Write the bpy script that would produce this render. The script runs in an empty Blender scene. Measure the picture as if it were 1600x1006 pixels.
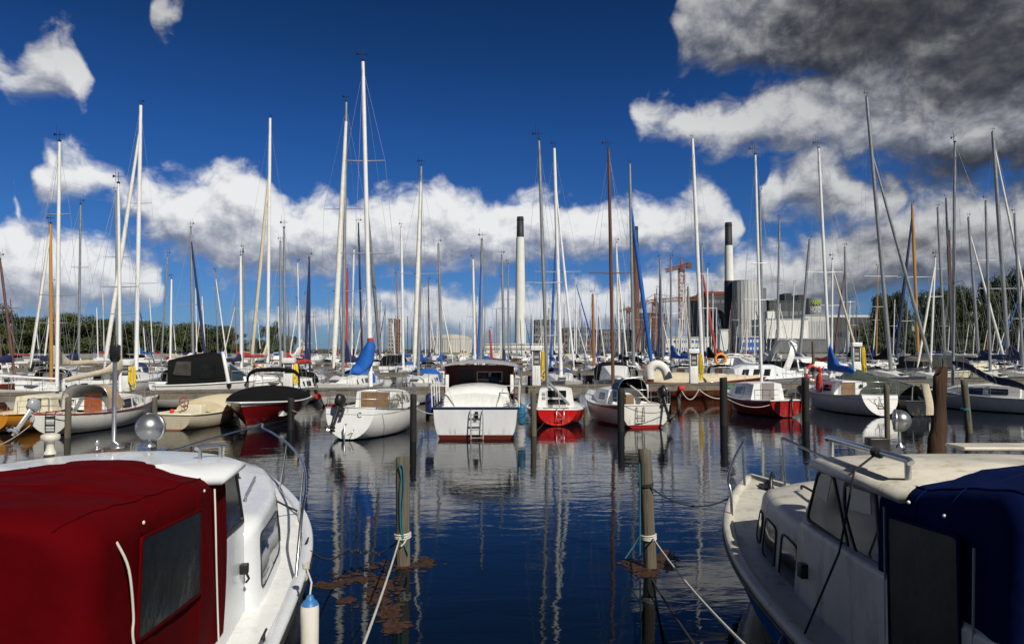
import bpy, math, random
from mathutils import Vector, Matrix
sc = bpy.context.scene
COL = sc.collection
R = math.radians
rnd = random.Random(7)

# ---------------------------------------------------------------- camera
F = 1067.0                      # focal length in photo pixels (1600 wide)
H = 3.15                        # eye height above the water
PITCH = math.atan(42 / F)
cam_d = bpy.data.cameras.new('camera')
cam = bpy.data.objects.new('camera', cam_d)
COL.objects.link(cam)
cam_d.sensor_width = 36.0
cam_d.lens = F / 1600 * 36
cam_d.clip_start = 0.05
cam_d.clip_end = 9000
cam.location = (0, 0, H)
cam.rotation_euler = (math.pi / 2 + PITCH, 0, 0)
sc.camera = cam

def at(px, py, Y):
    """world point seen at photo pixel (px, py) at distance Y along the ground"""
    u = (px - 800) / F
    v = (503 - py) / F
    dy = math.cos(PITCH) - v * math.sin(PITCH)
    dz = math.sin(PITCH) + v * math.cos(PITCH)
    return Vector((u / dy * Y, Y, H + dz / dy * Y))

def wat(px, py):
    """water point seen at the pixel"""
    v = (503 - py) / F
    dy = math.cos(PITCH) - v * math.sin(PITCH)
    dz = math.sin(PITCH) + v * math.cos(PITCH)
    return at(px, py, -H * dy / dz)

def ang(px, py):
    p = at(px, py, 1.0) - Vector((0, 0, H))
    return math.atan2(p.x, p.y), math.atan2(p.z, math.hypot(p.x, p.y))

# ---------------------------------------------------------------- render settings
sc.render.engine = 'CYCLES'
sc.view_settings.view_transform = 'Standard'
sc.view_settings.look = 'None'
sc.view_settings.gamma = 1
sc.view_settings.exposure = 0.0
sc.cycles.use_denoising = True
sc.cycles.max_bounces = 6
sc.cycles.diffuse_bounces = 2
sc.cycles.glossy_bounces = 4
sc.cycles.transparent_max_bounces = 12
sc.cycles.sample_clamp_indirect = 6

# ---------------------------------------------------------------- sun
SUN_AZ, SUN_EL = R(148), R(41)        # azimuth clockwise from the view direction
sd = Vector((math.sin(SUN_AZ) * math.cos(SUN_EL), math.cos(SUN_AZ) * math.cos(SUN_EL), math.sin(SUN_EL)))
sun_d = bpy.data.lights.new('sun', 'SUN')
sun_d.energy = 4.4
sun_d.angle = R(0.53)
sun_d.color = (1.0, 0.955, 0.87)
sun = bpy.data.objects.new('sun', sun_d)
COL.objects.link(sun)
sun.rotation_euler = sd.to_track_quat('Z', 'Y').to_euler()
sun.location = sd * 50

# ---------------------------------------------------------------- node helper
class NT:
    def __init__(s, nt):
        s.t = nt
    def n(s, typ, inp=None, **kw):
        nd = s.t.nodes.new(typ)
        for k, v in kw.items():
            setattr(nd, k, v)
        for k, v in (inp or {}).items():
            sock = nd.inputs[k]
            if hasattr(v, 'is_output'):
                s.t.links.new(v, sock)
            else:
                sock.default_value = v
        return nd
    def m(s, op, a, b=0.0, c=None, clamp=False):
        d = {0: a, 1: b}
        if c is not None: d[2] = c
        return s.n('ShaderNodeMath', d, operation=op, use_clamp=clamp).outputs[0]
    def vm(s, op, a, b=(0, 0, 0)):
        nd = s.n('ShaderNodeVectorMath', {0: a, 1: b}, operation=op)
        return nd.outputs['Value'] if op in ('LENGTH', 'DOT_PRODUCT', 'DISTANCE') else nd.outputs[0]
    def ramp(s, fac, stops, interp='LINEAR'):
        nd = s.n('ShaderNodeValToRGB', {0: fac})
        cr = nd.color_ramp
        cr.interpolation = interp
        while len(cr.elements) < len(stops): cr.elements.new(0.5)
        for e, (p, c) in zip(cr.elements, stops):
            e.position = p
            e.color = (c, c, c, 1) if isinstance(c, (int, float)) else (*c[:3], 1)
        return nd.outputs[0]
    def mix(s, fac, a, b, blend='MIX'):
        nd = s.n('ShaderNodeMix', data_type='RGBA', blend_type=blend, clamp_factor=True)
        for i, v in ((0, fac), (6, a), (7, b)):
            if hasattr(v, 'is_output'): s.t.links.new(v, nd.inputs[i])
            elif i == 0: nd.inputs[i].default_value = v
            else: nd.inputs[i].default_value = (*v[:3], 1)
        return nd.outputs[2]
    def sstep(s, x, a, b):
        nd = s.n('ShaderNodeMapRange', {0: x, 1: a, 2: b, 3: 0.0, 4: 1.0}, interpolation_type='SMOOTHSTEP', clamp=True)
        return nd.outputs[0]

# ---------------------------------------------------------------- world: Nishita sky with fair-weather cumulus
# cloud banks: outlines as (photo x, top y, bottom y), one row of cloud per layer
BANKS = [
 [(-700,400,500),(0,366,490),(60,362,490),(120,370,488),(170,386,486),(215,402,480),(250,428,468),(275,458,456),(300,494,488),(420,492,503),(520,484,505),(560,474,520),(650,464,530),(700,458,530),(760,472,530),(820,454,530),(900,442,530),(960,457,530),(1000,430,530),(1050,416,530),(1100,440,530),(1140,412,530),(1200,388,520),(1240,398,510),(1280,368,490),(1330,352,470),(1380,332,460),(1430,304,450),(1500,292,450),(1620,300,450),(2300,290,450)],
 [(-700,330,310),(30,304,300),(60,270,304),(100,250,308),(130,240,306),(165,258,304),(198,300,335),(222,282,352),(260,285,380),(300,280,400),(340,266,422),(390,266,428),(420,284,430),(455,308,432),(500,312,424),(540,334,420),(575,328,420),(595,308,418),(645,303,420),(685,296,420),(735,308,412),(775,318,415),(815,314,402),(855,312,392),(900,328,394),(965,322,392),(1015,322,392),(1050,326,378),(1085,298,382),(1118,296,372),(1150,340,366),(1175,372,350)],
 [(-700,60,20),(1035,70,40),(1060,10,88),(1100,-80,98),(1150,-110,108),(1250,-110,125),(1350,-110,165),(1450,-110,225),(1620,-110,250),(2300,-110,250)],
 [(-700,185,140),(968,196,170),(1000,170,192),(1036,176,196),(1060,180,214),(1100,158,228),(1150,158,232),(1190,134,236),(1250,112,240),(1330,90,250),(1400,90,260),(1480,90,268),(1620,90,262),(2300,90,262)],
 [(-700,350,300),(0,335,315),(24,318,336),(50,335,315),(1150,320,250),(1178,300,284),(1196,258,316),(1226,256,330),(1244,224,334),(1290,226,340),(1310,252,344),(1342,290,350),(1400,294,346),(1440,330,300),(2300,330,300)],
 [(-700,90,130),(0,100,136),(30,104,138),(62,66,138),(100,56,140),(132,92,142),(160,128,110),(226,24,-6),(246,4,26),(270,8,34),(290,22,32),(330,60,20),(340,60,20),(2300,60,20)],
]
DARKS = [(1390,40,260,105,82,1),(1570,95,200,110,95,1),(1500,262,230,36,40,.75),(1650,260,150,90,60,.8),(1300,452,220,30,60,.45),(1420,378,130,22,46,.35)]

def world():
    w = bpy.data.worlds.new('World')
    sc.world = w
    w.use_nodes = True
    g = NT(w.node_tree)
    g.t.nodes.clear()
    tc = g.n('ShaderNodeTexCoord').outputs['Generated']
    d = g.vm('NORMALIZE', tc)
    x, y, z = g.n('ShaderNodeSeparateXYZ', {0: d}).outputs
    az = g.m('ARCTAN2', x, y)
    el = g.m('ARCSINE', z)
    ae = g.n('ShaderNodeCombineXYZ', {0: az, 1: el, 2: 0.0}).outputs[0]
    grp = bpy.data.node_groups.new('cloud_mass', 'ShaderNodeTree')
    grp.interface.new_socket('AE', in_out='INPUT', socket_type='NodeSocketVector')
    grp.interface.new_socket('Fac', in_out='OUTPUT', socket_type='NodeSocketFloat')
    k = NT(grp)
    gi = k.n('NodeGroupInput').outputs[0]
    wn = k.n('ShaderNodeTexNoise', {'Vector': gi, 'Scale': 13.0, 'Detail': 2.0, 'Roughness': .55}, noise_dimensions='2D')
    q = k.vm('ADD', gi, k.vm('MULTIPLY', k.vm('SUBTRACT', wn.outputs['Color'], (.5, .5, .5)), (.045, .026, 0)))
    qx, qy, _ = k.n('ShaderNodeSeparateXYZ', {0: q}).outputs
    A0, A1 = -1.0, 1.0
    fx = k.n('ShaderNodeMapRange', {0: qx, 1: A0, 2: A1, 3: 0.0, 4: 1.0}).outputs[0]
    acc = None
    for bank in BANKS:
        st = []
        for (px, yt, yb) in bank:
            a, et = ang(px, yt); eb = ang(px, yb)[1]
            if et < eb:
                m_ = (et + eb) / 2; et, eb = m_ - .07, m_ + .07
            # red holds the middle, green the half thickness (both shifted into 0..1)
            st.append(((a - A0) / (A1 - A0), ((et + eb) / 2 + .2, (et - eb) / 2 + .2, 0)))
        nd = k.n('ShaderNodeSeparateColor', {0: k.ramp(fx, st, 'CARDINAL')}).outputs
        dist = k.m('ABSOLUTE', k.m('SUBTRACT', k.m('SUBTRACT', qy, nd[0]), -.2))
        v = k.m('SUBTRACT', k.m('SUBTRACT', nd[1], .2), dist)
        acc = v if acc is None else k.m('MAXIMUM', acc, v)
    acc = k.m('MINIMUM', k.m('MULTIPLY_ADD', acc, 20.0, .24), .95)
    sc1 = k.vm('MULTIPLY', q, (1, 1.3, 1))
    vo = k.n('ShaderNodeTexVoronoi', {'Vector': sc1, 'Scale': 13.0, 'Detail': 3.0, 'Roughness': .55, 'Lacunarity': 2.4}, feature='F1', voronoi_dimensions='2D', normalize=True)
    bil = k.m('SUBTRACT', .42, vo.outputs['Distance'])
    no = k.n('ShaderNodeTexNoise', {'Vector': sc1, 'Scale': 24.0, 'Detail': 7.0, 'Roughness': .56}, noise_dimensions='2D')
    fr = k.m('SUBTRACT', no.outputs['Fac'], .5)
    f = k.m('MULTIPLY_ADD', bil, 1.15, acc)
    f = k.m('MULTIPLY_ADD', fr, 1.05, f)
    k.n('NodeGroupOutput', {0: f})
    def mass(vec):
        nd = g.n('ShaderNodeGroup'); nd.node_tree = grp
        g.t.links.new(vec, nd.inputs[0])
        return nd.outputs[0]
    m0 = mass(ae)
    m1 = mass(g.vm('ADD', ae, (.005, .013, 0)))
    m2 = mass(g.vm('ADD', ae, (.010, .042, 0)))
    alpha = g.sstep(m0, .0, .74)
    g1 = g.m('MAXIMUM', g.m('SUBTRACT', m0, m1), -.55)
    g2 = g.m('MAXIMUM', g.m('SUBTRACT', m0, m2), -.62)
    tex = g.n('ShaderNodeTexNoise', {'Vector': ae, 'Scale': 38.0, 'Detail': 6.0, 'Roughness': .6}, noise_dimensions='2D').outputs['Fac']
    lit = g.m('MULTIPLY_ADD', g1, .42, .60)
    lit = g.m('MULTIPLY_ADD', g2, .36, lit)
    lit = g.m('MULTIPLY_ADD', g.m('SUBTRACT', tex, .5), .55, lit)
    dacc = None
    for (px, py, rx, rt, rb, wt) in DARKS:
        a, e = ang(px, py)
        dv = g.vm('SUBTRACT', ae, (a, e, 0))
        v1 = g.vm('DIVIDE', dv, (rx / F * .8, rt / F * .85, 1)); v2 = g.vm('DIVIDE', dv, (rx / F * .8, -rb / F * .85, 1))
        val = g.m('MULTIPLY_ADD', g.vm('LENGTH', g.vm('MAXIMUM', v1, v2)), -wt, wt)
        dacc = val if dacc is None else g.m('MAXIMUM', dacc, val)
    dk = g.sstep(g.m('ADD', dacc, g.m('MULTIPLY', g1, -.45)), -.30, .70)
    ccol = g.ramp(lit, [(0, (.15, .17, .225)), (.3, (.25, .275, .345)), (.55, (.44, .46, .52)), (.8, (.70, .71, .735)), (1, (.86, .86, .86))])
    # the big cloud in the upper right is thick enough to be grey underneath
    shade = g.m('MULTIPLY', g.m('MULTIPLY_ADD', dk, -.74, 1.0), g.n('ShaderNodeMapRange', {0: az, 1: .15, 2: .5, 3: 1.0, 4: .68}).outputs[0])
    shade = g.m('MULTIPLY', shade, g.m('MULTIPLY_ADD', g.sstep(el, .22, .46), -.40, 1.0))
    ccol = g.n('ShaderNodeVectorMath', {0: ccol, 3: shade}, operation='SCALE').outputs[0]
    ccol = g.mix(g.m('MULTIPLY', g.m('SUBTRACT', 1.0, g.sstep(el, .01, .12)), .55), ccol, (.27, .34, .46))
    sky = g.n('ShaderNodeTexSky', sky_type='NISHITA', sun_disc=False, sun_elevation=SUN_EL, sun_rotation=SUN_AZ,
              altitude=0.0, air_density=1.0, dust_density=.25, ozone_density=3.0)
    # a polarising filter on the lens deepens the blue of the sky
    s0 = g.n('ShaderNodeVectorMath', {0: sky.outputs[0], 3: SKY_STRENGTH}, operation='SCALE').outputs[0]
    grad = g.ramp(g.m('MULTIPLY', el, 1.6, clamp=True), [(0, (.23, .42, .80)), (.12, (.20, .40, .78)), (.28, (.15, .365, .72)), (.48, (.105, .312, .67)), (.68, (.072, .225, .47)), (.9, (.048, .15, .32))])
    s1 = g.mix(1.0, s0, grad, 'MULTIPLY')
    fade = g.sstep(el, -.005, .05)
    alpha = g.m('MULTIPLY', alpha, g.m('MULTIPLY_ADD', fade, .42, .54))
    out = g.mix(alpha, s1, ccol)
    # flat grey added to the unseen sky overhead and behind, for neutral shade
    up = g.m('MAXIMUM', g.sstep(el, .62, .85), g.m('MULTIPLY', g.sstep(y, .1, -.25), g.sstep(el, .0, .1)))
    out = g.mix(g.m('MULTIPLY', up, .55), out, (.045, .048, .054))
    bg = g.n('ShaderNodeBackground', {'Color': out, 'Strength': 1.0})
    g.n('ShaderNodeOutputWorld', {0: bg.outputs[0]})
    w.cycles.sampling_method = 'MANUAL'
    w.cycles.sample_map_resolution = 512
SKY_STRENGTH = .085
world()

# ---------------------------------------------------------------- mesh builder
class MB:
    def __init__(s):
        s.v, s.f, s.mi, s.sm = [], [], [], []
    def add(s, vs, fs, m=0, sm=False):
        b = len(s.v)
        s.v += [tuple(p) for p in vs]
        for f in fs:
            s.f.append([i + b for i in f]); s.mi.append(m); s.sm.append(sm)
        return s
    def box(s, x0, x1, y0, y1, z0, z1, m=0, M=None):
        vs = [Vector((x, y, z)) for z in (z0, z1) for y in (y0, y1) for x in (x0, x1)]
        if M is not None: vs = [M @ p for p in vs]
        return s.add(vs, [(0, 2, 3, 1), (4, 5, 7, 6), (0, 1, 5, 4), (1, 3, 7, 5), (3, 2, 6, 7), (2, 0, 4, 6)], m)
    def rbox(s, x0, x1, y0, y1, z0, z1, r=.02, m=0, M=None, k=3):
        """box with rounded edges"""
        rings = []
        for i in range(k + 1):
            a = i / k * math.pi / 2
            rings.append((r - r * math.sin(a), z0 + r - r * math.cos(a)))
        rr = rings + [(o, z0 + z1 - z) for o, z in reversed(rings)]
        rr = [(r, z0)] + rr[1:-1] + [(r, z1)]
        L = []
        for o, z in rr:
            pts = []
            q = r
            for (cx, cy, a0) in ((x1 - q, y1 - q, 0), (x0 + q, y1 - q, 90), (x0 + q, y0 + q, 180), (x1 - q, y0 + q, 270)):
                for j in range(k + 1):
                    a = R(a0 + 90 * j / k)
                    pts.append(Vector((cx + (q - o) * math.cos(a), cy + (q - o) * math.sin(a), z)))
            L.append(pts)
        if M is not None: L = [[M @ p for p in g] for g in L]
        return s.loft(L, m, sm=True)
    def loft(s, rings, m=0, sm=True, closed=True, caps=True, mcap=None):
        n = len(rings[0])
        vs = [p for g in rings for p in g]
        fs = []
        for i in range(len(rings) - 1):
            for j in range(n if closed else n - 1):
                a, b = i * n + j, i * n + (j + 1) % n
                fs.append((a, b, b + n, a + n))
        s.add(vs, fs, m, sm)
        if caps:
            mc = m if mcap is None else mcap
            s.add(rings[0], [list(range(n))[::-1]], mc)
            s.add(rings[-1], [list(range(n))], mc)
        return s
    def tube(s, pts, r=.02, n=6, m=0, caps=True):
        pts = [Vector(p) for p in pts]
        rs = r if isinstance(r, (list, tuple)) else [r] * len(pts)
        rings, u = [], None
        for i, p in enumerate(pts):
            t = (pts[min(i + 1, len(pts) - 1)] - pts[max(i - 1, 0)])
            if t.length < 1e-9: t = Vector((0, 0, 1))
            t.normalize()
            if u is None:
                u = t.cross(Vector((0, 0, 1)))
                if u.length < .05: u = t.cross(Vector((1, 0, 0)))
            u = u - t * u.dot(t); u.normalize()
            w = t.cross(u)
            rings.append([p + (u * math.cos(2 * math.pi * j / n) + w * math.sin(2 * math.pi * j / n)) * rs[i] for j in range(n)])
        return s.loft(rings, m, True, True, caps)
    def lathe(s, prof, c=(0, 0, 0), n=16, m=0, M=None):
        c = Vector(c)
        rings = []
        for r, z in prof:
            g = [Vector((max(r, 1e-4) * math.cos(2 * math.pi * j / n), max(r, 1e-4) * math.sin(2 * math.pi * j / n), z)) for j in range(n)]
            rings.append([c + ((M @ p) if M is not None else p) for p in g])
        return s.loft(rings, m)
    def ball(s, c, r, m=0, n=14, sq=(1, 1, 1)):
        rings = []
        for i in range(n // 2 + 1):
            a = -math.pi / 2 + math.pi * i / (n // 2)
            rr = max(math.cos(a), 1e-3) * r
            rings.append([Vector((c[0] + rr * math.cos(2 * math.pi * j / n) * sq[0], c[1] + rr * math.sin(2 * math.pi * j / n) * sq[1], c[2] + r * math.sin(a) * sq[2])) for j in range(n)])
        return s.loft(rings, m)
    def prism(s, pts, d, m=0):
        pts = [Vector(p) for p in pts]; d = Vector(d); n = len(pts)
        return s.add(pts + [p + d for p in pts], [list(range(n))[::-1], list(range(n, 2 * n))] + [(i, (i + 1) % n, (i + 1) % n + n, i + n) for i in range(n)], m)
    def build(s, name, mats, parent=None, loc=None):
        me = bpy.data.meshes.new(name)
        me.from_pydata(s.v, [], s.f)
        mats = mats if isinstance(mats, (list, tuple)) else [mats]
        for m_ in mats: me.materials.append(m_)
        me.polygons.foreach_set('material_index', s.mi)
        me.polygons.foreach_set('use_smooth', s.sm)
        me.update()
        o = bpy.data.objects.new(name, me)
        COL.objects.link(o)
        if parent is not None: o.parent = parent
        if loc is not None: o.location = loc
        return o

def tag(o, label=None, cat=None, group=None, kind=None):
    for k_, v_ in (('label', label), ('category', cat), ('group', group), ('kind', kind)):
        if v_: o[k_] = v_
    return o
def empty(name, loc, rz=0, label=None, cat=None, group=None):
    o = bpy.data.objects.new(name, None)
    o.empty_display_size = .2
    COL.objects.link(o)
    o.location = loc; o.rotation_euler = (0, 0, rz)
    return tag(o, label, cat, group)

# ---------------------------------------------------------------- materials
def mat(name, col, rough=.5, metal=0.0, var=.12, vscale=3.0, bump=0.0, bscale=40.0, coat=0.0, stain=None, stain_amt=.35, spec=.5, trans=0.0, sheen=0.0, stretch=(1, 1, 1)):
    m = bpy.data.materials.new(name)
    m.use_nodes = True
    g = NT(m.node_tree)
    b = g.t.nodes['Principled BSDF']
    b.inputs['Roughness'].default_value = rough
    b.inputs['Metallic'].default_value = metal
    b.inputs['Coat Weight'].default_value = coat
    b.inputs['Coat Roughness'].default_value = .08
    b.inputs['Specular IOR Level'].default_value = spec
    if trans: b.inputs['Transmission Weight'].default_value = trans
    if sheen: b.inputs['Sheen Weight'].default_value = sheen
    tc = g.n('ShaderNodeTexCoord').outputs['Object']
    p = g.vm('MULTIPLY', tc, stretch)
    no = g.n('ShaderNodeTexNoise', {'Vector': p, 'Scale': vscale, 'Detail': 6.0, 'Roughness': .62})
    f = g.n('ShaderNodeMapRange', {0: no.outputs['Fac'], 1: .3, 2: .7, 3: 1 - var, 4: 1 + var}).outputs[0]
    c = g.n('ShaderNodeVectorMath', {0: tuple(col[:3]), 3: f}, operation='SCALE').outputs[0]
    if stain:
        n2 = g.n('ShaderNodeTexNoise', {'Vector': g.vm('MULTIPLY', p, (1, 1, .35)), 'Scale': vscale * 2.3, 'Detail': 8.0, 'Roughness': .7})
        k_ = g.m('MULTIPLY', g.sstep(n2.outputs['Fac'], .48, .74), stain_amt)
        c = g.mix(k_, c, stain)
    g.t.links.new(c, b.inputs['Base Color'])
    rr = g.n('ShaderNodeMapRange', {0: no.outputs['Fac'], 1: .3, 2: .7, 3: max(rough - .06, .02), 4: rough + .08}).outputs[0]
    g.t.links.new(rr, b.inputs['Roughness'])
    if bump:
        n3 = g.n('ShaderNodeTexNoise', {'Vector': p, 'Scale': bscale, 'Detail': 4.0})
        bp = g.n('ShaderNodeBump', {'Strength': bump, 'Distance': .02, 'Height': n3.outputs['Fac']})
        g.t.links.new(bp.outputs[0], b.inputs['Normal'])
    return m

def hullmat(name, top, bottom, zb=.07, boot=None, zt=.13, rough=.22, stain=(.35, .27, .18), band=None):
    """painted hull: antifouling below the waterline, a boot stripe, topsides, optional (colour, z0, z1) band"""
    m = bpy.data.materials.new(name)
    m.use_nodes = True
    g = NT(m.node_tree)
    b = g.t.nodes['Principled BSDF']
    b.inputs['Roughness'].default_value = rough
    b.inputs['Coat Weight'].default_value = .25
    b.inputs['Coat Roughness'].default_value = .1
    tc = g.n('ShaderNodeTexCoord').outputs['Object']
    z = g.n('ShaderNodeSeparateXYZ', {0: tc}).outputs[2]
    no = g.n('ShaderNodeTexNoise', {'Vector': g.vm('MULTIPLY', tc, (1, 1, .4)), 'Scale': 2.6, 'Detail': 8.0, 'Roughness': .65})
    f = g.n('ShaderNodeMapRange', {0: no.outputs['Fac'], 1: .3, 2: .7, 3: .9, 4: 1.06}).outputs[0]
    c = g.n('ShaderNodeVectorMath', {0: tuple(top[:3]), 3: f}, operation='SCALE').outputs[0]
    if band:
        bc, z0, z1 = band
        k_ = g.m('MULTIPLY', g.m('GREATER_THAN', z, z0), g.m('LESS_THAN', z, z1))
        c = g.mix(k_, c, bc)
    # weathered scum line just above the water
    sn = g.n('ShaderNodeTexNoise', {'Vector': g.vm('MULTIPLY', tc, (1, 1, .18)), 'Scale': 7.0, 'Detail': 6.0, 'Roughness': .7})
    gr = g.m('MULTIPLY', g.sstep(z, .55, zb), g.sstep(sn.outputs['Fac'], .44, .72))
    c = g.mix(g.m('MULTIPLY', gr, .55), c, stain)
    if boot: c = g.mix(g.m('LESS_THAN', z, zt), c, boot)
    c = g.mix(g.m('LESS_THAN', g.m('MULTIPLY_ADD', sn.outputs['Fac'], .03, z), zb + .015), c, bottom)
    g.t.links.new(c, b.inputs['Base Color'])
    return m

WHITE = (.80, .79, .75)
M = {}
M['gel'] = mat('white_gelcoat', (.80, .80, .77), .28, var=.05, coat=.2, stain=(.42, .36, .27), stain_amt=.28)
M['gel_clean'] = mat('clean_gelcoat', (.70, .72, .74), .25, var=.03, coat=.25, stain=(.5, .46, .4), stain_amt=.12)
M['gel_old'] = mat('weathered_gelcoat', (.60, .56, .47), .42, var=.12, stain=(.22, .17, .1), stain_amt=.7, vscale=2.2)
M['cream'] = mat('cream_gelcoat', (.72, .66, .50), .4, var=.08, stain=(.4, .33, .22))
M['red_canvas'] = mat('red_canvas', (.088, .0008, .0024), .9, var=.25, vscale=1.4, bump=.6, bscale=4, spec=.04)
M['blue_canvas'] = mat('blue_canvas', (.003, .009, .055), .85, var=.3, vscale=1.6, bump=.6, bscale=4, spec=.05)
M['sail_blue'] = mat('blue_sailcloth', (.012, .105, .42), .72, var=.18, vscale=2.5, bump=.5, bscale=9, spec=.3)
M['sail_navy'] = mat('navy_sailcloth', (.014, .022, .085), .75, var=.2, bump=.5, bscale=9)
M['sail_black'] = mat('black_canvas', (.0075, .0075, .008), .85, var=.3, bump=.5, bscale=9, spec=.12)
M['sail_beige'] = mat('beige_sailcloth', (.60, .52, .38), .8, var=.12, bump=.5, bscale=9)
M['sail_white'] = mat('white_sailcloth', (.74, .72, .66), .75, var=.12, bump=.5, bscale=9)
M['sail_red'] = mat('red_sailcloth', (.42, .03, .03), .75, var=.12, bump=.4, bscale=9)
M['sail_green'] = mat('grey_green_tarpaulin', (.085, .10, .075), .7, var=.25, bump=.4, bscale=7)
M['alu'] = mat('grey_aluminium', (.52, .53, .54), .42, .55, var=.08)
M['mast_white'] = mat('white_mast_paint', (.78, .78, .76), .35, var=.06)
M['mast_grey'] = mat('grey_anodised_mast', (.30, .31, .32), .42, .4, var=.12)
M['mast_dark'] = mat('dark_mast_paint', (.075, .07, .07), .45, var=.2)
M['mast_wood'] = mat('varnished_spruce_mast', (.46, .23, .05), .35, var=.2, coat=.3, stretch=(1, 1, .1))
M['mast_brown'] = mat('brown_wooden_mast', (.13, .055, .035), .45, var=.3, stretch=(1, 1, .1))
M['mast_orange'] = mat('orange_wooden_mast', (.34, .13, .035), .45, var=.2, stretch=(1, 1, .1))
M['mast_navy'] = mat('navy_mast_paint', (.02, .03, .07), .4, var=.2)
M['wire'] = mat('steel_wire', (.32, .33, .35), .5, .3, var=.1)
M['wire_dark'] = mat('dark_wire', (.07, .07, .08), .6, 0, var=.1)
M['chrome'] = mat('polished_steel', (.50, .51, .53), .27, 1.0, var=.03)
M['satin'] = mat('satin_lamp_housing', (.36, .37, .38), .36, .85, var=.12)
M['steel'] = mat('brushed_steel', (.55, .56, .58), .3, .9, var=.06)
M['black'] = mat('black_plastic', (.012, .012, .014), .38, var=.2)
M['rubber'] = mat('black_rubber', (.018, .018, .018), .6, var=.2)
M['glass'] = mat('dark_window_glass', (.010, .012, .014), .04, var=.1, coat=.6, spec=.8)
M['glass_blue'] = mat('tinted_window_glass', (.03, .045, .055), .05, var=.2, coat=.6, spec=.8)
M['vinyl'] = mat('clear_vinyl', (.008, .011, .011), .24, var=.5, vscale=1.3, bump=.7, bscale=3.0, spec=.16)
M['vinyl_dirty'] = mat('dirty_clear_vinyl', (.035, .032, .028), .42, var=.5, vscale=1.6, bump=.7, bscale=2.4, stain=(.10, .095, .08), stain_amt=.6, spec=.3)
M['teak'] = mat('weathered_teak', (.27, .17, .09), .6, var=.22, stretch=(.3, 4, 4))
M['mahogany'] = mat('varnished_mahogany', (.30, .065, .018), .28, var=.25, coat=.4, stretch=(.3, 3, 3))
M['varnish'] = mat('orange_varnish', (.62, .25, .03), .25, var=.16, coat=.4, stretch=(.4, 3, 3))
M['maroon'] = mat('maroon_panel', (.10, .016, .018), .45, var=.2)
M['brownwood'] = mat('plain_wood', (.21, .125, .065), .6, var=.25)
M['pierwood'] = mat('grey_pier_timber', (.165, .14, .11), .85, var=.3, vscale=2.5, bump=.4, bscale=20, stain=(.06, .05, .04), stain_amt=.6)
M['pile'] = mat('weathered_pile_timber', (.125, .105, .075), .9, var=.35, vscale=5, bump=.9, bscale=14, stain=(.03, .028, .024), stain_amt=.9, stretch=(2.5, 2.5, .25))
M['pile_black'] = mat('tarred_pile_timber', (.010, .010, .010), .75, var=.3, bump=.5, bscale=14, stretch=(2.5, 2.5, .3))
M['pile_rust'] = mat('rotten_brown_timber', (.062, .030, .014), .9, var=.5, vscale=3, bump=1.0, bscale=9, stain=(.02, .014, .01), stain_amt=.8, stretch=(2.5, 2.5, .3))
M['rope_white'] = mat('white_rope', (.60, .57, .50), .9, var=.15, bump=.6, bscale=120)
M['rope_dark'] = mat('dark_rope', (.022, .024, .03), .9, var=.2)
M['rope_teal'] = mat('teal_rope', (.02, .13, .15), .9, var=.25)
M['rope_red'] = mat('red_rope', (.40, .03, .03), .9, var=.2)
M['yellow'] = mat('yellow_hose', (.78, .55, .03), .45, var=.1)
M['orange'] = mat('orange_plastic', (.85, .30, .02), .5, var=.1)
M['lifered'] = mat('red_plastic', (.66, .035, .02), .5, var=.1)
M['green_pl'] = mat('green_plastic', (.03, .22, .11), .5, var=.1)
M['fender_white'] = mat('white_fender_vinyl', (.78, .75, .67), .42, var=.06, stain=(.5, .44, .34), stain_amt=.35)
M['fender_blue'] = mat('blue_fender_vinyl', (.03, .17, .42), .45, var=.12)
M['fender_navy'] = mat('navy_fender_vinyl', (.012, .022, .12), .5, var=.12)
M['grey'] = mat('grey_paint', (.33, .33, .34), .5, var=.1)
M['darkgrey'] = mat('dark_grey_paint', (.07, .07, .075), .5, var=.15)
M['greyhull'] = mat('grey_outboard_paint', (.30, .33, .34), .3, var=.08, coat=.3)
M['silver'] = mat('silver_outboard_paint', (.50, .52, .53), .3, .3, var=.05)

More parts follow.
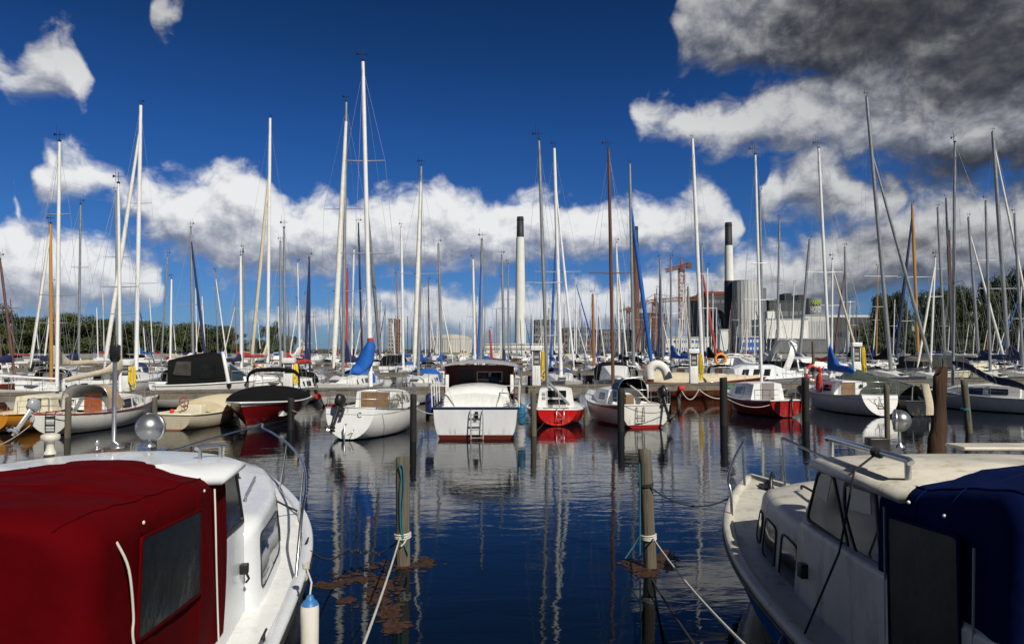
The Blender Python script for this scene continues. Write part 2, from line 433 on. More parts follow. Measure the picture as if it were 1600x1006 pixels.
# ---------------------------------------------------------------- water, ground
def water():
    m = bpy.data.materials.new('harbour_water')
    m.use_nodes = True
    g = NT(m.node_tree)
    b = g.t.nodes['Principled BSDF']
    b.inputs['Base Color'].default_value = (.0022, .0048, .009, 1)
    b.inputs['Roughness'].default_value = .015
    b.inputs['IOR'].default_value = 1.333
    tc = g.n('ShaderNodeTexCoord').outputs['Object']
    # ripples: short wavelets stretched across the view, calmer patches between
    n1 = g.n('ShaderNodeTexNoise', {'Vector': g.vm('MULTIPLY', tc, (.55, 1.25, 1)), 'Scale': 2.3, 'Detail': 3.0, 'Roughness': .5, 'Distortion': .6})
    n2 = g.n('ShaderNodeTexNoise', {'Vector': g.vm('MULTIPLY', tc, (.6, 1.5, 1)), 'Scale': 9.0, 'Detail': 3.0, 'Roughness': .55})
    n3 = g.n('ShaderNodeTexNoise', {'Vector': g.vm('MULTIPLY', tc, (.5, 1.0, 1)), 'Scale': .55, 'Detail': 2.0})
    calm = g.n('ShaderNodeTexNoise', {'Vector': g.vm('MULTIPLY', tc, (.10, .22, 1)), 'Scale': 1.0, 'Detail': 3.0})
    amp = g.n('ShaderNodeMapRange', {0: calm.outputs['Fac'], 1: .35, 2: .65, 3: .35, 4: 1.25}).outputs[0]
    y = g.n('ShaderNodeSeparateXYZ', {0: tc}).outputs[1]
    near = g.n('ShaderNodeMapRange', {0: y, 1: 7.0, 2: 17.0, 3: .42, 4: 1.0}).outputs[0]
    amp = g.m('MULTIPLY', amp, near)
    h = g.m('MULTIPLY_ADD', n2.outputs['Fac'], .16, n1.outputs['Fac'])
    h = g.m('MULTIPLY', h, amp)
    h = g.m('MULTIPLY_ADD', n3.outputs['Fac'], .8, h)
    bp = g.n('ShaderNodeBump', {'Strength': 1.0, 'Distance': WAVE, 'Height': h})
    g.t.links.new(bp.outputs[0], b.inputs['Normal'])
    mb = MB()
    mb.add([(-4000, -30, 0), (4000, -30, 0), (4000, 6000, 0), (-4000, 6000, 0)], [(0, 1, 2, 3)])
    tag(mb.build('water', m), kind='structure')
WAVE = .0092
water()

def shore():
    g_ = mat('shore_grass', (.045, .06, .02), .95, var=.4, vscale=.05)
    c_ = mat('quay_concrete', (.27, .26, .24), .9, var=.2, vscale=.3)
    mb = MB()
    mb.add([(-4000, 262, 1.3), (4000, 262, 1.3), (4000, 6000, 1.3), (-4000, 6000, 1.3)], [(0, 1, 2, 3)], 0)
    mb.add([(-4000, 262, -1), (4000, 262, -1), (4000, 262, 1.3), (-4000, 262, 1.3)], [(0, 1, 2, 3)], 1)
    tag(mb.build('far_shore_ground', [g_, c_]), kind='structure')
shore()

# ---------------------------------------------------------------- boat pieces (local frame: x forward, y to port, z up, transom at x = 0)
class Hull:
    def __init__(s, L, B, fs=.8, fm=.7, fb=1.0, ts=.75, draft=.35, n=2.2, rake=.7, tr=.15, e=2.1, tm=.4, ks=0.0, flare=.0):
        s.L, s.B, s.fs, s.fm, s.fb, s.ts, s.draft, s.n, s.rake, s.tr, s.e, s.tm, s.ks, s.flare = L, B, fs, fm, fb, ts, draft, n, rake, tr, e, tm, ks, flare
        s.Lw = L - rake
    def b(s, t):
        hb = s.B / 2
        if t < s.tm:
            k = t / s.tm
            return hb * (s.ts + (1 - s.ts) * (1 - (1 - k) ** 2))
        return hb * max(1 - ((t - s.tm) / (1 - s.tm)) ** s.e, .012)
    def sh(s, t):
        # quadratic through the three freeboards
        a = s.fs * (t - .45) * (t - 1) / .45
        b = s.fm * t * (t - 1) / (.45 * -.55)
        c = s.fb * t * (t - .45) / .55
        return a + b + c
    def k(s, t):
        if t < .4:
            q = t / .4
            return s.ks + (-s.draft - s.ks) * q * (2 - q)
        return -s.draft + (s.draft - .08) * ((t - .4) / .6) ** 2.5
    def x(s, t, z):
        return t * s.Lw + s.rake * max(z, 0) / s.fb * t ** 3 - s.tr * max(z, 0) / s.fs * (1 - t) ** 4
    def pt(s, t, q, sg=1):
        """q 0 = keel .. 1 = sheer"""
        a = q * math.pi / 2
        b, z0, z1 = s.b(t), s.k(t), s.sh(t)
        y = b * math.sin(a) ** (2 / s.n)
        z = z1 - (z1 - z0) * math.cos(a) ** (2 / s.n)
        y *= 1 - s.flare * (1 - (z - z0) / (z1 - z0 + 1e-6)) * min(1, t * 1.3 + .25)
        return Vector((s.x(t, z), sg * y, z))
    def edge(s, t, sg=1, dy=0, dz=0):
        p = s.pt(t, 1, sg)
        return Vector((p.x, p.y + sg * dy, p.z + dz))
    def t_of(s, x):
        lo, hi = 0.0, 1.0
        for _ in range(24):
            mid = (lo + hi) / 2
            if s.x(mid, s.sh(mid)) < x: lo = mid
            else: hi = mid
        return lo
    def mesh(s, nst=18, nq=9):
        mb = MB()
        rings = []
        for i in range(nst + 1):
            t = i / nst
            t = 1 - (1 - t) ** 1.25
            g = [s.pt(t, 1 - j / nq, -1) for j in range(nq)] + [s.pt(t, j / nq, 1) for j in range(nq + 1)]
            rings.append(g)
        mb.loft(rings, 0, True, closed=False, caps=False)
        n = len(rings[0])
        mb.add(rings[0], [list(range(n))], 1)
        return mb
    def deck(s, mb, cock=None, m=0, mc=None, camber=.05, dz=-.03, inset=.0, nst=18):
        """deck sheet; cock = (x0, x1, half width, floor z): an open well"""
        xs = [s.x(1 - (1 - i / nst) ** 1.2, s.sh(i / nst)) for i in range(nst + 1)]
        xs[0] += .01; xs[-1] -= .02
        if cock:
            xs = sorted([x for x in xs if abs(x - cock[0]) > .05 and abs(x - cock[1]) > .05] + [cock[0], cock[1]])
        T = [s.t_of(x) for x in xs]
        for i in range(len(xs) - 1):
            r = []
            for t in (T[i], T[i + 1]):
                z = s.sh(t) + dz
                b = max(s.b(t) - inset, .004)
                cw = min(cock[2], b * .98) if cock else b * .5
                r.append((b, cw, z, s.x(t, z)))
            (b0, c0, z0, x0), (b1, c1, z1, x1) = r
            for sg in (1, -1):
                q = [(x0, sg * b0, z0), (x1, sg * b1, z1), (x1, sg * c1, z1 + camber * .6), (x0, sg * c0, z0 + camber * .6)]
                mb.add(q, [(0, 1, 2, 3) if sg > 0 else (3, 2, 1, 0)], m, True)
            if cock and cock[0] - 1e-4 <= xs[i] and xs[i + 1] <= cock[1] + 1e-4:
                for sg in (1, -1):
                    mb.add([(x0, sg * c0, z0 + camber * .6), (x1, sg * c1, z1 + camber * .6), (x1, sg * c1, cock[3]), (x0, sg * c0, cock[3])], [(0, 1, 2, 3)], m if mc is None else mc)
                mb.add([(x0, -c0, cock[3]), (x1, -c1, cock[3]), (x1, c1, cock[3]), (x0, c0, cock[3])], [(0, 1, 2, 3)], m if mc is None else mc)
            else:
                q = [(x0, c0, z0 + camber * .6), (x1, c1, z1 + camber * .6), (x1, 0, z1 + camber), (x0, 0, z0 + camber), (x0, -c0, z0 + camber * .6), (x1, -c1, z1 + camber * .6)]
                mb.add(q, [(0, 1, 2, 3), (3, 2, 5, 4)], m, True)
        if cock:
            for x, in ((cock[0],), (cock[1],)):
                t = s.t_of(x); z = s.sh(t) + dz + camber; cw = min(cock[2], s.b(t) * .98)
                mb.add([(x, -cw, cock[3]), (x, cw, cock[3]), (x, cw, z), (x, -cw, z)], [(0, 1, 2, 3)], m if mc is None else mc)
        return mb
    def rail(s, r=.025, t0=0.0, t1=1.0, dy=.012, dz=.0, n=18, stern=True, m=0, mb=None):
        mb = mb or MB()
        P = [s.edge(t0 + (t1 - t0) * i / n, 1, dy, dz) for i in range(n + 1)]
        S = [s.edge(t0 + (t1 - t0) * i / n, -1, dy, dz) for i in range(n + 1)]
        if t1 >= 1.0: path = P + S[::-1]
        else:
            mb.tube(S, r, 6, m); path = P
        if stern and t1 >= 1.0: path = path + [P[0]]
        mb.tube(path, r, 6, m)
        return mb

class Cabin:
    """lofted deckhouse: stations (x, half width at the bottom, half width at the top, z bottom, z top)"""
    def __init__(s, st, camber=.06, r=.07):
        s.st, s.camber, s.r = st, camber, r
    def at(s, x):
        st = s.st
        for a, b in zip(st, st[1:]):
            if x <= b[0] or b is st[-1]:
                k = (x - a[0]) / max(b[0] - a[0], 1e-6)
                return [a[i] + (b[i] - a[i]) * k for i in range(5)]
    def side(s, x, u, sg, off=.0):
        """point on the side wall, u 0 = bottom .. 1 = where the top edge begins to round"""
        _, hb, ht, z0, z1 = s.at(x)
        top = z1 - s.r
        y = hb + (ht - hb) * u
        return Vector((x, sg * (y + off), z0 + (top - z0) * u))
    def mesh(s, mb=None, m=0, caps=True, k=4):
        mb = mb or MB()
        rings = []
        for (x, hb, ht, z0, z1) in s.st:
            r = min(s.r, ht * .5, max((z1 - z0) * .5, .005))
            half = [(hb, z0), (ht, z1 - r)]
            for j in range(1, k + 1):
                a = j / k * math.pi / 2
                half.append((ht - r + r * math.cos(a), z1 - r + r * math.sin(a)))
            w = ht - r
            for j in range(1, 4): half.append((w * (1 - j / 3), z1 + s.camber * (1 - (1 - j / 3) ** 2)))
            g = [Vector((x, y, z)) for y, z in half] + [Vector((x, -y, z)) for y, z in half[::-1][1:]]
            rings.append(g)
        mb.loft(rings, m, True, closed=False, caps=False)
        if caps:
            n = len(rings[0])
            mb.add(rings[0], [list(range(n))], m)
            mb.add(rings[-1], [list(range(n))[::-1]], m)
        return mb
    def roofz(s, x, y=0):
        _, hb, ht, z0, z1 = s.at(x)
        k = min(abs(y) / max(ht, .01), 1)
        return z1 + s.camber * (1 - k * k)

def rrect(x0, x1, y0, y1, r, k=4):
    out = []
    r = min(r, (x1 - x0) / 2, (y1 - y0) / 2)
    for (cx, cy, a0) in ((x1 - r, y1 - r, 0), (x0 + r, y1 - r, 90), (x0 + r, y0 + r, 180), (x1 - r, y0 + r, 270)):
        for j in range(k + 1):
            a = R(a0 + 90 * j / k)
            out.append((cx + r * math.cos(a), cy + r * math.sin(a)))
    return out

def rpoly(pts, r, k=3):
    """polygon with rounded corners (2-D)"""
    n = len(pts); out = []
    for i in range(n):
        p0, p, p1 = (Vector((*pts[(i + d) % n], 0)) for d in (-1, 0, 1))
        a, b = (p0 - p), (p1 - p)
        rr = min(r, a.length * .45, b.length * .45)
        a = p + a.normalized() * rr; b = p + b.normalized() * rr
        for j in range(k + 1):
            t = j / k
            q = a * (1 - t) ** 2 + p * 2 * t * (1 - t) + b * t * t
            out.append((q.x, q.y))
    return out

def window(fn, pts, name, parent, glass, frame=None, fw=.025, depth=.012, nrm=None):
    """a pane over fn(u, v, offset); pts a 2-D outline; the frame is a raised band and the pane a sub-part of it"""
    n = len(pts)
    cx = sum(p[0] for p in pts) / n; cy = sum(p[1] for p in pts) / n
    mbp = MB()
    ring = [fn(p[0], p[1], depth * .5) for p in pts]
    mid = [fn(cx + (p[0] - cx) * .5, cy + (p[1] - cy) * .5, depth * .5) for p in pts]
    c = fn(cx, cy, depth * .5)
    mbp.add(ring + mid + [c], [(i, (i + 1) % n, (i + 1) % n + n, i + n) for i in range(n)] + [(i + n, (i + 1) % n + n, 2 * n) for i in range(n)], 0, True)
    if frame is None:
        return mbp.build(name, glass, parent)
    w = max(max(p[0] for p in pts) - min(p[0] for p in pts), 1e-3); h = max(max(p[1] for p in pts) - min(p[1] for p in pts), 1e-3)
    so = [(cx + (p[0] - cx) * (1 + 2 * fw / w), cy + (p[1] - cy) * (1 + 2 * fw / h)) for p in pts]
    mf = MB()
    o0 = [fn(*p, -.004) for p in so]; o1 = [fn(*p, depth) for p in so]; i1 = [fn(*p, depth) for p in pts]; i0 = [fn(*p, .0) for p in pts]
    V = o0 + o1 + i1 + i0
    mf.add(V, [(r_ * n + i, r_ * n + (i + 1) % n, (r_ + 1) * n + (i + 1) % n, (r_ + 1) * n + i) for r_ in range(3) for i in range(n)], 0)
    fo = mf.build(name, frame, parent)
    mbp.build('pane', glass, fo)
    return fo

def side_fn(cab, sg):
    def fn(x, u, off): return cab.side(x, u, sg, off)
    return fn

def outboard(parent, loc, tilt=0.0, turn=0.0, s=1.0, cowl=None, leg=None):
    """outboard motor as a part with its pieces; it faces aft (-x)"""
    cowl = cowl or M['black']; leg = leg or M['black']
    Mx = Matrix.Translation(Vector(loc)) @ Matrix.Rotation(turn, 4, 'Z') @ Matrix.Rotation(tilt, 4, 'Y') @ Matrix.Scale(s, 4)
    T = lambda p: Mx @ Vector(p)
    mb = MB()
    rings = []
    for z, w, l, x in ((.16, .11, .15, -.10), (.20, .145, .20, -.11), (.36, .155, .235, -.12), (.46, .14, .22, -.125), (.525, .10, .17, -.13), (.545, .05, .10, -.13)):
        rings.append([T((x + l * math.cos(a) * (1 if abs(math.cos(a)) < .8 else .95), w * math.sin(a), z)) for a in [2 * math.pi * j / 14 for j in range(14)]])
    mb.loft(rings, 0)
    c = mb.build('outboard_motor', cowl, parent)
    lg = MB()
    rings = []
    for z, w, l, x in ((.17, .07, .11, -.10), (0, .05, .09, -.10), (-.35, .04, .085, -.11), (-.52, .035, .08, -.12), (-.56, .06, .16, -.14), (-.585, .05, .15, -.14), (-.62, .025, .07, -.11), (-.78, .012, .05, -.13)):
        rings.append([T((x + l * math.cos(a), w * math.sin(a), z)) for a in [2 * math.pi * j / 10 for j in range(10)]])
    lg.loft(rings, 0)
    lg.lathe([(.0, -.16), (.045, -.12), (.055, 0), (.04, .14), (0, .2)], (0, 0, 0), 10, 0, M=None) if False else None
    gear = [(.005, .2), (.045, .12), (.055, 0), (.04, -.14), (.02, -.2)]
    rings = [[T((-.14 + z, r * math.cos(2 * math.pi * j / 10), -.66 + r * math.sin(2 * math.pi * j / 10))) for j in range(10)] for r, z in gear]
    lg.loft(rings, 0)
    lg.build('drive_leg', leg, c)
    pr = MB()
    for k_ in range(3):
        a = k_ * 2 * math.pi / 3
        pts = []
        for (rr, da, dx) in ((.03, -.3, .02), (.11, -.5, .04), (.14, 0, .0), (.11, .45, -.04), (.03, .3, -.02)):
            pts.append(T((-.35 + dx, rr * math.cos(a + da), -.66 + rr * math.sin(a + da))))
        pr.prism(pts, (Mx.to_3x3() @ Vector((-.012, 0, 0))))
    pr.build('propeller', M['steel'], c)
    br = MB()
    for sg in (1, -1):
        br.prism([T((.0, sg * .09, .16)), T((.10, sg * .09, .14)), T((.10, sg * .09, -.16)), T((-.04, sg * .09, -.12))], Mx.to_3x3() @ Vector((0, sg * .02, 0)))
    br.box(-.02, .10, -.09, .09, .02, .06, 0, Mx)
    br.tube([T((.0, 0, .2)), T((.22, .03, .26)), T((.42, .05, .28))], [.016 * s, .014 * s, .02 * s])
    br.build('bracket', leg, c)
    return c

# ---------------------------------------------------------------- rig
def lerp(a, b, t): return a + (b - a) * t

def rig(root, top, base, r, m_mast, spreaders=(), genoa=None, bow=None, stern=None, sides=None, vane=True, wire_r=.006, boom=None, rtop=.72):
    """mast from base to top (WORLD points), spreaders [(height fraction, half span in m)], genoa (world foot, radius, material, top fraction),
    bow / stern world points for the stays, sides the two chain plates; boom (world end, radius, material cover or None, hump)"""
    inv = root.matrix_basis.inverted()
    Lc = lambda p: inv @ Vector(p)
    T, Bs = Lc(top), Lc(base)
    mb = MB()
    mb.tube([Bs, lerp(Bs, T, .5), lerp(Bs, T, .86), T], [r, r, r * .9, r * rtop], 8)
    mast = mb.build('mast', m_mast, root)
    hs = MB()
    side = inv.to_3x3() @ Vector((1, 0, 0))
    if sides:
        sd_ = (Lc(sides[0]) - Lc(sides[1])); sd_.z = 0
        if sd_.length > .1: side = sd_.normalized()
    tips = []
    for fr, hw in spreaders:
        c = lerp(Bs, T, fr)
        a, b = c + side * hw + Vector((0, 0, .03)), c - side * hw + Vector((0, 0, .03))
        hs.tube([a, c, b], [.018, .03, .018], 6)
        tips.append((c, a, b))
    if spreaders: hs.build('spreader', M['alu'] if m_mast is not M['mast_brown'] else m_mast, mast)
    if vane:
        va = MB()
        va.box(T.x - .05, T.x + .05, T.y - .05, T.y + .05, T.z, T.z + .08)
        va.tube([T + Vector((.03, .02, .05)), T + Vector((.03, .02, .5))], .012, 5)
        va.tube([T + Vector((.03, .02, .32)) - side * .25, T + Vector((.03, .02, .32)) + side * .22], .012, 5)
        va.prism([T + Vector((.03, .02, .26)) - side * .25, T + Vector((.03, .02, .40)) - side * .25, T + Vector((.03, .02, .33)) - side * .1], (.02, .02, 0))
        va.tube([T - side * .12 + Vector((0, 0, .03)), T - side * .16 + Vector((0, 0, .75))], .007, 4)
        va.build('wind_vane', M['black'], mast)
    w = MB()
    if bow is not None: w.tube([lerp(Bs, T, .97), Lc(bow)], wire_r, 4)
    if stern is not None: w.tube([T, Lc(stern)], wire_r, 4)
    if sides:
        for i, sp in enumerate(sides):
            p = Lc(sp)
            prev = lerp(Bs, T, .98)
            if tips:
                for (c, a, b) in sorted(tips, key=lambda q: -q[0].z):
                    k = a if (a - p).length < (b - p).length else b
                    w.tube([prev, k], wire_r, 4); prev = k
            w.tube([prev, p], wire_r, 4)
            w.tube([lerp(Bs, T, .48), p + Vector((.25, 0, 0))], wire_r, 4)
    w.tube([T + side * .04, lerp(Bs, T, .12) + side * (r + .05)], wire_r, 4)
    if w.v: w.build('rigging', M['wire'], root)
    if genoa:
        foot, gr, gm, fr = genoa
        a, b = lerp(Bs, T, fr), Lc(foot)
        gb = MB()
        n = 12
        gb.tube([lerp(a, b, i / n) for i in range(n + 1)], [gr * (.55 + .45 * min(1, i / n * 2.2)) * (1 + .06 * math.sin(i * 2.3)) if i < n else gr * .4 for i in range(n + 1)], 8)
        gb.build('furled_genoa', gm, root)
    if boom:
        end, br, cov, hump = boom[:4]
        e = Lc(end)
        s0 = Bs.copy()
        s0 = Vector((Bs.x, Bs.y, Lc(boom[4]).z)) if len(boom) > 4 else Bs + Vector((0, 0, .9))
        bb = MB()
        bb.tube([s0, e], .05, 8)
        bo = bb.build('boom', m_mast, root)
        if cov is not None:
            bag(root, s0, e, br, cov, hump, T, Bs)
    return mast

def bag(root, s0, e, br, cov, hump, T, Bs, up=None):
    """sail stowed along the boom under its cover: tall at the mast, sagging along the boom"""
    n = 14
    d = (e - s0)
    rings = []
    wv = d.cross(Vector((0, 0, 1))); wv.normalize()
    rr = random.Random(int(abs(s0.x * 100) + abs(e.y * 37)))
    for i in range(n + 1):
        t = i / n
        c = lerp(s0, e, t * .97)
        hgt = br * (1.25 - .35 * t) + hump * max(0, 1 - t * 2.6) ** 1.7
        wid = br * (1.0 - .35 * t) * (1 + .10 * math.sin(i * 2.1) + rr.uniform(-.06, .06))
        if i == 0: hgt *= .92; wid *= .7
        if i == n: hgt *= .35; wid *= .45
        sag = -br * .35
        g = []
        for j in range(12):
            a = 2 * math.pi * j / 12
            zz = math.sin(a)
            up_ = hgt if zz > 0 else br * .75
            taper = 1 - .45 * max(zz, 0) * (hgt > br * 2)
            g.append(c + wv * wid * math.cos(a) * taper + Vector((0, 0, sag + zz * up_)))
        rings.append(g)
    mb = MB().loft(rings, 0)
    mb.build('sail_cover', cov, root)

from mathutils import noise as mnoise
def nz(p, s, seed=0.0): return mnoise.noise(Vector((p[0] * s + seed, p[1] * s - seed, p[2] * s + 3.1 * seed)))

# ---------------------------------------------------------------- foreground: the boat with the red canopy
def wheelhouse(parent, name, x0, x1, hw, z0, z1, lean, mt, th=.05, low=None):
    pass

def canopy(parent, name, mt, xs, xr, hw, zbot, zs_f, zs_r, crown_f, crown_r, shear, seed, rear_round=.19):
    """canvas cover from xs (front edge) aft to xr; shoulders zs_*, crowns crown_*; the rear panel leans under by shear per metre"""
    mb = MB()
    rings = []
    N = 34
    def prof(t, k=1.0):
        zs = lerp(zs_f, zs_r, t); cr = lerp(crown_f, crown_r, t)
        r = .15 + .08 * t
        half = []
        for j in range(9): half.append((hw + .02 * math.sin(j / 8 * math.pi), zbot + (zs - r - zbot) * j / 8))
        for j in range(1, 7):
            a = j / 6 * R(80)
            half.append((hw - r + r * math.cos(a), zs - r + r * math.sin(a)))
        yl, zl = half[-1]
        for j in range(1, 10):
            q = j / 9
            half.append((yl * (1 - q), zl + (cr - zl) * (1 - (1 - q) ** 2)))
        return half
    for i in range(N + 1):
        t = i / N
        rings.append((lerp(xs, xr, t), t, 1.0, 0.0))
    for j in range(1, 9):                       # rounded turn into the back panel
        a = j / 8 * math.pi / 2
        rings.append((xr - rear_round * math.sin(a), 1.0, 1 - (rear_round / hw) * .9 * (1 - math.cos(a)), (1 - math.cos(a)) * .13))
    for j in range(1, 7):
        rings.append((xr - rear_round - .01 * j, 1.0, (1 - (rear_round / hw) * .9) * (1 - j / 6.0) + .002, .13))
    G = []
    for (x, t, k, drop) in rings:
        half = prof(t)
        ztop = lerp(crown_f, crown_r, t)
        pts = [(y, z) for y, z in half] + [(-y, z) for y, z in half[::-1][1:]]
        g = []
        for y, z in pts:
            zz = zbot + (z - zbot) * (1 - drop * .35) if k > .5 else z
            if k <= 1 - (rear_round / hw) * .9 + 1e-6 and k < .999:
                c = zbot + (ztop - zbot) * .5
                zz = c + (zz - c) * max(k / (1 - (rear_round / hw) * .9), .01)
            s_ = shear * max(0, (ztop - zz)) * t ** 3
            p = Vector((x + s_, y * k, zz))
            d = .026 * nz(p, 1.3, seed) + .018 * nz((p.x * 2.2 + p.z, p.y * 2.2, p.z * .6), 2.0, seed + 5) + .006 * nz((p.x + p.z * .6, p.y, p.z), 5, seed)
            nrm = Vector((0, 1 if y > 0 else -1, 0)) if z < lerp(zs_f, zs_r, t) - .12 else Vector((0, 0, 1))
            if k < .95: nrm = Vector((-1, 0, 0))
            e = min(1, t * 6)
            g.append(p + nrm * d * e * 1.5)
        G.append(g)
    mb.loft(G, 0, True, closed=False, caps=False)
    cv = mb.build(name, mt, parent)
    n = len(G[0])
    for path in ([g[13] for g in G[2:N + 6]], [g[n - 14] for g in G[2:N + 6]], [G[12][j] for j in range(2, n - 2)], [G[23][j] for j in range(10, n - 10)]):
        c = sum(path, Vector()) / len(path)
        sm = MB(); sm.tube([p + (p - Vector((p.x, 0, 1.2))).normalized() * .002 for p in path], .0065, 5); sm.build('seam', mt, cv)
    return cv

def handrail(parent, name, path, r, mt, posts=(), pr=None, n=8):
    mb = MB()
    mb.tube(path, r, n)
    for a, b in posts: mb.tube([a, b], pr or r * .85, n)
    return mb.build(name, mt, parent)

def smooth_path(pts, k=5):
    P = [Vector(p) for p in pts]
    out = []
    for i in range(len(P) - 1):
        p0, p1, p2, p3 = P[max(i - 1, 0)], P[i], P[i + 1], P[min(i + 2, len(P) - 1)]
        for j in range(k):
            t = j / k
            out.append(.5 * ((2 * p1) + (p2 - p0) * t + (2 * p0 - 5 * p1 + 4 * p2 - p3) * t * t + (3 * p1 - p0 - 3 * p2 + p3) * t ** 3))
    out.append(P[-1])
    return out

def sag_path(a, b, sag, n=14):
    a, b = Vector(a), Vector(b)
    return [lerp(a, b, i / n) - Vector((0, 0, sag * 4 * (i / n) * (1 - i / n))) for i in range(n + 1)]

def spotlight(parent, c, r, base_z, mt_body, mt_lens, yaw, name='searchlight'):
    """round searchlight: chromed bowl, rim and lens, on a stalk"""
    c = Vector(c)
    Mx = Matrix.Rotation(yaw, 4, 'Z') @ Matrix.Rotation(math.pi / 2, 4, 'Y')
    mb = MB()
    prof = [(.004, -r * .98)] + [(r * math.cos(a), r * math.sin(a)) for a in [R(-80 + 10 * i) for i in range(12)]] + [(r * .97, r * .38), (r * .9, r * .42)]
    mb.lathe(prof, c, 28, 0, Mx)
    o = mb.build(name, mt_body, parent)
    ln = MB(); ln.lathe([(r * .9, r * .40), (r * .6, r * .52), (r * .3, r * .58), (.003, r * .6)], c, 24, 0, Mx)
    ln.build('lens', mt_lens, o)
    rm = MB(); rm.lathe([(r * 1.0, r * .2), (r * 1.05, r * .22), (r * 1.05, r * .42), (r * .95, r * .44), (r * .93, r * .36)], c, 28, 0, Mx); rm.build('rim', M['steel'], o)
    st = MB()
    st.lathe([(r * .42, base_z - c.z), (r * .42, base_z - c.z + .015), (r * .2, base_z - c.z + .03), (r * .14, base_z - c.z + .05), (r * .14, -r * .9), (r * .25, -r * .8)], c, 16)
    st.build('bracket', M['steel'], o)
    return o

def boat_red():
    th = R(9)
    root = empty('motorboat', (-3.087, 2.444, 0), math.pi / 2 + th, 'white motorboat with a dark red canvas canopy, nearest the camera on the pier side', 'boat')
    hl = Hull(10.6, 3.04, .44, .47, .86, .86, .45, 2.5, .9, .1, 2.5, .52, -.2, .12)
    hm = hullmat('red_canopy_boat_hull_paint', (.78, .77, .72), (.03, .03, .04), .05, (.02, .02, .03), .13)
    hl.mesh(26, 12).build('hull', [hm, hm], root)
    d = MB(); hl.deck(d, (.35, 3.3, 1.1, .1), inset=.06, dz=-.045); d.build('deck', M['gel'], root)
    # broad white gunwale and the black rubbing strake below it
    g = MB()
    for sg in (1, -1):
        ring = []
        for i in range(41):
            t = i / 40
            e = hl.edge(t, sg)
            ring.append([e + Vector((0, sg * .035, -.05)), e + Vector((0, sg * .045, .0)), e + Vector((0, sg * .02, .035)), e + Vector((0, -sg * .07, .035)), e + Vector((0, -sg * .10, .0)), e + Vector((0, -sg * .09, -.06))])
        g.loft(ring, 0, True)
    g.build('gunwale', M['gel_clean'], root)
    s_ = hl.rail(.035, dy=.015, dz=-.10, n=40); s_.build('rubbing_strake', M['rubber'], root)
    X = lambda s: s + 3.6
    # lower house and trunk cabin
    c1 = Cabin([(X(-.1), 1.07, 1.05, .3, 1.40), (X(.9), 1.07, 1.05, .3, 1.40), (X(1.05), 1.07, 1.04, .3, 1.36), (X(1.1), 1.05, .98, .3, 1.32)], .05, .05)
    c1.mesh().build('wheelhouse_base', M['gel_clean'], root)
    c2 = Cabin([(X(.98), 1.08, 1.05, .36, 1.18), (X(1.02), 1.19, 1.15, .36, 1.32), (X(1.5), 1.21, 1.15, .36, 1.34), (X(2.4), 1.19, 1.11, .38, 1.35), (X(3.0), 1.10, 1.0, .40, 1.36), (X(3.6), .98, .86, .42, 1.36), (X(4.3), .78, .64, .46, 1.36), (X(4.9), .54, .42, .5, 1.32), (X(5.15), .40, .28, .52, 1.18)], .07, .10)
    tr = c2.mesh(k=6).build('trunk_cabin', M['gel_clean'], root)
    for sg in (-1, 1):
        f = side_fn(c2, sg)
        p1 = rpoly([(X(1.20), .28), (X(2.36), .34), (X(2.46), .88), (X(1.24), .92)], .12)
        p2 = rpoly([(X(2.68), .36), (X(3.22), .42), (X(3.28), .86), (X(2.74), .88)], .10)
        for p in (p1, p2):
            window(f, p, 'window', tr, M['glass_blue'], M['black'], .018, .014)
    # foredeck hatch and grab rails on the trunk
    ht = MB(); ht.rbox(X(2.9), X(3.5), -.28, .28, 1.41, 1.47, .02); ht.build('hatch', M['gel'], tr)
    for sg in (-1, 1):
        zz = lambda s: c2.roofz(X(s), .8) + .06
        handrail(tr, 'grab_rail', [(X(1.9), sg * .86, zz(1.9)), (X(3.1), sg * .72, zz(3.1))], .016, M['steel'], [((X(s), sg * (.86 - .12 * (s - 1.9)), zz(s)), (X(s), sg * (.86 - .12 * (s - 1.9)), zz(s) - .07)) for s in (1.95, 2.5, 3.05)])
    # wheelhouse: posts and raked windscreen below the roof
    for sg in (1, -1):
        w = MB(); w.prism([(X(.0), sg * 1.03, 1.38), (X(.12), sg * 1.03, 1.38), (X(.12), sg * 1.02, 2.02), (X(.0), sg * 1.02, 2.02)], (0, -sg * .05, 0)); w.build('wheelhouse_post', M['gel_clean'], root)
    for sg in (-1, 1):
        def fn(s, z, off, sg=sg): return Vector((X(s), sg * (1.035 - .02 * (z - 1.4) + off), z))
        window(fn, rpoly([(.14, 1.44), (.92, 1.41), (.62, 1.95), (.14, 1.98)], .04), 'side_window', root, M['glass'], M['black'], .045, .02)
    def fw(y, q, off): return Vector((X(1.02 - .36 * q - .10 * y * y + off), y, 1.41 + .55 * q))
    for a, b in ((-1.0, -.36), (-.30, .30), (.36, 1.0)):
        window(fw, rpoly([(a, .04), (b, .04), (b, 1.0), (a, 1.0)], .05), 'windscreen', root, M['glass'], M['black'], .03, .018)
    # an orange-red lifejacket stowed behind the windscreen
    lj = MB(); lj.ball((X(.55), -.82, 1.66), .10, 0, 12, (1.2, .7, 1.5)); lj.ball((X(.66), -.70, 1.58), .08, 0, 12, (1, 1, 1.3))
    tag(lj.build('lifejacket', M['lifered']), 'orange-red lifejacket lying behind the windscreen of the red-canopied boat', 'lifejacket')
    bpy.data.objects['lifejacket'].matrix_world = Matrix.LocRotScale(root.location, root.rotation_euler, None)
    # roof with rounded brow
    rf = MB()
    rings = []
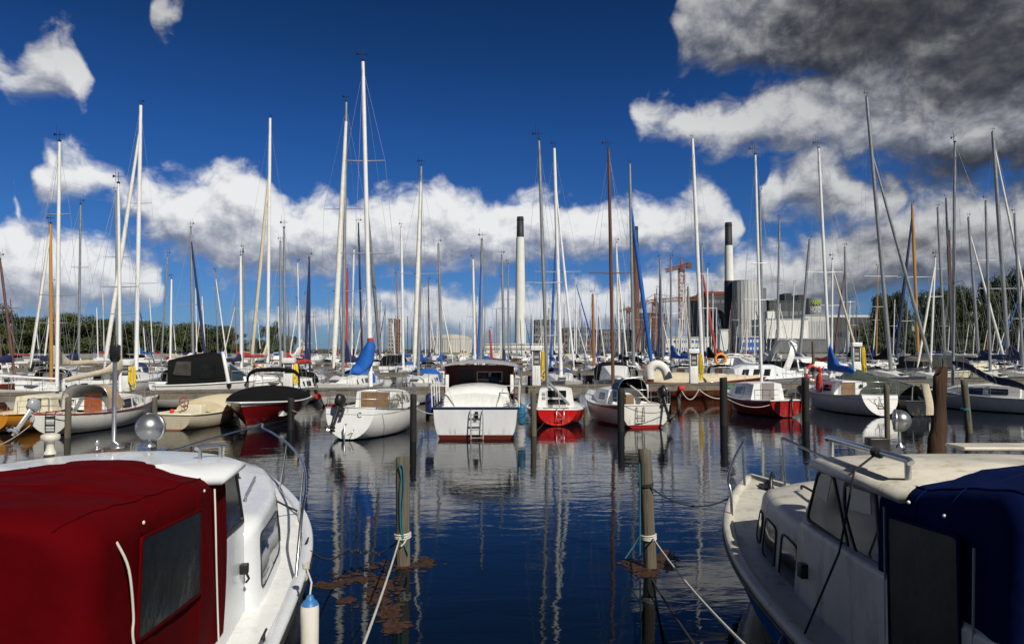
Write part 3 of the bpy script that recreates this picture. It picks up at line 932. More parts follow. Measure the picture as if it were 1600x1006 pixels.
    for i, (o, z) in enumerate([(-.07, -.075), (-.015, -.075), (0, -.05), (-.01, -.02), (-.05, .0), (-.35, .05), (-.75, .085), (-1.1, .10)]):
        g_ = []
        for j in range(49):
            u = -1 + 2 * j / 48
            # outline: rear straight, sides, front bowed
            pass
        rings.append((o, z))
    def outline(inset):
        pts = []
        hw = 1.17 - inset
        fx = 1.22 - inset
        rx = -.35
        n = 26
        for j in range(n + 1):
            u = -1 + 2 * j / n
            y = hw * math.copysign(1 - (1 - abs(u)) ** 1.35, u) if abs(u) > .001 else 0
            x = fx - .76 * (abs(y) / hw) ** 2.6 if hw > .05 else fx
            pts.append((x, y))
        pts += [(rx + min(inset, .3) * .2, hw), (rx + min(inset, .3) * .2, -hw)]
        return pts
    lofts = []
    for o, z in [(.08, -.085), (.02, -.085), (0, -.06), (.008, -.028), (.05, -.004), (.22, .028), (.5, .062), (.8, .085), (1.05, .095)]:
        lofts.append([Vector((X(px_), y, 2.085 + z)) for px_, y in outline(o)])
    rf.loft(lofts, 0, True)
    roof = rf.build('roof', M['gel_clean'], root)
    rz = lambda y: 2.085 + .09 * (1 - (abs(y) / 1.17) ** 2)
    handrail(roof, 'roof_rail', [(X(.24), -.78, 2.225), (X(.27), -.785, 2.235), (X(.62), -.92, 2.215), (X(.65), -.93, 2.20)], .022, M['steel'], [((X(.30), -.795, 2.22), (X(.30), -.795, 2.1)), ((X(.58), -.905, 2.20), (X(.58), -.905, 2.08))])
    sp = spotlight(root, (X(.86), -.16, 2.365), .134, rz(.16) , M['satin'], M['glass_blue'], R(-20))
    v = MB(); v.lathe([(.055, 0), (.05, .02), (.035, .05), (.033, .12), (.075, .135), (.085, .155), (.08, .185), (.05, .2), (.004, .203)], (X(1.0) - .2, .72, rz(.72) - .01), 18)
    v.build('ventilator', M['gel_old'], root)
    pl = MB(); pl.tube([(X(.85), .13, rz(.1) - .01), (X(.87), .13, rz(.1) + .02), (X(.88), .18, rz(.1) + .06), (X(.88), .185, 3.04)], .021, 8); pl.lathe([(.06, 0), (.06, .012), (.02, .02)], (X(.85), .13, rz(.1) - .005), 12)
    po = pl.build('navigation_light_pole', M['steel'], root)
    lb = MB(); lb.rbox(X(.88) - .045, X(.88) + .045, .145, .225, 3.06, 3.19, .015); lb.lathe([(.03, -.03), (.05, 0), (.05, .02)], (X(.88), .185, 3.05), 12); lb.build('lamp', M['black'], po)
    kn = MB(); kn.lathe([(.035, 0), (.035, .012), (.012, .02), (.012, .045), (.02, .05), (.028, .07), (.02, .092), (.004, .1)], (X(.8), .30, rz(.3) - .005), 14); kn.build('antenna_foot', M['steel'], root)
    # canvas
    cv = canopy(root, 'canopy', M['red_canvas'], X(.10), X(-2.42), 1.075, .60, 2.03, 2.25, 2.175, 2.32, -.0, 2.0)
    # cover window, white zip lines, snaps on the starboard side
    def side(s, z, off, sg=-1):
        return Vector((X(s), sg * (1.122 + off), z))
    window(side, rpoly([(-2.10, 1.43), (-.82, 1.27), (-.84, 1.90), (-2.06, 2.01)], .03), 'cover_window', cv, M['vinyl'], M['red_canvas'], .018, .012)
    z1 = MB(); z1.tube(smooth_path([(X(-2.33), -1.085, 2.07), (X(-2.27), -1.13, 1.9), (X(-2.2), -1.135, 1.62), (X(-2.19), -1.13, 1.5), (X(-2.14), -1.135, 1.3), (X(-2.1), -1.13, .9)]), .008, 6)
    z1.build('zip_piping', M['fender_white'], cv); z1 = MB()
    z1.tube(smooth_path([(X(-.47), -1.125, 1.99), (X(-.46), -1.135, 1.7), (X(-.42), -1.135, 1.4), (X(-.34), -1.13, 1.0), (X(-.28), -1.13, .66)]), .008, 6)
    z1.build('zip_piping', M['fender_white'], cv)
    for s, z in ((-2.02, 2.10), (-.74, 2.03), (-.80, 1.52)):
        sn = MB(); sn.ball((X(s), -1.118, z), .013, 0, 10, (1, .6, 1)); sn.build('fastener', M['fender_white'], cv)
    # vent box on the trunk side, cleat, stem rail
    vb = MB(); vb.rbox(X(.74), X(.82), -1.14, -1.06, .90, 1.0, .012); vb.tube([(X(.78), -1.12, .91), (X(.81), -1.14, .84), (X(.82), -1.11, .80)], .012, 6); vb.build('vent_cowl', M['black'], tr)
    halves = []
    posts = []
    for sg in (-1, 1):
        e = [hl.edge(hl.t_of(X(s)), sg) for s in (1.75, 2.2, 2.9, 4.0, 5.2, 6.2, 6.7)]
        hgt = [.02, .58, .76, .83, .85, .86, .86]
        halves.append([p + Vector((0, -sg * .06, h_)) for p, h_ in zip(e, hgt)])
        for s in (3.9, 5.4):
            q = hl.edge(hl.t_of(X(s)), sg); posts.append((q + Vector((0, -sg * .06, .82)), hl.edge(hl.t_of(X(s + .3)), sg) + Vector((0, -sg * .08, .0))))
    tip = Vector((hl.x(1, 1) + .02, 0, hl.fb + .86))
    handrail(root, 'bow_rail', smooth_path(halves[0] + [tip] + halves[1][::-1], 7), .019, M['chrome'], posts)
    cl = MB(); q = hl.edge(hl.t_of(X(2.9)), -1); cl.tube([q + Vector((-.11, .03, .07)), q + Vector((.11, .03, .07))], .013, 6); cl.tube([q + Vector((-.04, .03, .02)), q + Vector((-.04, .03, .07))], .012, 6); cl.tube([q + Vector((.04, .03, .02)), q + Vector((.04, .03, .07))], .012, 6)
    cl.build('cleat', M['black'], root); cl = MB()
    q = hl.edge(hl.t_of(X(.2)), -1); cl.tube([q + Vector((-.11, .1, .07)), q + Vector((.11, .1, .07))], .013, 6); cl.tube([q + Vector((0, .1, .0)), q + Vector((0, .1, .07))], .014, 6)
    cl.build('cleat', M['black'], root)
    # fender over the side
    W = root.matrix_basis
    fp = at(484, 960, 6.95)
    fb = MB()
    fb.lathe([(.012, .20), (.03, .19), (.045, .15)], (0, 0, 0), 16, 1)
    fb.lathe([(.045, .15), (.07, .13), (.086, .10)], (0, 0, 0), 16, 1)
    fb.lathe([(.086, .10), (.09, .06), (.09, 0), (.09, -.55), (.08, -.62), (.04, -.66), (.02, -.68)], (0, 0, 0), 18, 0)
    rp = at(478, 884, 7.3) - fp
    fb.tube([(0, 0, .2), (.0, .05, .30), tuple(rp)], .010, 6, 2)
    fb.tube([tuple(rp), tuple(rp + Vector((.02, -.02, -.12))), tuple(rp + Vector((-.04, 0, -.2)))], .009, 6, 2)
    for j in range(4): fb.tube([tuple(rp + Vector((.03 * math.cos(a), .03 * math.sin(a), .015 * j - .02))) for a in [k_ * .7 for k_ in range(10)]], .009, 6, 2)
    f_ = fb.build('fender', [M['fender_white'], M['fender_blue'], M['rope_white']], None, fp)
    tag(f_, 'long white fender with a blue end hanging from the rail of the red-canopied boat', 'fender')
    # dark painter tied on the foredeck
    rp_ = MB()
    a = W @ Vector((X(3.2), -.45, 1.46)); b = W @ (hl.edge(hl.t_of(X(4.3)), -1) + Vector((0, .1, .05)))
    rp_.tube(sag_path(W @ Vector((X(2.4), -.3, 1.50)), a, .02, 6), .014, 6); rp_.tube(sag_path(a, b, .03, 8), .014, 6); rp_.ball(a, .05, 0, 10)
    tag(rp_.build('foredeck_rope', M['rope_dark']), 'dark rope knotted on the foredeck of the red-canopied boat', 'rope')
    return root, hl

def boat_blue():
    root = empty('motorboat', (3.85, 2.4, 0), math.pi / 2, 'grubby white motorboat with a blue canvas canopy and blue hull, in the shade', 'boat')
    hl = Hull(8.75, 2.98, .75, .80, 1.10, .9, .45, 2.4, .8, .1, 2.8, .4, -.2, .14)
    hm = hullmat('blue_canopy_boat_hull_paint', (.008, .15, .52), (.02, .02, .03), .05)
    hl.mesh(26, 12).build('hull', [hm, hm], root)
    d = MB(); hl.deck(d, (.35, 2.6, 1.1, .2), inset=.06, dz=-.045); d.build('deck', M['gel_old'], root)
    g = MB()
    for sg in (1, -1):
        ring = []
        for i in range(41):
            e = hl.edge(i / 40, sg)
            ring.append([e + Vector((0, sg * .035, -.07)), e + Vector((0, sg * .05, .0)), e + Vector((0, sg * .02, .035)), e + Vector((0, -sg * .06, .035)), e + Vector((0, -sg * .09, .0)), e + Vector((0, -sg * .08, -.06))])
        g.loft(ring, 0, True)
    g.build('gunwale', M['gel_old'], root)
    hl.rail(.03, dy=.03, dz=-.085, n=40).build('rubbing_strake', M['rubber'], root)
    X = lambda s: s + 3.6
    lo = Cabin([(X(-3.2), 1.15, 1.15, .6, 1.50), (X(.3), 1.16, 1.14, .64, 1.52), (X(.62), 1.15, 1.10, .64, 1.50), (X(.72), 1.13, 1.06, .64, 1.46)], .04, .05)
    lo.mesh().build('wheelhouse_base', M['gel_old'], root)
    tk = Cabin([(X(.55), 1.10, 1.05, .62, 1.44), (X(1.2), 1.09, 1.02, .66, 1.47), (X(1.7), 1.06, .98, .70, 1.48), (X(2.1), 1.0, .90, .74, 1.48), (X(2.35), .93, .82, .76, 1.46), (X(2.47), .84, .70, .78, 1.38), (X(2.52), .76, .62, .78, 1.2)], .10, .14)
    tr = tk.mesh(k=6).build('trunk_cabin', M['gel_old'], root)
    for sg in (1, -1):
        f = side_fn(tk, sg)
        for (a, b, u0, u1) in ((.74, 1.18, .16, .86), (1.36, 1.78, .22, .86), (1.95, 2.24, .30, .84)):
            window(f, rpoly([(X(a), u0), (X(b), u0 + .06), (X(b), u1), (X(a) + .03, u1 - .02)], .10), 'window', tr, M['glass'], M['rubber'], .024, .016)
    vb = MB(); vb.rbox(X(.32), X(.42), 1.14, 1.21, 1.05, 1.18, .012); vb.build('vent_cowl', M['black'], root)
    hb = MB(); hb.rbox(X(2.1), X(2.5), -.42, -.02, 1.57, 1.68, .03); hb.build('hatch', M['gel'], tr)
    handrail(tr, 'grab_rail', smooth_path([(X(.95), .62, 1.555), (X(1.0), .62, 1.60), (X(1.4), .60, 1.61), (X(1.8), .56, 1.60), (X(1.85), .55, 1.555)]), .014, M['rubber'], [((X(1.4), .60, 1.61), (X(1.4), .6, 1.55))])
    # upper house walls with window openings filled by rubber-framed panes
    up = Cabin([(X(-.95), 1.06, 1.0, 1.46, 2.12), (X(.0), 1.06, 1.0, 1.46, 2.12), (X(.24), 1.06, .99, 1.46, 2.11), (X(.52), 1.05, 1.03, 1.46, 1.62)], .03, .04)
    mbu = MB(); sides_ = {}
    # slab sides with raked front, not a solid block
    for sg in (1, -1):
        ms = MB()
        poly = [(X(-.95), 1.46), (X(.66), 1.46), (X(.26), 2.10), (X(-.95), 2.12)]
        P0 = [Vector((x, sg * (1.06 - .05 * (z - 1.46)), z)) for x, z in poly]
        ms.prism(P0, (0, -sg * .05, 0)); sides_[sg] = ms.build('wheelhouse_side', M['gel_old'], root)
    def fr(y, q, off): return Vector((X(.69 - .42 * q - .10 * y * y) + off, y, 1.47 + .62 * q))
    fcols = [(-1.04, -.96), (-.36, -.30), (.30, .36), (.96, 1.04)]
    for a, b in fcols:
        mbu = MB(); mbu.add([fr(a, 0, 0), fr(b, 0, 0), fr(b, 1, 0), fr(a, 1, 0), fr(a, 0, -.05), fr(b, 0, -.05), fr(b, 1, -.05), fr(a, 1, -.05)], [(0, 1, 2, 3), (7, 6, 5, 4), (0, 3, 7, 4), (1, 5, 6, 2)]); wh = mbu.build('windscreen_frame', M['gel_old'], root)
    for a, b in ((-.95, -.37), (-.29, .29), (.37, .95)):
        window(fr, rpoly([(a, .04), (b, .04), (b, .96), (a, .96)], .06), 'windscreen', wh, M['glass'], M['rubber'], .02, .012)
    for sg in (1, -1):
        def fn(s, z, off, sg=sg): return Vector((X(s), sg * (1.06 - .05 * (z - 1.46) + off), z))
        a = window(fn, rpoly([(-.27, 1.52), (.50, 1.56), (.30, 2.02), (.03, 2.04)], .07, 4), 'side_window', sides_[sg], M['glass'], M['rubber'], .03, .018)
        b = window(fn, rpoly([(-.78, 1.50), (-.42, 1.50), (-.20, 1.80), (-.20, 2.02), (-.66, 2.04)], .08, 4), 'side_window', sides_[sg], M['glass'], M['rubber'], .03, .018)
        # cream panel painting in the sunlit interior seen through the upper panes
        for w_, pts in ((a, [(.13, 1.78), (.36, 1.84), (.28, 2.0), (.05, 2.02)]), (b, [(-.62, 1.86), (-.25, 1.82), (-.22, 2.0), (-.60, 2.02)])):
            cmb = MB(); cmb.prism([fn(x, z, .011) for x, z in pts], (0, sg * .001, 0)); cmb.build('sunlit_interior_panel', M['cream'], w_)
    # roof
    rf = MB(); L_ = []
    def outline(i_):
        hw, fx = 1.14 - i_, .42 - i_
        pts = []
        for j in range(27):
            u = -1 + 2 * j / 26
            y = hw * math.copysign(1 - (1 - abs(u)) ** 1.35, u) if abs(u) > .001 else 0
            pts.append((fx - .14 * (abs(y) / max(hw, .05)) ** 3, y))
        return pts + [(-1.15, hw), (-1.15, -hw)]
    for o, z in [(.07, -.10), (.015, -.10), (0, -.07), (.01, -.035), (.05, -.005), (.2, .035), (.5, .085), (.8, .115), (1.05, .125)]:
        L_.append([Vector((X(x), y, 2.165 + z)) for x, y in outline(o)])
    rf.loft(L_, 0, True)
    roof = rf.build('roof', M['gel_old'], root)
    handrail(roof, 'roof_rail', [(X(.36), .93, 2.315), (X(.33), .93, 2.33), (X(-.98), .95, 2.335), (X(-1.0), .95, 2.32)], .028, M['steel'], [((X(.28), .93, 2.33), (X(.28), .93, 2.17)), ((X(-.96), .95, 2.33), (X(-.96), .95, 2.17))])
    bd = MB(); bd.rbox(X(-.15), X(.12), -.75, .0, 2.285, 2.315, .012); bd.build('roof_board', M['gel_old'], roof)
    q = at(1405, 657, 6.35)
    W = root.matrix_basis.inverted()
    ql = W @ q
    sp = spotlight(root, ql, .10, 2.24, M['satin'], M['glass'], R(65))
    bk = MB(); bk.rbox(ql.x - .05, ql.x + .06, ql.y + .12, ql.y + .3, 2.2, 2.33, .01); bk.build('lamp_bracket', M['black'], sp)
    cv = canopy(root, 'canopy', M['blue_canvas'], X(-.84), X(-2.05), 1.10, .75, 2.14, 2.36, 2.26, 2.48, 0, 9.0)
    def side(s, z, off, sg=1): return Vector((X(s), sg * (1.142 + off), z))
    window(side, rpoly([(-1.80, .85), (-1.04, .85), (-1.04, 1.94), (-1.80, 2.0)], .03), 'cover_window', cv, M['vinyl_dirty'], M['blue_canvas'], .02, .012)
    for q in ([(X(-.97), 1.135, 2.0), (X(-.97), 1.14, 1.5), (X(-.96), 1.14, .9)], [(X(-1.93), 1.13, 1.98), (X(-1.92), 1.14, 1.5), (X(-1.9), 1.14, .9)]):
        z1 = MB(); z1.tube(q, .009, 6); z1.build('zip_piping', M['grey'], cv)
    for s, z in ((-1.27, 2.10), (-1.66, 2.10)):
        sn = MB(); sn.ball((X(s), 1.13, z), .013, 0, 10); sn.build('fastener', M['fender_white'], cv)
    # pulpit rails either side of the stem
    t = lambda s: hl.t_of(X(s))
    for sg in (1, -1):
        e0 = hl.edge(t(3.05), sg); e1 = hl.edge(t(4.55), sg)
        a = e0 + Vector((0, -sg * .07, 0)); b = e1 + Vector((0, -sg * .05, 0))
        path = smooth_path([a, a + Vector((.04, 0, .32)), a + Vector((.2, -sg * .02, .47)), lerp(a, b, .55) + Vector((.1, 0, .60)), b + Vector((-.1, 0, .72)), b + Vector((.02, 0, .70)), b + Vector((.0, 0, .55)), b + Vector((-.06, 0, .02))], 5)
        handrail(root, 'pulpit', path, .019, M['chrome'])
    an = MB(); an.rbox(X(4.3), X(4.55), -.08, .08, 1.02, 1.1, .02); an.tube([(X(4.2), .02, 1.06), (X(4.25), .0, 1.2), (X(4.35), -.06, 1.28), (X(4.4), -.1, 1.22)], .03, 6); an.ball((X(4.3), .02, 1.12), .07, 0, 10)
    an.build('anchor', M['black'], root)
    rp = MB()
    p0 = Vector((X(-.55), .95, 2.33)); p1 = Vector((X(-.6), 1.2, 2.02)); p2 = Vector((X(-.38), 1.19, 1.5)); p3 = hl.edge(t(-.35), 1) + Vector((0, -.02, .05))
    rp.tube([p0, Vector((X(-.57), 1.15, 2.19)), p1, p2, p3], .009, 6)
    for j in range(3): rp.tube([p0 + Vector((.035 * j - .03, .035 * math.cos(a), .035 * math.sin(a))) for a in [k_ * .7 for k_ in range(10)]], .009, 5)
    o = rp.build('fender_line', M['rope_dark']); o.matrix_world = root.matrix_basis
    tag(o, 'thin dark line running from the roof rail of the blue-canopied boat down to its gunwale', 'rope')
    fb = MB(); fb.lathe([(.01, .32), (.035, .28), (.06, .22), (.12, .12), (.135, -.05), (.12, -.2), (.06, -.28), (.01, -.3)], (0, 0, 0), 16)
    f_ = fb.build('fender', M['fender_navy'], None, root.matrix_basis @ (p3 + Vector((.0, .17, -.33))))
    tag(f_, 'dark navy fender hanging against the blue hull in the lower right', 'fender')
    return root, hl
A, HA = boat_red()
B, HB = boat_blue()

# ---------------------------------------------------------------- mooring piles
def pile(top, foot, r, mt, label, name='mooring_pile', seed=0, cut=.02, group='mooring piles in the harbour'):
    mb = MB()
    d = Vector(foot) - Vector(top)
    foot = Vector(foot) + d.normalized() * 1.2
    n = 16
    rings = []
    for i in range(n + 1):
        t = i / n
        c = lerp(Vector(top), foot, t)
        g = []
        for j in range(14):
            a = 2 * math.pi * j / 14
            rr = r * (1 + .05 * nz((math.cos(a), math.sin(a), t * 1.2), 1.7, seed) + .05 * nz((math.cos(a) * 3, math.sin(a) * 3, t * 3), 1.0, seed)) * (.97 + .06 * t)
            g.append(c + Vector((rr * math.cos(a), rr * math.sin(a), (cut * math.cos(a + seed)) if i == 0 else 0)))
        rings.append(g)
    top_in = [lerp(p, Vector(top), .12) + Vector((0, 0, .012)) for p in rings[0]]
    mb.loft([top_in] + rings, 0)
    o = mb.build(name, mt)
    return tag(o, label, 'mooring pile', group)

def pile_px(px, ytop, Z, w, mt, label, lean=0, seed=0):
    t = at(px, ytop, Z)
    f = Vector((t.x + lean, Z, 0))
    return pile(t, f, w * Z / F / 2, mt, label, seed=seed)

p1 = pile(at(629, 714, 10.1), (at(630, 878, 10.1).x, 10.1, 0), .104, M['pile'], 'weathered timber pile in open water with a teal rope looped over its head', seed=1)
p2 = pile(at(1007, 703, 10.0), (at(1016, 880, 10.0).x, 10.0, 0), .095, M['pile'], 'weathered leaning timber pile in open water near the blue-canopied boat', seed=2)
pile_px(455, 622, 27.0, 10.5, M['pile_black'], 'black tarred pile in front of the dark red motorboat', seed=3)
pile_px(646, 617, 23.4, 10.5, M['pile_black'], 'black tarred pile between the white sailboat and the white cruiser', seed=4)
pile_px(833, 611, 24.9, 9, M['pile'], 'grey timber pile at the corner of the small red sailboat', seed=5, lean=.02)
pile_px(970, 607, 26.2, 11, M['pile_black'], 'black tarred pile in front of the sailboat with the blue sprayhood', seed=6)
pile_px(1130, 590, 28.4, 12, M['pile_black'], 'tall black tarred pile standing alone beside the varnished boat', seed=7)
pile_px(1258, 590, 30.0, 11, M['pile_black'], 'black tarred pile against the outboard of the small red cabin boat', seed=8)
pile_px(1385, 602, 24.0, 8, M['pile'], 'slim greenish timber pile before the stern of the right-hand white sailboat', seed=9)
pile_px(1506, 594, 25.8, 10, M['pile'], 'timber pile with a turquoise rope around it, before the white boat with navy boom cover', seed=10, lean=.15)
pile_px(107, 621, 24.4, 9, M['pile'], 'brown timber pile at the stern of the sailboat with the beige sprayhood', seed=11)
pile_px(242, 621, 25.6, 8, M['pile'], 'brown timber pile beside the bow of the beige open boat', seed=12)
pile_px(915, 636, 28.5, 7, M['pile'], 'short brown pile between the small red sailboat and the blue sprayhood boat', seed=13)

# thick rotten pile with a notched head
def rotten():
    mb = MB()
    Z = 16.0
    base = at(1458, 690, Z); tp = at(1466, 573, Z)
    rings = []
    n = 18
    for i in range(n + 1):
        t = i / n
        c = lerp(Vector((base.x - .02, Z, -1)), tp, t)
        w = .20 if t < .55 else lerp(.20, .11, min(1, (t - .55) / .3))
        if t > .82: w = .15
        g = []
        for j in range(16):
            a = 2 * math.pi * j / 16
            rr = w * (1 + .16 * nz((math.cos(a), math.sin(a), t * 3), 1.6, 4.0))
            x = rr * math.cos(a)
            dz = -.30 * max(0, -math.cos(a)) if i == n else 0
            if t > .6: x += .05
            g.append(c + Vector((x, rr * .8 * math.sin(a), dz)))
        rings.append(g)
    mb.loft(rings, 0)
    o = mb.build('rotten_pile', M['pile_rust'])
    tag(o, 'thick rust-brown rotten pile with a notched head', 'mooring pile', 'mooring piles in the harbour')
    mb = MB()
    q = at(1446, 600, Z - .4)
    rings = []
    for i in range(9):
        t = i / 8
        c = lerp(q, at(1452, 648, Z - .4), t) + Vector((-.02 + .05 * math.sin(t * 3), 0, 0))
        rings.append([c + Vector((.10 * math.cos(a), .035 * math.sin(a) + .02 * math.sin(t * 5), 0)) for a in [2 * math.pi * j / 10 for j in range(10)]])
    mb.loft(rings, 0)
    tag(mb.build('hanging_canvas', M['sail_beige']), 'strip of pale canvas hanging on the thick rotten pile', 'canvas strip')
rotten()

# ---------------------------------------------------------------- ropes on the two near piles, weed
def rope(name, pts, r, mt, label, cat='rope'):
    mb = MB(); mb.tube(pts, r, 6)
    return tag(mb.build(name, mt), label, cat)
def coil(mb, c, r, k, rr, m=0):
    for j in range(k): mb.tube([Vector(c) + Vector((r * math.cos(a), r * math.sin(a), .022 * j + .012 * math.sin(a + j))) for a in [i * 2 * math.pi / 14 for i in range(15)]], rr, 6, m)
def pile_ropes():
    c1 = at(629, 838, 10.1); c2 = at(1013, 838, 10.0)
    mb = MB()
    coil(mb, c1, .115, 3, .014)
    a = c1 + Vector((-.02, -.12, .02)); e = at(566, 1012, 5.3)
    mb.tube(sag_path(a, e, .04), .013, 6)
    mb.tube(smooth_path([c1 + Vector((.08, -.1, .03)), c1 + Vector((.05, -.13, -.05)), c1 + Vector((.0, -.14, -.10))]), .013, 6)
    tag(mb.build('mooring_rope', M['rope_white']), 'white mooring rope from the left near pile down towards the camera', 'rope')
    mb = MB()
    coil(mb, c2 + Vector((0, 0, -.02)), .108, 3, .014)
    mb.tube(sag_path(c2 + Vector((.05, -.1, 0)), at(1168, 1012, 4.9), .06), .013, 6)
    tag(mb.build('mooring_rope', M['rope_white']), 'white mooring rope from the right near pile down towards the camera', 'rope')
    mb = MB()
    coil(mb, at(1009, 757, 10.0), .105, 2, .012)
    mb.tube(sag_path(at(1012, 757, 9.9), B.matrix_basis @ HB.edge(HB.t_of(7.6), 1), .22), .013, 6)
    tag(mb.build('mooring_rope', M['rope_dark']), 'dark sagging line from the right near pile to the bow of the blue-canopied boat', 'rope')
    mb = MB()
    mb.tube(sag_path(at(1016, 900, 9.8), at(1088, 1012, 5.5), .02), .014, 6)
    tag(mb.build('mooring_rope', M['rope_dark']), 'dark submerged-looking rope slanting from the foot of the right near pile', 'rope')
    mb = MB()
    e = A.matrix_basis @ (HA.edge(HA.t_of(6.2), -1) + Vector((0, -.02, .03)))
    mid = at(540, 859, 10.3)
    mb.tube(sag_path(e, mid, .12), .013, 6)
    for i in range(12):
        t = i / 11
        mb.ball(lerp(mid, at(592, 864, 10.3), t) + Vector((0, 0, .02 * math.sin(i * 2.2))), .022 + .012 * rnd.random(), 0, 8)
    mb.tube(sag_path(at(592, 864, 10.3), c1, .03), .012, 6)
    tag(mb.build('mooring_rope', M['rope_dark']), 'dark weed-hung line from the red-canopied boat to the left near pile', 'rope')
    mb = MB()
    q = Vector((0, -.115, 0))
    mb.tube(smooth_path([at(626, 728, 10.1) + q, at(628, 724, 10.1) + q, at(632, 730, 10.1) + q, at(633, 760, 10.1) + q, at(630, 800, 10.1) + q, at(632, 838, 10.1) + q]), .013, 6)
    mb.tube(smooth_path([at(626, 728, 10.1) + q, at(629, 745, 10.1) + q, at(627, 770, 10.1) + q, at(629, 830, 10.1) + q, at(640, 862, 10.1) + q]), .012, 6)
    tag(mb.build('looped_rope', M['rope_teal']), 'teal rope looped down the side of the left near pile', 'rope')
    mb = MB()
    q = Vector((-.02, -.1, 0))
    mb.tube(smooth_path([at(999, 722, 10.0) + q, at(1000, 760, 10.0) + q, at(1000, 835, 10.0) + q, at(1000, 868, 10.0) + q]), .012, 6)
    mb.tube(smooth_path([at(1000, 833, 10.0) + q, at(990, 850, 10.0) + q, at(977, 869, 9.9) + q]), .009, 6)
    mb.tube(smooth_path([at(1019, 735, 10.0) + q * -1, at(1020, 770, 10.0) - q, at(1019, 800, 10) - q]), .008, 6)
    tag(mb.build('looped_rope', M['rope_teal']), 'teal rope hanging down the side of the right near pile', 'rope')
    mb = MB(); c = at(1507, 640, 25.7)
    coil(mb, c, .13, 3, .02); mb.tube([c + Vector((.1, -.1, 0)), c + Vector((.1, -.14, -.4))], .015, 5)
    tag(mb.build('looped_rope', M['rope_teal']), 'turquoise rope wound around the timber pile before the white boat on the right', 'rope')
pile_ropes()

def weed(name, cells, seed, label):
    m = bpy.data.materials.get('brown_weed')
    if m is None:
        m = mat('brown_weed', (.055, .022, .007), .6, var=.7, vscale=14, bump=1.0, bscale=60)
        g_ = NT(m.node_tree); b_ = m.node_tree.nodes['Principled BSDF']
        nn = g_.n('ShaderNodeTexNoise', {'Vector': g_.n('ShaderNodeTexCoord').outputs['Object'], 'Scale': 17.0, 'Detail': 6.0, 'Roughness': .7})
        m.node_tree.links.new(g_.m('MULTIPLY', g_.sstep(nn.outputs['Fac'], .24, .52), .96), b_.inputs['Alpha'])
    mb = MB()
    r_ = random.Random(seed)
    for (cx, cy, rx, ry) in cells:
        c = wat(cx, cy); ex = abs(wat(cx + rx, cy).x - c.x); ey = abs(wat(cx, cy - ry).y - c.y)
        n = int(330 * max(.5, ex * ey * 3))
        for i in range(n):
            a = r_.uniform(0, 2 * math.pi); q = abs(r_.gauss(0, .52))
            edge = 1 + .45 * nz((math.cos(a), math.sin(a), 0), 2.2, seed)
            p = Vector((c.x + ex * q * edge * math.cos(a), c.y + ey * q * edge * math.sin(a), .004))
            s_ = r_.uniform(.010, .045) if r_.random() < .8 else r_.uniform(.04, .08)
            k = r_.randint(5, 8)
            ring = [p + Vector((s_ * r_.uniform(.5, 1.3) * math.cos(2 * math.pi * j / k), s_ * r_.uniform(.4, 1.2) * math.sin(2 * math.pi * j / k), r_.uniform(0, .003))) for j in range(k)]
            mb.add(ring + [p + Vector((0, 0, r_.uniform(.003, .010)))], [(j, (j + 1) % k, k) for j in range(k)], 0, True)
    return tag(mb.build(name, m), label, None, None, 'stuff')
weed('floating_weed', [(625, 884, 52, 12), (560, 905, 60, 8), (600, 912, 45, 16), (590, 935, 30, 16), (608, 955, 22, 18), (618, 978, 18, 14), (665, 880, 18, 8), (510, 915, 22, 5), (540, 938, 12, 4)], 3, 'brown weed floating round the left near pile')
weed('floating_weed', [(1024, 874, 24, 9), (1040, 868, 16, 6), (1034, 884, 18, 6), (1000, 888, 26, 6), (988, 880, 14, 6), (1008, 898, 16, 4)], 5, 'brown weed floating round the right near pile')

# ---------------------------------------------------------------- front row of the opposite pier
def sprayhood(parent, x0, x1, w, zb, h, mt, name='sprayhood', wf=.8, hf=.25, inner=None, panel=None):
    """folding hood: open hoop at x0 (aft), sloping down to x1 (forward)"""
    mb = MB()
    def arch(x, w_, z0, hh):
        pts = []
        for j in range(17):
            a = math.pi * j / 16
            c, s_ = math.cos(a), math.sin(a)
            pts.append(Vector((x, w_ * math.copysign(abs(c) ** .55, c), z0 + hh * abs(s_) ** .6)))
        return pts
    xs = [(x0, w, h), (lerp(x0, x1, .3), w * .99, h * .99), (lerp(x0, x1, .55), w * .97, h * .93), (lerp(x0, x1, .8), lerp(w, w * wf, .7), lerp(h, h * hf, .55)), (x1, w * wf, h * hf)]
    mb.loft([arch(x, w_, zb, hh) for x, w_, hh in xs], 0, True, closed=False, caps=False)
    mb.loft([arch(x + .01, w_ - .02, zb, hh - .02) for x, w_, hh in xs], 1, True, closed=False, caps=False)
    o = mb.build(name, [mt, inner or mt], parent)
    hp = MB(); hp.tube(arch(x0 - .01, w + .005, zb, h + .005), .018, 6); hp.build('hoop', M['steel'], o)
    return o

def pushpit(root, hl, x1, h=.6, name='pushpit', mt=None, r=.016, mid=True):
    mb = MB()
    T = [hl.t_of(x) for x in (x1, x1 * .5, 0.08)]
    path = []
    for t in T: path.append(hl.edge(t, 1, -.06, h))
    path += [hl.edge(t, -1, .06, h) for t in T[::-1]]
    mb.tube(path, r, 6)
    if mid: mb.tube([p - Vector((0, 0, h * .5)) for p in path], r * .7, 6)
    for p in path: mb.tube([p, p - Vector((0, 0, h))], r, 6)
    return mb.build(name, mt or M['steel'], root)

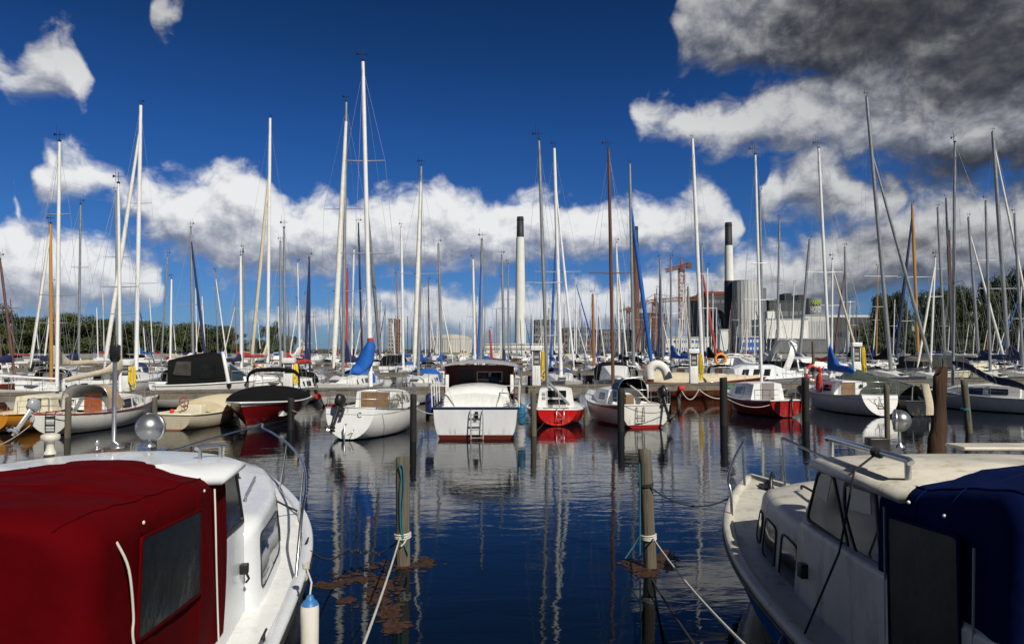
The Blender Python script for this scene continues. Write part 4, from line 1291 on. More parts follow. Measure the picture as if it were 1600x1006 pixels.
def bowrail(root, hl, x0, h=.6, r=.016, n=4):
    mb = MB()
    path = []
    for i in range(n + 1): path.append(hl.edge(hl.t_of(lerp(x0, hl.L - .25, i / n)), 1, -.06, h))
    full = path + [Vector((hl.L + .05, 0, hl.fb + h))] + [Vector((p.x, -p.y, p.z)) for p in path[::-1]]
    mb.tube(full, r, 6)
    for p in full: mb.tube([p, p - Vector((0, 0, h))], r, 6)
    return mb.build('bow_rail', M['steel'], root)

def lifelines(root, hl, x0, x1, h=.55, n=4):
    mb = MB()
    for sg in (1, -1):
        P = [hl.edge(hl.t_of(lerp(x0, x1, i / n)), sg, -.06, h) for i in range(n + 1)]
        mb.tube(P, .006, 4); mb.tube([p - Vector((0, 0, h * .45)) for p in P], .006, 4)
        for p in P: mb.tube([p, p - Vector((0, 0, h))], .012, 5)
    return mb.build('lifelines', M['steel'], root)

def plate(parent, name, mt, x, y0, y1, z0, z1, th=.02, r=.04, tilt=0.0, frame=None):
    """panel facing aft"""
    def fn(u, v, off): return Vector((x - off + (v - z0) * tilt, u, v))
    return window(fn, rpoly([(y0, z0), (y1, z0), (y1, z1), (y0, z1)], r), name, parent, mt, frame, .025, th)

def boat_root(px, Z, th, label, cat='sailboat', name='sailboat', group='boats moored bow-in along the opposite pier'):
    X = (px - 800) / F * Z
    return empty(name, (X, Z, 0), math.pi / 2 + R(th), label, cat, group)

def hull_parts(root, hl, hm, deckm=None, cock=None, rail=None, rr=.022, nst=18, cockm=None, trm=None, **kw):
    hl.mesh(nst, 9).build('hull', [hm, trm or hm], root)
    d = MB(); hl.deck(d, cock, 0, 1, **kw); d.build('deck', [deckm or M['gel'], cockm or deckm or M['gel']], root)
    if rail is not None: hl.rail(rr).build('rub_rail', rail, root)

def cabin_parts(root, cab, mt, wins=(), glass=None, frame=None, name='cabin', r=.06, sides=(1, -1)):
    o = cab.mesh().build(name, mt, root)
    for sg in sides:
        for (x0, x1, u0, u1) in wins:
            window(side_fn(cab, sg), rpoly([(x0, u0), (x1, u0), (x1, u1), (x0, u1)], r), 'window', o, glass or M['glass'], frame or M['black'], .018, .012)
    return o

def fender(P, r, h, mt, label, rope_up=.35):
    mb = MB()
    mb.lathe([(.008, h / 2 + .06), (r * .3, h / 2 + .03), (r * .85, h / 2 - .03), (r, h / 2 - .1), (r, -h / 2 + .1), (r * .8, -h / 2 + .02), (.01, -h / 2 - .02)], (0, 0, 0), 12)
    mb.tube([(0, 0, h / 2), (0, 0, h / 2 + rope_up)], .008, 5, 1)
    return tag(mb.build('fender', [mt, M['rope_white']], None, P), label, 'fender', 'fenders hung along the hulls')

def ladder(root, x, y, z0, z1, w, mt, name='ladder', out=.08, n=4, r=.018):
    mb = MB()
    for sg in (1, -1): mb.tube([(x + .05, y + sg * w / 2, z1), (x - out * .6, y + sg * w / 2, z1 + .02), (x - out, y + sg * w / 2, z1 - .08), (x - out, y + sg * w / 2, z0)], r, 6)
    for i in range(n):
        z = lerp(z0 + .06, z1 - .15, i / max(n - 1, 1))
        mb.box(x - out - .025, x - out + .025, y - w / 2, y + w / 2, z - .012, z + .012)
    return mb.build(name, mt, root)

ES = {}
def px_to_local(root, px, py, Z): return root.matrix_basis.inverted() @ at(px, py, Z)

# -- varnished boat, far left ------------------------------------------------
def front_a():
    r = boat_root(-12, 25.4, 2, 'orange varnished wooden sailboat with a cream cabin at the left edge')
    hl = Hull(7.2, 2.35, .72, .64, .95, .62, .4, 2.0, 1.0, .12, 2.0, .42, .08)
    hm = hullmat('orange_varnish_hull_paint', (.66, .27, .03), (.10, .012, .01), .06)
    hull_parts(r, hl, hm, M['cream'], (.5, 2.4, .6, .35), M['mahogany'])
    cb = Cabin([(2.4, .78, .70, .6, 1.22), (4.2, .72, .62, .58, 1.24), (5.4, .5, .4, .62, 1.05), (5.9, .3, .2, .7, .85)])
    c = cabin_parts(r, cb, M['cream'], [(2.9, 3.5, .3, .8), (3.8, 4.4, .3, .8)])
    plate(c, 'door', M['black'], 2.39, -.34, .22, .72, 1.14, frame=M['cream'])
    b = at(89, 604, 28.6); T = at(93, 222, 28.6)
    rig(r, T, b, .075, M['mast_white'], [(.37, .78), (.70, .5)], None, at(40, 622, 31.5), at(10, 645, 25.4), (at(110, 620, 28.6), at(62, 622, 28.6)), True, .006, (at(-40, 585, 26.2), .05, None, 0, at(89, 592, 28.6)))
    lifelines(r, hl, .3, 6, .5)
front_a()

# -- white sailboat with the beige sprayhood ---------------------------------
def front_b():
    r = boat_root(82, 24.9, 0, 'white sailboat with a beige sprayhood, mahogany rail and grey outboard')
    hl = Hull(7.6, 2.4, .80, .70, .98, .60, .4, 1.95, 1.0, .12, 2.0, .42, .06)
    hm = hullmat('sprayhood_boat_hull_paint', (.78, .77, .72), (.05, .03, .03), .04, stain=(.45, .38, .28))
    hull_parts(r, hl, hm, M['gel'], (.45, 2.5, .62, .38), M['mahogany'], .030)
    cb = Cabin([(2.5, .80, .74, .62, 1.20), (4.0, .76, .68, .6, 1.24), (5.3, .56, .46, .62, 1.12), (6.0, .32, .22, .7, .88)])
    c = cabin_parts(r, cb, M['gel'], [(3.3, 3.95, .22, .84), (4.15, 4.75, .22, .84), (5.25, 5.45, .4, .8)])
    plate(c, 'door', M['mahogany'], 2.48, -.36, .30, .66, 1.36, frame=M['teak'])
    sprayhood(r, 2.0, 3.5, .92, .82, .92, mat('tan_canvas', (.50, .34, .20), .8, var=.15, bump=.4, bscale=10), inner=M['sail_white'])
    b = at(188, 612, 29.2); T = at(185, 287, 29.2)
    rig(r, T, b, .07, M['mast_white'], [(.50, .82), (.37, .7)], None, at(246, 622, 32.3), at(88, 650, 24.9), (at(207, 620, 29.2), at(165, 620, 29.2)), True, .006, (at(100, 593, 25.4), .12, M['sail_beige'], .55, at(191, 574, 29.2)))
    outboard(r, (-.16, .62, .72), R(38), R(-12), 1.15, M['greyhull'], M['silver'])
    ladder(r, -.06, -.1, .22, .86, .34, M['black'], out=.1, n=3)
    lifelines(r, hl, 2.6, 6.8, .5)
    pushpit(r, hl, 1.4, .55)
    fender(at(185, 656, 28.1) + Vector((.05, 0, 0)), .09, .5, M['fender_blue'], 'blue fender on the white hull below the beige sprayhood boat\'s windows')
front_b()

# -- beige open boat -----------------------------------------------------------
def front_c():
    r = boat_root(268, 26.6, -9, 'beige open boat with a tan cover over its bow and a red steering wheel', 'motorboat', 'open_boat')
    hl = Hull(5.4, 2.15, .62, .60, .92, .84, .35, 2.3, .55, .06, 2.3, .45, -.05)
    hm = hullmat('beige_open_boat_hull_paint', (.62, .55, .40), (.35, .12, .06), .05)
    hull_parts(r, hl, hm, M['cream'], (.35, 2.2, .75, .2), M['cream'], .04)
    mb = MB(); rings = []
    for i in range(13):
        t = i / 12
        x = 1.95 + t * 3.38
        tt = hl.t_of(min(x, hl.L - .05)); w = hl.b(tt) + .03; z = hl.sh(tt)
        hgt = .48 * math.sin(math.pi * min(1, .28 + t * .72)) + .03
        g = [Vector((x, w * math.cos(a), z - .04 + (hgt + .04) * max(0, math.sin(a)) ** .8)) for a in [math.pi * j / 14 for j in range(15)]]
        rings.append(g)
    mb.loft(rings, 0, True, closed=False, caps=True)
    mb.build('bow_cover', mat('tan_cover_canvas', (.66, .57, .38), .8, var=.08, bump=.4, bscale=8), r)
    sw = MB()
    sw.tube([(1.35, .35 + .2 * math.cos(a), .98 + .2 * math.sin(a)) for a in [2 * math.pi * j / 16 for j in range(17)]], .022, 6)
    for k in range(3): sw.tube([(1.35, .35, .98), (1.35, .35 + .2 * math.cos(k * 2.1), .98 + .2 * math.sin(k * 2.1))], .014, 5)
    sw.tube([(1.35, .35, .98), (1.5, .35, .8)], .02, 5)
    sw.build('steering_wheel', M['mahogany'], r)
    cs = MB(); cs.rbox(1.5, 1.9, -.3, .6, .2, .86, .05); cs.build('console', M['cream'], r)
    s2 = MB(); s2.rbox(.5, .9, -.7, .7, .2, .58, .05); s2.build('bench_seat', M['cream'], r)
    s3 = MB(); s3.ball((.75, .45, .67), .09); tag(s3.build('buoy', M['lifered']), 'small red buoy resting aboard the beige open boat', 'buoy').matrix_world = r.matrix_basis
    fender(at(340, 654, 29.0), .11, .42, M['fender_navy'], 'navy fender under the sheer of the beige open boat, nearer its stern')
    fender(at(361, 640, 30.6), .11, .42, M['fender_navy'], 'navy fender at the stem of the beige open boat')
front_c()

# -- dark red motorboat, bow towards us ------------------------------------------
def front_e():
    X = (430 - 800) / F * 31.5 + .35
    r = empty('motorboat', (X, 31.7, 0), math.pi / 2 + R(180 + 3), 'dark red motorboat with a black cover and folded bimini, bow towards us', 'motorboat', 'boats moored bow-in along the opposite pier')
    hl = Hull(5.9, 2.75, .95, .95, 1.12, .92, .35, 1.5, 1.0, .05, 2.6, .5, -.15, .34)
    hm = hullmat('dark_red_motorboat_hull_paint', (.24, .010, .010), (.35, .36, .35), .16, rough=.15, band=((.75, .75, .72), .96, 1.3))
    hull_parts(r, hl, hm, M['gel'], (.4, 3.6, 1.0, .4), M['gel'], .035)
    mb = MB(); rings = []
    for i in range(11):
        t = i / 10
        x = .3 + t * 4.2
        tt = hl.t_of(x); w = hl.b(tt) + .02; z = hl.sh(tt) + .01
        hgt = .34 + .28 * math.sin(math.pi * min(1, t * 1.25)) if t < .82 else lerp(.45, .06, (t - .82) / .18)
        rings.append([Vector((x, w * math.cos(a), z + hgt * max(0, math.sin(a)) ** .55)) for a in [math.pi * j / 16 for j in range(17)]])
    mb.loft(rings, 0, True, closed=False)
    mb.build('cockpit_cover', M['sail_black'], r)
    bm = MB()
    pts = []
    for j in range(15):
        a = math.pi * j / 14
        c, s_ = math.cos(a), math.sin(a)
        pts.append(Vector((1.6, 1.12 * math.copysign(abs(c) ** .5, c), 1.62 + .62 * s_ ** .55 if s_ > 0 else 1.62)))
    bm.loft([[p + Vector((.16 * math.cos(b), 0, .09 * math.sin(b))) for b in [2 * math.pi * k / 8 for k in range(8)]] for p in pts], 0)
    bo = bm.build('bimini', M['sail_black'], r)
    fr = MB()
    for sg in (1, -1):
        fr.tube([(1.6, sg * 1.1, 1.66), (2.2, sg * 1.2, 1.05)], .018, 6); fr.tube([(1.6, sg * 1.1, 1.66), (1.1, sg * 1.2, 1.0)], .018, 6)
    fr.build('frame', M['steel'], bo)
front_e()

# -- white sailboat with blue mast bag and black outboard -------------------------
def front_f():
    r = boat_root(544, 23.7, -10, 'white sailboat with a bright blue sail bag and a black outboard on its transom')
    hl = Hull(7.1, 2.75, 1.10, .92, 1.05, .66, .45, 2.05, .9, -.25, 2.0, .45, .02)
    hm = hullmat('blue_bag_boat_hull_paint', (.80, .80, .78), (.02, .02, .025), .05, band=((.10, .11, .13), .86, .875), stain=(.5, .46, .38))
    hull_parts(r, hl, hm, M['gel'], (.55, 2.7, .72, .5), M['alu'], .022)
    cb = Cabin([(2.7, .86, .80, .86, 1.52), (4.0, .84, .74, .84, 1.50), (5.2, .6, .5, .86, 1.3), (5.8, .36, .26, .92, 1.05)])
    c = cabin_parts(r, cb, M['gel'], [(3.1, 3.7, .3, .8), (3.9, 4.6, .3, .8)])
    plate(c, 'door', M['brownwood'], 2.68, -.55, .62, .8, 1.50, frame=M['gel'])
    # laced rope heaps on the cockpit coamings
    rr = random.Random(5)
    for k, (cx, cy, cz) in enumerate(((1.4, .95, 1.16), (1.9, -.98, 1.12), (2.5, -.98, 1.2))):
        mb = MB()
        for q in range(26):
            a = rr.uniform(0, 6.28)
            mb.tube([Vector((cx + rr.uniform(-.22, .22), cy + rr.uniform(-.13, .13), cz + rr.uniform(0, .26))) + Vector((.10 * math.cos(a + b), .07 * math.sin(a + b), .04 * math.sin(2 * b))) for b in (0, 1, 2, 3, 4)], .012, 4)
        o = mb.build('rope_heap', M['rope_white']); o.matrix_world = r.matrix_basis
        tag(o, ('white rope heap on the port quarter of the blue-bag sailboat', 'white rope heap on the starboard coaming of the blue-bag sailboat', 'white rope heap beside the companionway of the blue-bag sailboat')[k], 'rope')
    mb = MB()
    for q in range(14):
        a = rr.uniform(0, 6.28)
        mb.tube([Vector((.45 + rr.uniform(-.1, .1), .75 + rr.uniform(-.2, .3), 1.12 + rr.uniform(0, .1))) + Vector((.08 * math.cos(a + b), .1 * math.sin(a + b), .03 * math.sin(2 * b))) for b in (0, 1, 2, 3)], .012, 4)
    o = mb.build('rope_heap', M['rope_red']); o.matrix_world = r.matrix_basis
    tag(o, 'red rope heap on the transom of the blue-bag sailboat', 'rope')
    b = at(579, 604, 27.3); T = at(567, 97, 27.3)
    rig(r, T, b, .095, M['mast_white'], [(.405, 1.07), (.69, .8)], (at(594, 560, 29.6), .075, M['mast_grey'], .6), at(640, 618, 29.8), at(545, 640, 23.8), (at(600, 625, 27), at(553, 625, 27)), True, .006)
    # sail bag standing at the mast and turning down the boom
    mb = MB(); rings = []
    P = [(579, 533, .14, .13), (578, 541, .27, .25), (575, 551, .35, .32), (571, 562, .42, .37), (567, 571, .46, .38), (561, 576, .38, .30), (555, 579, .24, .20), (550, 580, .12, .09)]
    for i, (px, py, rx, ry) in enumerate(P):
        cpt = px_to_local(r, px, py, 27.2 - .12 * max(0, i - 3))
        tl = [0, .05, .2, .5, .85, 1.1, 1.3, 1.4][i]
        g = []
        for j in range(14):
            a = 2 * math.pi * j / 14
            rr_ = 1 + .07 * math.sin(3 * a + i * 1.3)
            ax = Vector((-math.sin(tl), 0, math.cos(tl)))
            g.append(cpt + Vector((0, 1, 0)) * rx * .8 * math.cos(a) * rr_ + Vector((math.cos(tl), 0, math.sin(tl) * .9)) * ry * math.sin(a) * rr_)
        rings.append(g)
    mb.loft(rings, 0)
    sc_ = mb.build('sail_cover', M['sail_blue'], r)
    cp = MB(); c0 = px_to_local(r, 579, 532, 27.2); cp.lathe([(.11, -.08), (.13, 0), (.12, .08), (.10, .1)], c0, 12); cp.build('collar', M['sail_red'], sc_)
    outboard(r, (-.02, .28, .98), R(24), R(-14), 1.05)
    lb = MB()
    lb.tube([(.02, .05, .55), (-.12, .05, .5), (-.12, .05, -.1)], .03, 6); lb.tube([(.02, -.25, .4), (-.25, -.3, .32), (-.2, -.1, .2)], .018, 6)
    lb.build('rudder_fitting', M['steel'], r)
    pushpit(r, hl, 1.8, .62); lifelines(r, hl, 2.0, 6.2, .58); bowrail(r, hl, 6.0, .6)
    lt = MB()
    q0 = Vector((0, -.36, .86)); tx = lambda z: .25 * z / 1.10 - .012
    lt.tube(smooth_path([(tx(.86 + b), -.36 + a, .86 + b) for a, b in ((-.07, .05), (-.02, .08), (.05, .04), (.06, -.03), (.0, -.08), (-.08, -.05))]), .012, 5)
    lt.build('lettering', M['black'], r)
    fender(at(637, 634, 29.0), .10, .6, mat('sky_blue_fender_vinyl', (.05, .33, .62), .5, var=.1), 'bright sky-blue fender at the bow of the blue-bag sailboat')
front_f()

# -- white cruiser with the ladder -------------------------------------------------
def front_g():
    r = boat_root(743, 24.0, 0, 'white steel cruiser with a maroon wheelhouse and a ladder on its stern', 'motorboat', 'motor_cruiser')
    hl = Hull(9.2, 3.15, 1.10, 1.0, 1.35, .93, .4, 4.2, .8, .12, 2.4, .4, -.25, .24)
    hm = hullmat('cruiser_hull_paint', (.78, .79, .80), (.11, .022, .012), .15, stain=(.40, .20, .06), band=((.02, .03, .06), 1.035, 1.2))
    hull_parts(r, hl, hm, M['gel'], None, M['sail_navy'], .035)
    ac = Cabin([(.35, 1.22, 1.12, 1.04, 1.48), (.42, 1.28, 1.14, 1.04, 1.62), (1.6, 1.30, 1.12, 1.04, 1.72), (2.9, 1.30, 1.10, 1.04, 1.72)], .10, .12)
    a = cabin_parts(r, ac, M['gel'], [(.9, 1.5, .3, .75)])
    plate(a, 'stern_window', M['glass'], .372, -.30, .30, 1.16, 1.42, .02, .03, .1, M['darkgrey'])
    # wheelhouse, open aft: maroon bulkhead set forward under the roof
    wh = MB()
    for sg in (1, -1):
        wh.prism([(3.0, sg * 1.40, 1.05), (5.6, sg * 1.40, 1.05), (5.4, sg * 1.34, 2.48), (2.9, sg * 1.36, 2.48)], (0, -sg * .05, 0), 0)
    wh.box(3.9, 3.95, -1.34, 1.34, 1.1, 2.5, 0)
    wh.box(2.95, 5.6, -1.35, 1.35, 1.35, 1.40, 0)
    w = wh.build('wheelhouse', M['maroon'], r)
    plate(w, 'doorway', M['black'], 3.89, .28, .88, 1.5, 2.32)
    plate(w, 'window', M['glass'], 3.89, -.34, .12, 1.82, 2.2, .02, .02, 0, M['gel'])
    plate(w, 'window', M['glass'], 3.89, -.86, -.42, 1.82, 2.2, .02, .02, 0, M['gel'])
    rf = MB(); rings = []
    for x, s_ in ((2.75, .98), (2.8, 1.0), (4.2, 1.0), (5.6, .98), (5.75, .93)):
        top = [Vector((x, 1.52 * s_ * u, 2.50 + .20 * (1 - abs(u) ** 2.2))) for u in [-1 + i / 8 for i in range(17)]]
        bot = [Vector((x, 1.52 * s_ * u, 2.44 + .14 * (1 - abs(u) ** 2.2))) for u in [1 - i / 8 for i in range(17)]]
        rings.append(top + bot)
    rf.loft(rings, 0)
    rf.build('roof', M['grey'], w)
    for sg in (1, -1):
        p = MB(); p.rbox(2.92, 3.10, sg * 1.28 - .07, sg * 1.28 + .07, 1.40, 2.14, .03); p.build('roof_post', M['gel'], w)
    st = MB(); st.rbox(3.3, 3.6, -.75, -.35, 1.4, 1.75, .08); st.rbox(3.52, 3.62, -.75, -.35, 1.7, 2.05, .05); st.build('helm_chair', M['sail_navy'], w)
    for sg in (1, -1):
        pp = MB()
        x0, x1 = .12, 2.6
        y = 1.50
        for x in (x0, .9, 1.7, x1): pp.tube([(x, sg * (y + .03), 1.1), (x, sg * (y + .06), 1.92 if x > .5 else 1.85)], .022, 6)
        pp.tube([(x0, sg * (y + .06), 1.85), (x1, sg * (y + .06), 1.92)], .022, 6)
        pp.tube([(x0, sg * (y + .05), 1.48), (x1, sg * (y + .05), 1.5)], .014, 6)
        pp.tube([(x0, sg * (y + .06), 1.85), (x0 + .02, sg * (y - .5), 1.85), (x0 + .2, sg * (y - .75), 1.15)], .020, 6)
        pp.build('side_rail', M['gel'], r)
    ladder(r, -.14, -.07, .02, 1.02, .42, M['alu'], out=.10, n=4, r=.024)
    pk = MB(); pk.rbox(-.19, -.15, -.11, .01, .72, .98, .03); pk.build('ladder_bracket', M['black'], r)
    bowrail(r, hl, 6.0, .65)
    fender(at(672, 632, 24.9), .17, .75, M['fender_navy'], 'big dark blue fender hung left of the white cruiser', .3)
    fender(at(815, 648, 24.8), .14, .72, mat('teal_fender_vinyl', (.02, .14, .25), .5, var=.1), 'teal-blue fender between the cruiser and the small red sailboat', .3)
    # stowage on the aft deck
    for k, y in enumerate((-1.25, 1.3)):
        mb = MB(); mb.tube([(.25 + .1 * math.sin(a * 2), y + .18 * math.cos(a), 1.12 + .015 * a) for a in [i * .6 for i in range(22)]], .012, 5)
        o = mb.build('rope_coil', M['rope_dark']); o.matrix_world = r.matrix_basis
        tag(o, ('dark rope coil on the starboard quarter of the white cruiser', 'dark rope coil on the port quarter of the white cruiser')[k], 'rope')
front_g()

# -- small red sailboat ---------------------------------------------------------------
def front_h():
    r = boat_root(870, 27.9, -2, 'small bright red sailboat with a white cabin and its boom propped down')
    hl = Hull(5.9, 2.5, .68, .62, .85, .62, .35, 2.1, .7, .0, 2.0, .42, .03)
    hm = hullmat('small_red_boat_hull_paint', (.58, .012, .012), (.30, .01, .01), .04, rough=.2)
    hull_parts(r, hl, hm, M['gel'], (.5, 1.8, .55, .3), M['gel'], .03)
    cb = Cabin([(1.7, .80, .70, .62, 1.42), (2.1, .82, .70, .62, 1.46), (3.4, .74, .6, .62, 1.4), (4.6, .4, .3, .7, 1.0)])
    c = cabin_parts(r, cb, M['gel'], [(2.3, 3.0, .35, .8)])
    plate(c, 'door_window', M['glass'], 1.685, -.45, .36, 1.06, 1.36, .015, .03, 0, M['gel'])
    plate(c, 'door_window', M['glass'], 1.685, -.45, .36, .74, .98, .015, .03, 0, M['gel'])
    pt = MB()
    for z in (.98, 1.16): pt.rbox(1.66, 1.70, .44, .58, z, z + .11, .01)
    pt.build('instrument', M['grey'], c)
    ld = MB()
    for y in (-.28, .02): ld.tube([(.06, y, .72), (-.12, y, .70), (-.14, y, .30)], .018, 6)
    ld.tube([(-.14, -.28, .30), (-.14, .02, .30)], .018, 6); ld.tube([(-.13, .02, .66), (-.14, -.26, .34)], .012, 6)
    ld.build('rudder_bracket', M['steel'], r)
    b = at(855, 602, 29.9); T = at(842, 220, 29.9)
    rig(r, T, b, .075, M['mast_grey'], [(.415, .80), (.2, .5)], None, at(885, 618, 33.5), at(870, 642, 28), (at(893, 632, 29.8), at(838, 632, 29.8)), True, .005)
    bm = MB(); bm.tube([px_to_local(r, 858, 598, 29.6), px_to_local(r, 889, 632, 28.6)], .06, 8); bm.build('boom', M['alu'], r)
    tl = MB(); tl.tube([(.1, -.1, .72), (.75, -.12, .80), (1.1, -.1, 1.38)], .02, 6); tl.build('tiller', M['alu'], r)
front_h()

# -- sailboat with blue sprayhood ---------------------------------------------------------
def front_i():
    r = boat_root(1008, 27.4, 12, 'pale sailboat with a blue sprayhood, navy sheer band and a black tilted outboard')
    hl = Hull(7.0, 2.55, .92, .82, 1.12, .78, .42, 3.0, .8, .05, 2.1, .42, -.08, .12)
    hm = hullmat('blue_sprayhood_boat_hull_paint', (.70, .69, .66), (.30, .015, .012), .10, band=((.02, .028, .06), .72, 1.3))
    tm_ = hullmat('blue_sprayhood_boat_transom_paint', (.74, .72, .66), (.30, .015, .012), .12)
    hull_parts(r, hl, hm, M['gel'], (.3, 2.0, .75, .4), M['gel'], .03, trm=tm_)
    cb = Cabin([(2.0, .92, .82, .82, 1.42), (3.4, .88, .74, .80, 1.42), (4.8, .6, .48, .85, 1.2), (5.5, .35, .25, .92, 1.0)])
    c = cabin_parts(r, cb, M['gel'], [(2.5, 3.2, .3, .8)])
    plate(c, 'door', M['brownwood'], 1.98, -.3, .34, .6, 1.2)
    sprayhood(r, 1.35, 2.9, .66, .92, 1.0, mat('teal_blue_canvas', (.012, .075, .20), .8, var=.2, bump=.4, bscale=9), inner=M['sail_black'], wf=.95)
    b = at(958, 604, 31.2); T = at(951, 234, 31.2)
    rig(r, T, b, .085, M['mast_brown'], [(.475, 1.02)], None, at(912, 610, 34), at(1008, 640, 27.5), (at(985, 625, 31), at(930, 622, 31)), True, .006)
    outboard(r, (-.05, -.72, .98), R(26), R(8), 1.15)
    tf = MB(); tf.tube([(.4, -.35, .95), (1.1, -.2, 1.35), (1.9, .05, 1.7)], .035, 6); tf.build('boat_hook', M['yellow'] if False else M['cream'], r)
    lg = MB()
    for y in (.12, .42): lg.tube([(-.02, y, .82), (-.12, y, .84), (-.14, y, .25)], .018, 6)
    for z in (.3, .5): lg.tube([(-.14, .12, z), (-.14, .42, z)], .016, 6)
    lg.build('ladder', M['black'], r)
    pushpit(r, hl, .9, .6); lifelines(r, hl, 1.0, 6, .55)
    fs = MB(); fs.rbox(2.0, 2.4, -1.0, -.88, 1.0, 1.62, .05)
    o = fs.build('fender', M['fender_white']); o.matrix_world = r.matrix_basis
    tag(o, 'white fender standing upright on the deck of the blue-sprayhood sailboat', 'fender')
front_i()

# -- small red boat with the white cabin ------------------------------------------------------
def front_j():
    r = boat_root(1229, 31.4, 14, 'small dark red boat with a white cabin, grey door and tilted outboard')
    hl = Hull(5.4, 2.35, .80, .72, .98, .76, .3, 2.0, .7, .05, 2.0, .45, .02)
    hm = hullmat('small_cabin_boat_hull_paint', (.36, .015, .015), (.04, .02, .02), .05)
    hull_parts(r, hl, hm, M['gel'], (.3, 1.5, .7, .3), M['gel'], .04)
    cb = Cabin([(1.5, .92, .76, .72, 1.48), (2.0, .94, .78, .70, 1.52), (3.2, .8, .62, .72, 1.44), (4.4, .4, .3, .8, 1.0)])
    c = cabin_parts(r, cb, M['gel'], [(2.2, 3.1, .35, .8)], M['glass_blue'])
    plate(c, 'door', mat('grey_brown_panel', (.25, .22, .21), .5, var=.1), 1.48, -.33, .36, .62, 1.52, frame=M['gel'])
    b = at(1190, 598, 33.6); T = at(1180, 242, 33.6)
    rig(r, T, b, .07, M['mast_white'], [(.36, .75), (.52, .6)], None, at(1150, 614, 36), at(1229, 632, 31.5), (at(1212, 620, 33.5), at(1165, 620, 33.5)), True, .005)
    outboard(r, (-.02, -.68, .92), R(14), R(5), 1.0)
    lg = MB(); lg.tube([(.1, -.1, .95), (-.15, -.1, .98), (-.2, -.12, .1)], .045, 6); lg.build('rudder', M['black'], r)
    bh = MB(); bh.tube([px_to_local(r, 1225, 605, 32.3), px_to_local(r, 1248, 590, 31.8)], .035, 6); bh.build('boat_hook', M['alu'], r)
    pushpit(r, hl, 1.0, .5)
    fender(at(1147, 632, 35.2), .12, .45, M['fender_navy'], 'navy fender near the bow of the small dark red cabin boat')
    fender(at(1162, 636, 34.0), .12, .45, M['fender_navy'], 'navy fender amidships on the small dark red cabin boat')
front_j()

# -- white sailboat on the right ------------------------------------------------------------------
def front_k():
    r = boat_root(1378, 31.8, 1, 'white sailboat with a blue boom bag and brown door, stern towards the thick rotten pile')
    hl = Hull(8.4, 2.75, 1.0, .86, 1.12, .62, .5, 1.95, 1.1, -.3, 2.0, .45, .04)
    hm = hullmat('right_sailboat_hull_paint', (.78, .77, .74), (.03, .03, .035), .05, band=((.16, .17, .19), .78, .80))
    hull_parts(r, hl, hm, M['gel'], (.6, 2.9, .7, .45), M['alu'], .024)
    cb = Cabin([(2.9, .88, .80, .82, 1.48), (4.4, .84, .72, .82, 1.48), (5.8, .6, .48, .86, 1.3), (6.6, .34, .24, .94, 1.05)])
    c = cabin_parts(r, cb, M['gel'], [(3.3, 4.3, .3, .8), (4.6, 5.4, .3, .8)])
    plate(c, 'door', M['brownwood'], 2.88, -.2, .55, .8, 1.46, frame=M['gel'])
    cp = MB(); cp.lathe([(.09, 0), (.1, .02), (.07, .05), (.01, .055)], (2.86, -.5, 1.28), 12, 0, Matrix.Rotation(-math.pi / 2, 4, 'Y')); cp.build('compass', M['black'], c)
    b = at(1297, 590, 36.8); T = at(1279, 232, 36.8)
    rig(r, T, b, .085, M['mast_white'], [(.455, .95)], None, at(1264, 600, 40), at(1378, 620, 32), (at(1318, 606, 36.5), at(1276, 606, 36.5)), True, .006, (at(1336, 578, 33.6), .22, M['sail_blue'], 1.25, at(1296, 572, 36.8)))
    # red bag on the foredeck side
    mb = MB(); mb.loft([[Vector((4.2 + .22 * math.cos(a) * k, 1.0 + .16 * math.sin(a) * k, z)) for a in [2 * math.pi * j / 12 for j in range(12)]] for z, k in ((.92, 1.0), (1.2, 1.1), (1.6, .9), (1.85, .5), (1.9, .1))])
    o = mb.build('sail_bag', M['sail_red']); o.matrix_world = r.matrix_basis
    tag(o, 'red sail bag standing on the deck under the blue boom bag', 'sail bag')
    lg = MB()
    for y in (-.1, .18): lg.tube([(.15, y, .9), (.0, y, .92), (.1, y, .35)], .018, 6)
    for z in (.4, .6): lg.tube([(.07, -.1, z), (.06, .18, z)], .016, 6)
    lg.build('ladder', M['black'], r)
    pushpit(r, hl, 1.6, .6); lifelines(r, hl, 1.8, 7.4, .58); bowrail(r, hl, 7.2, .6)
front_k()

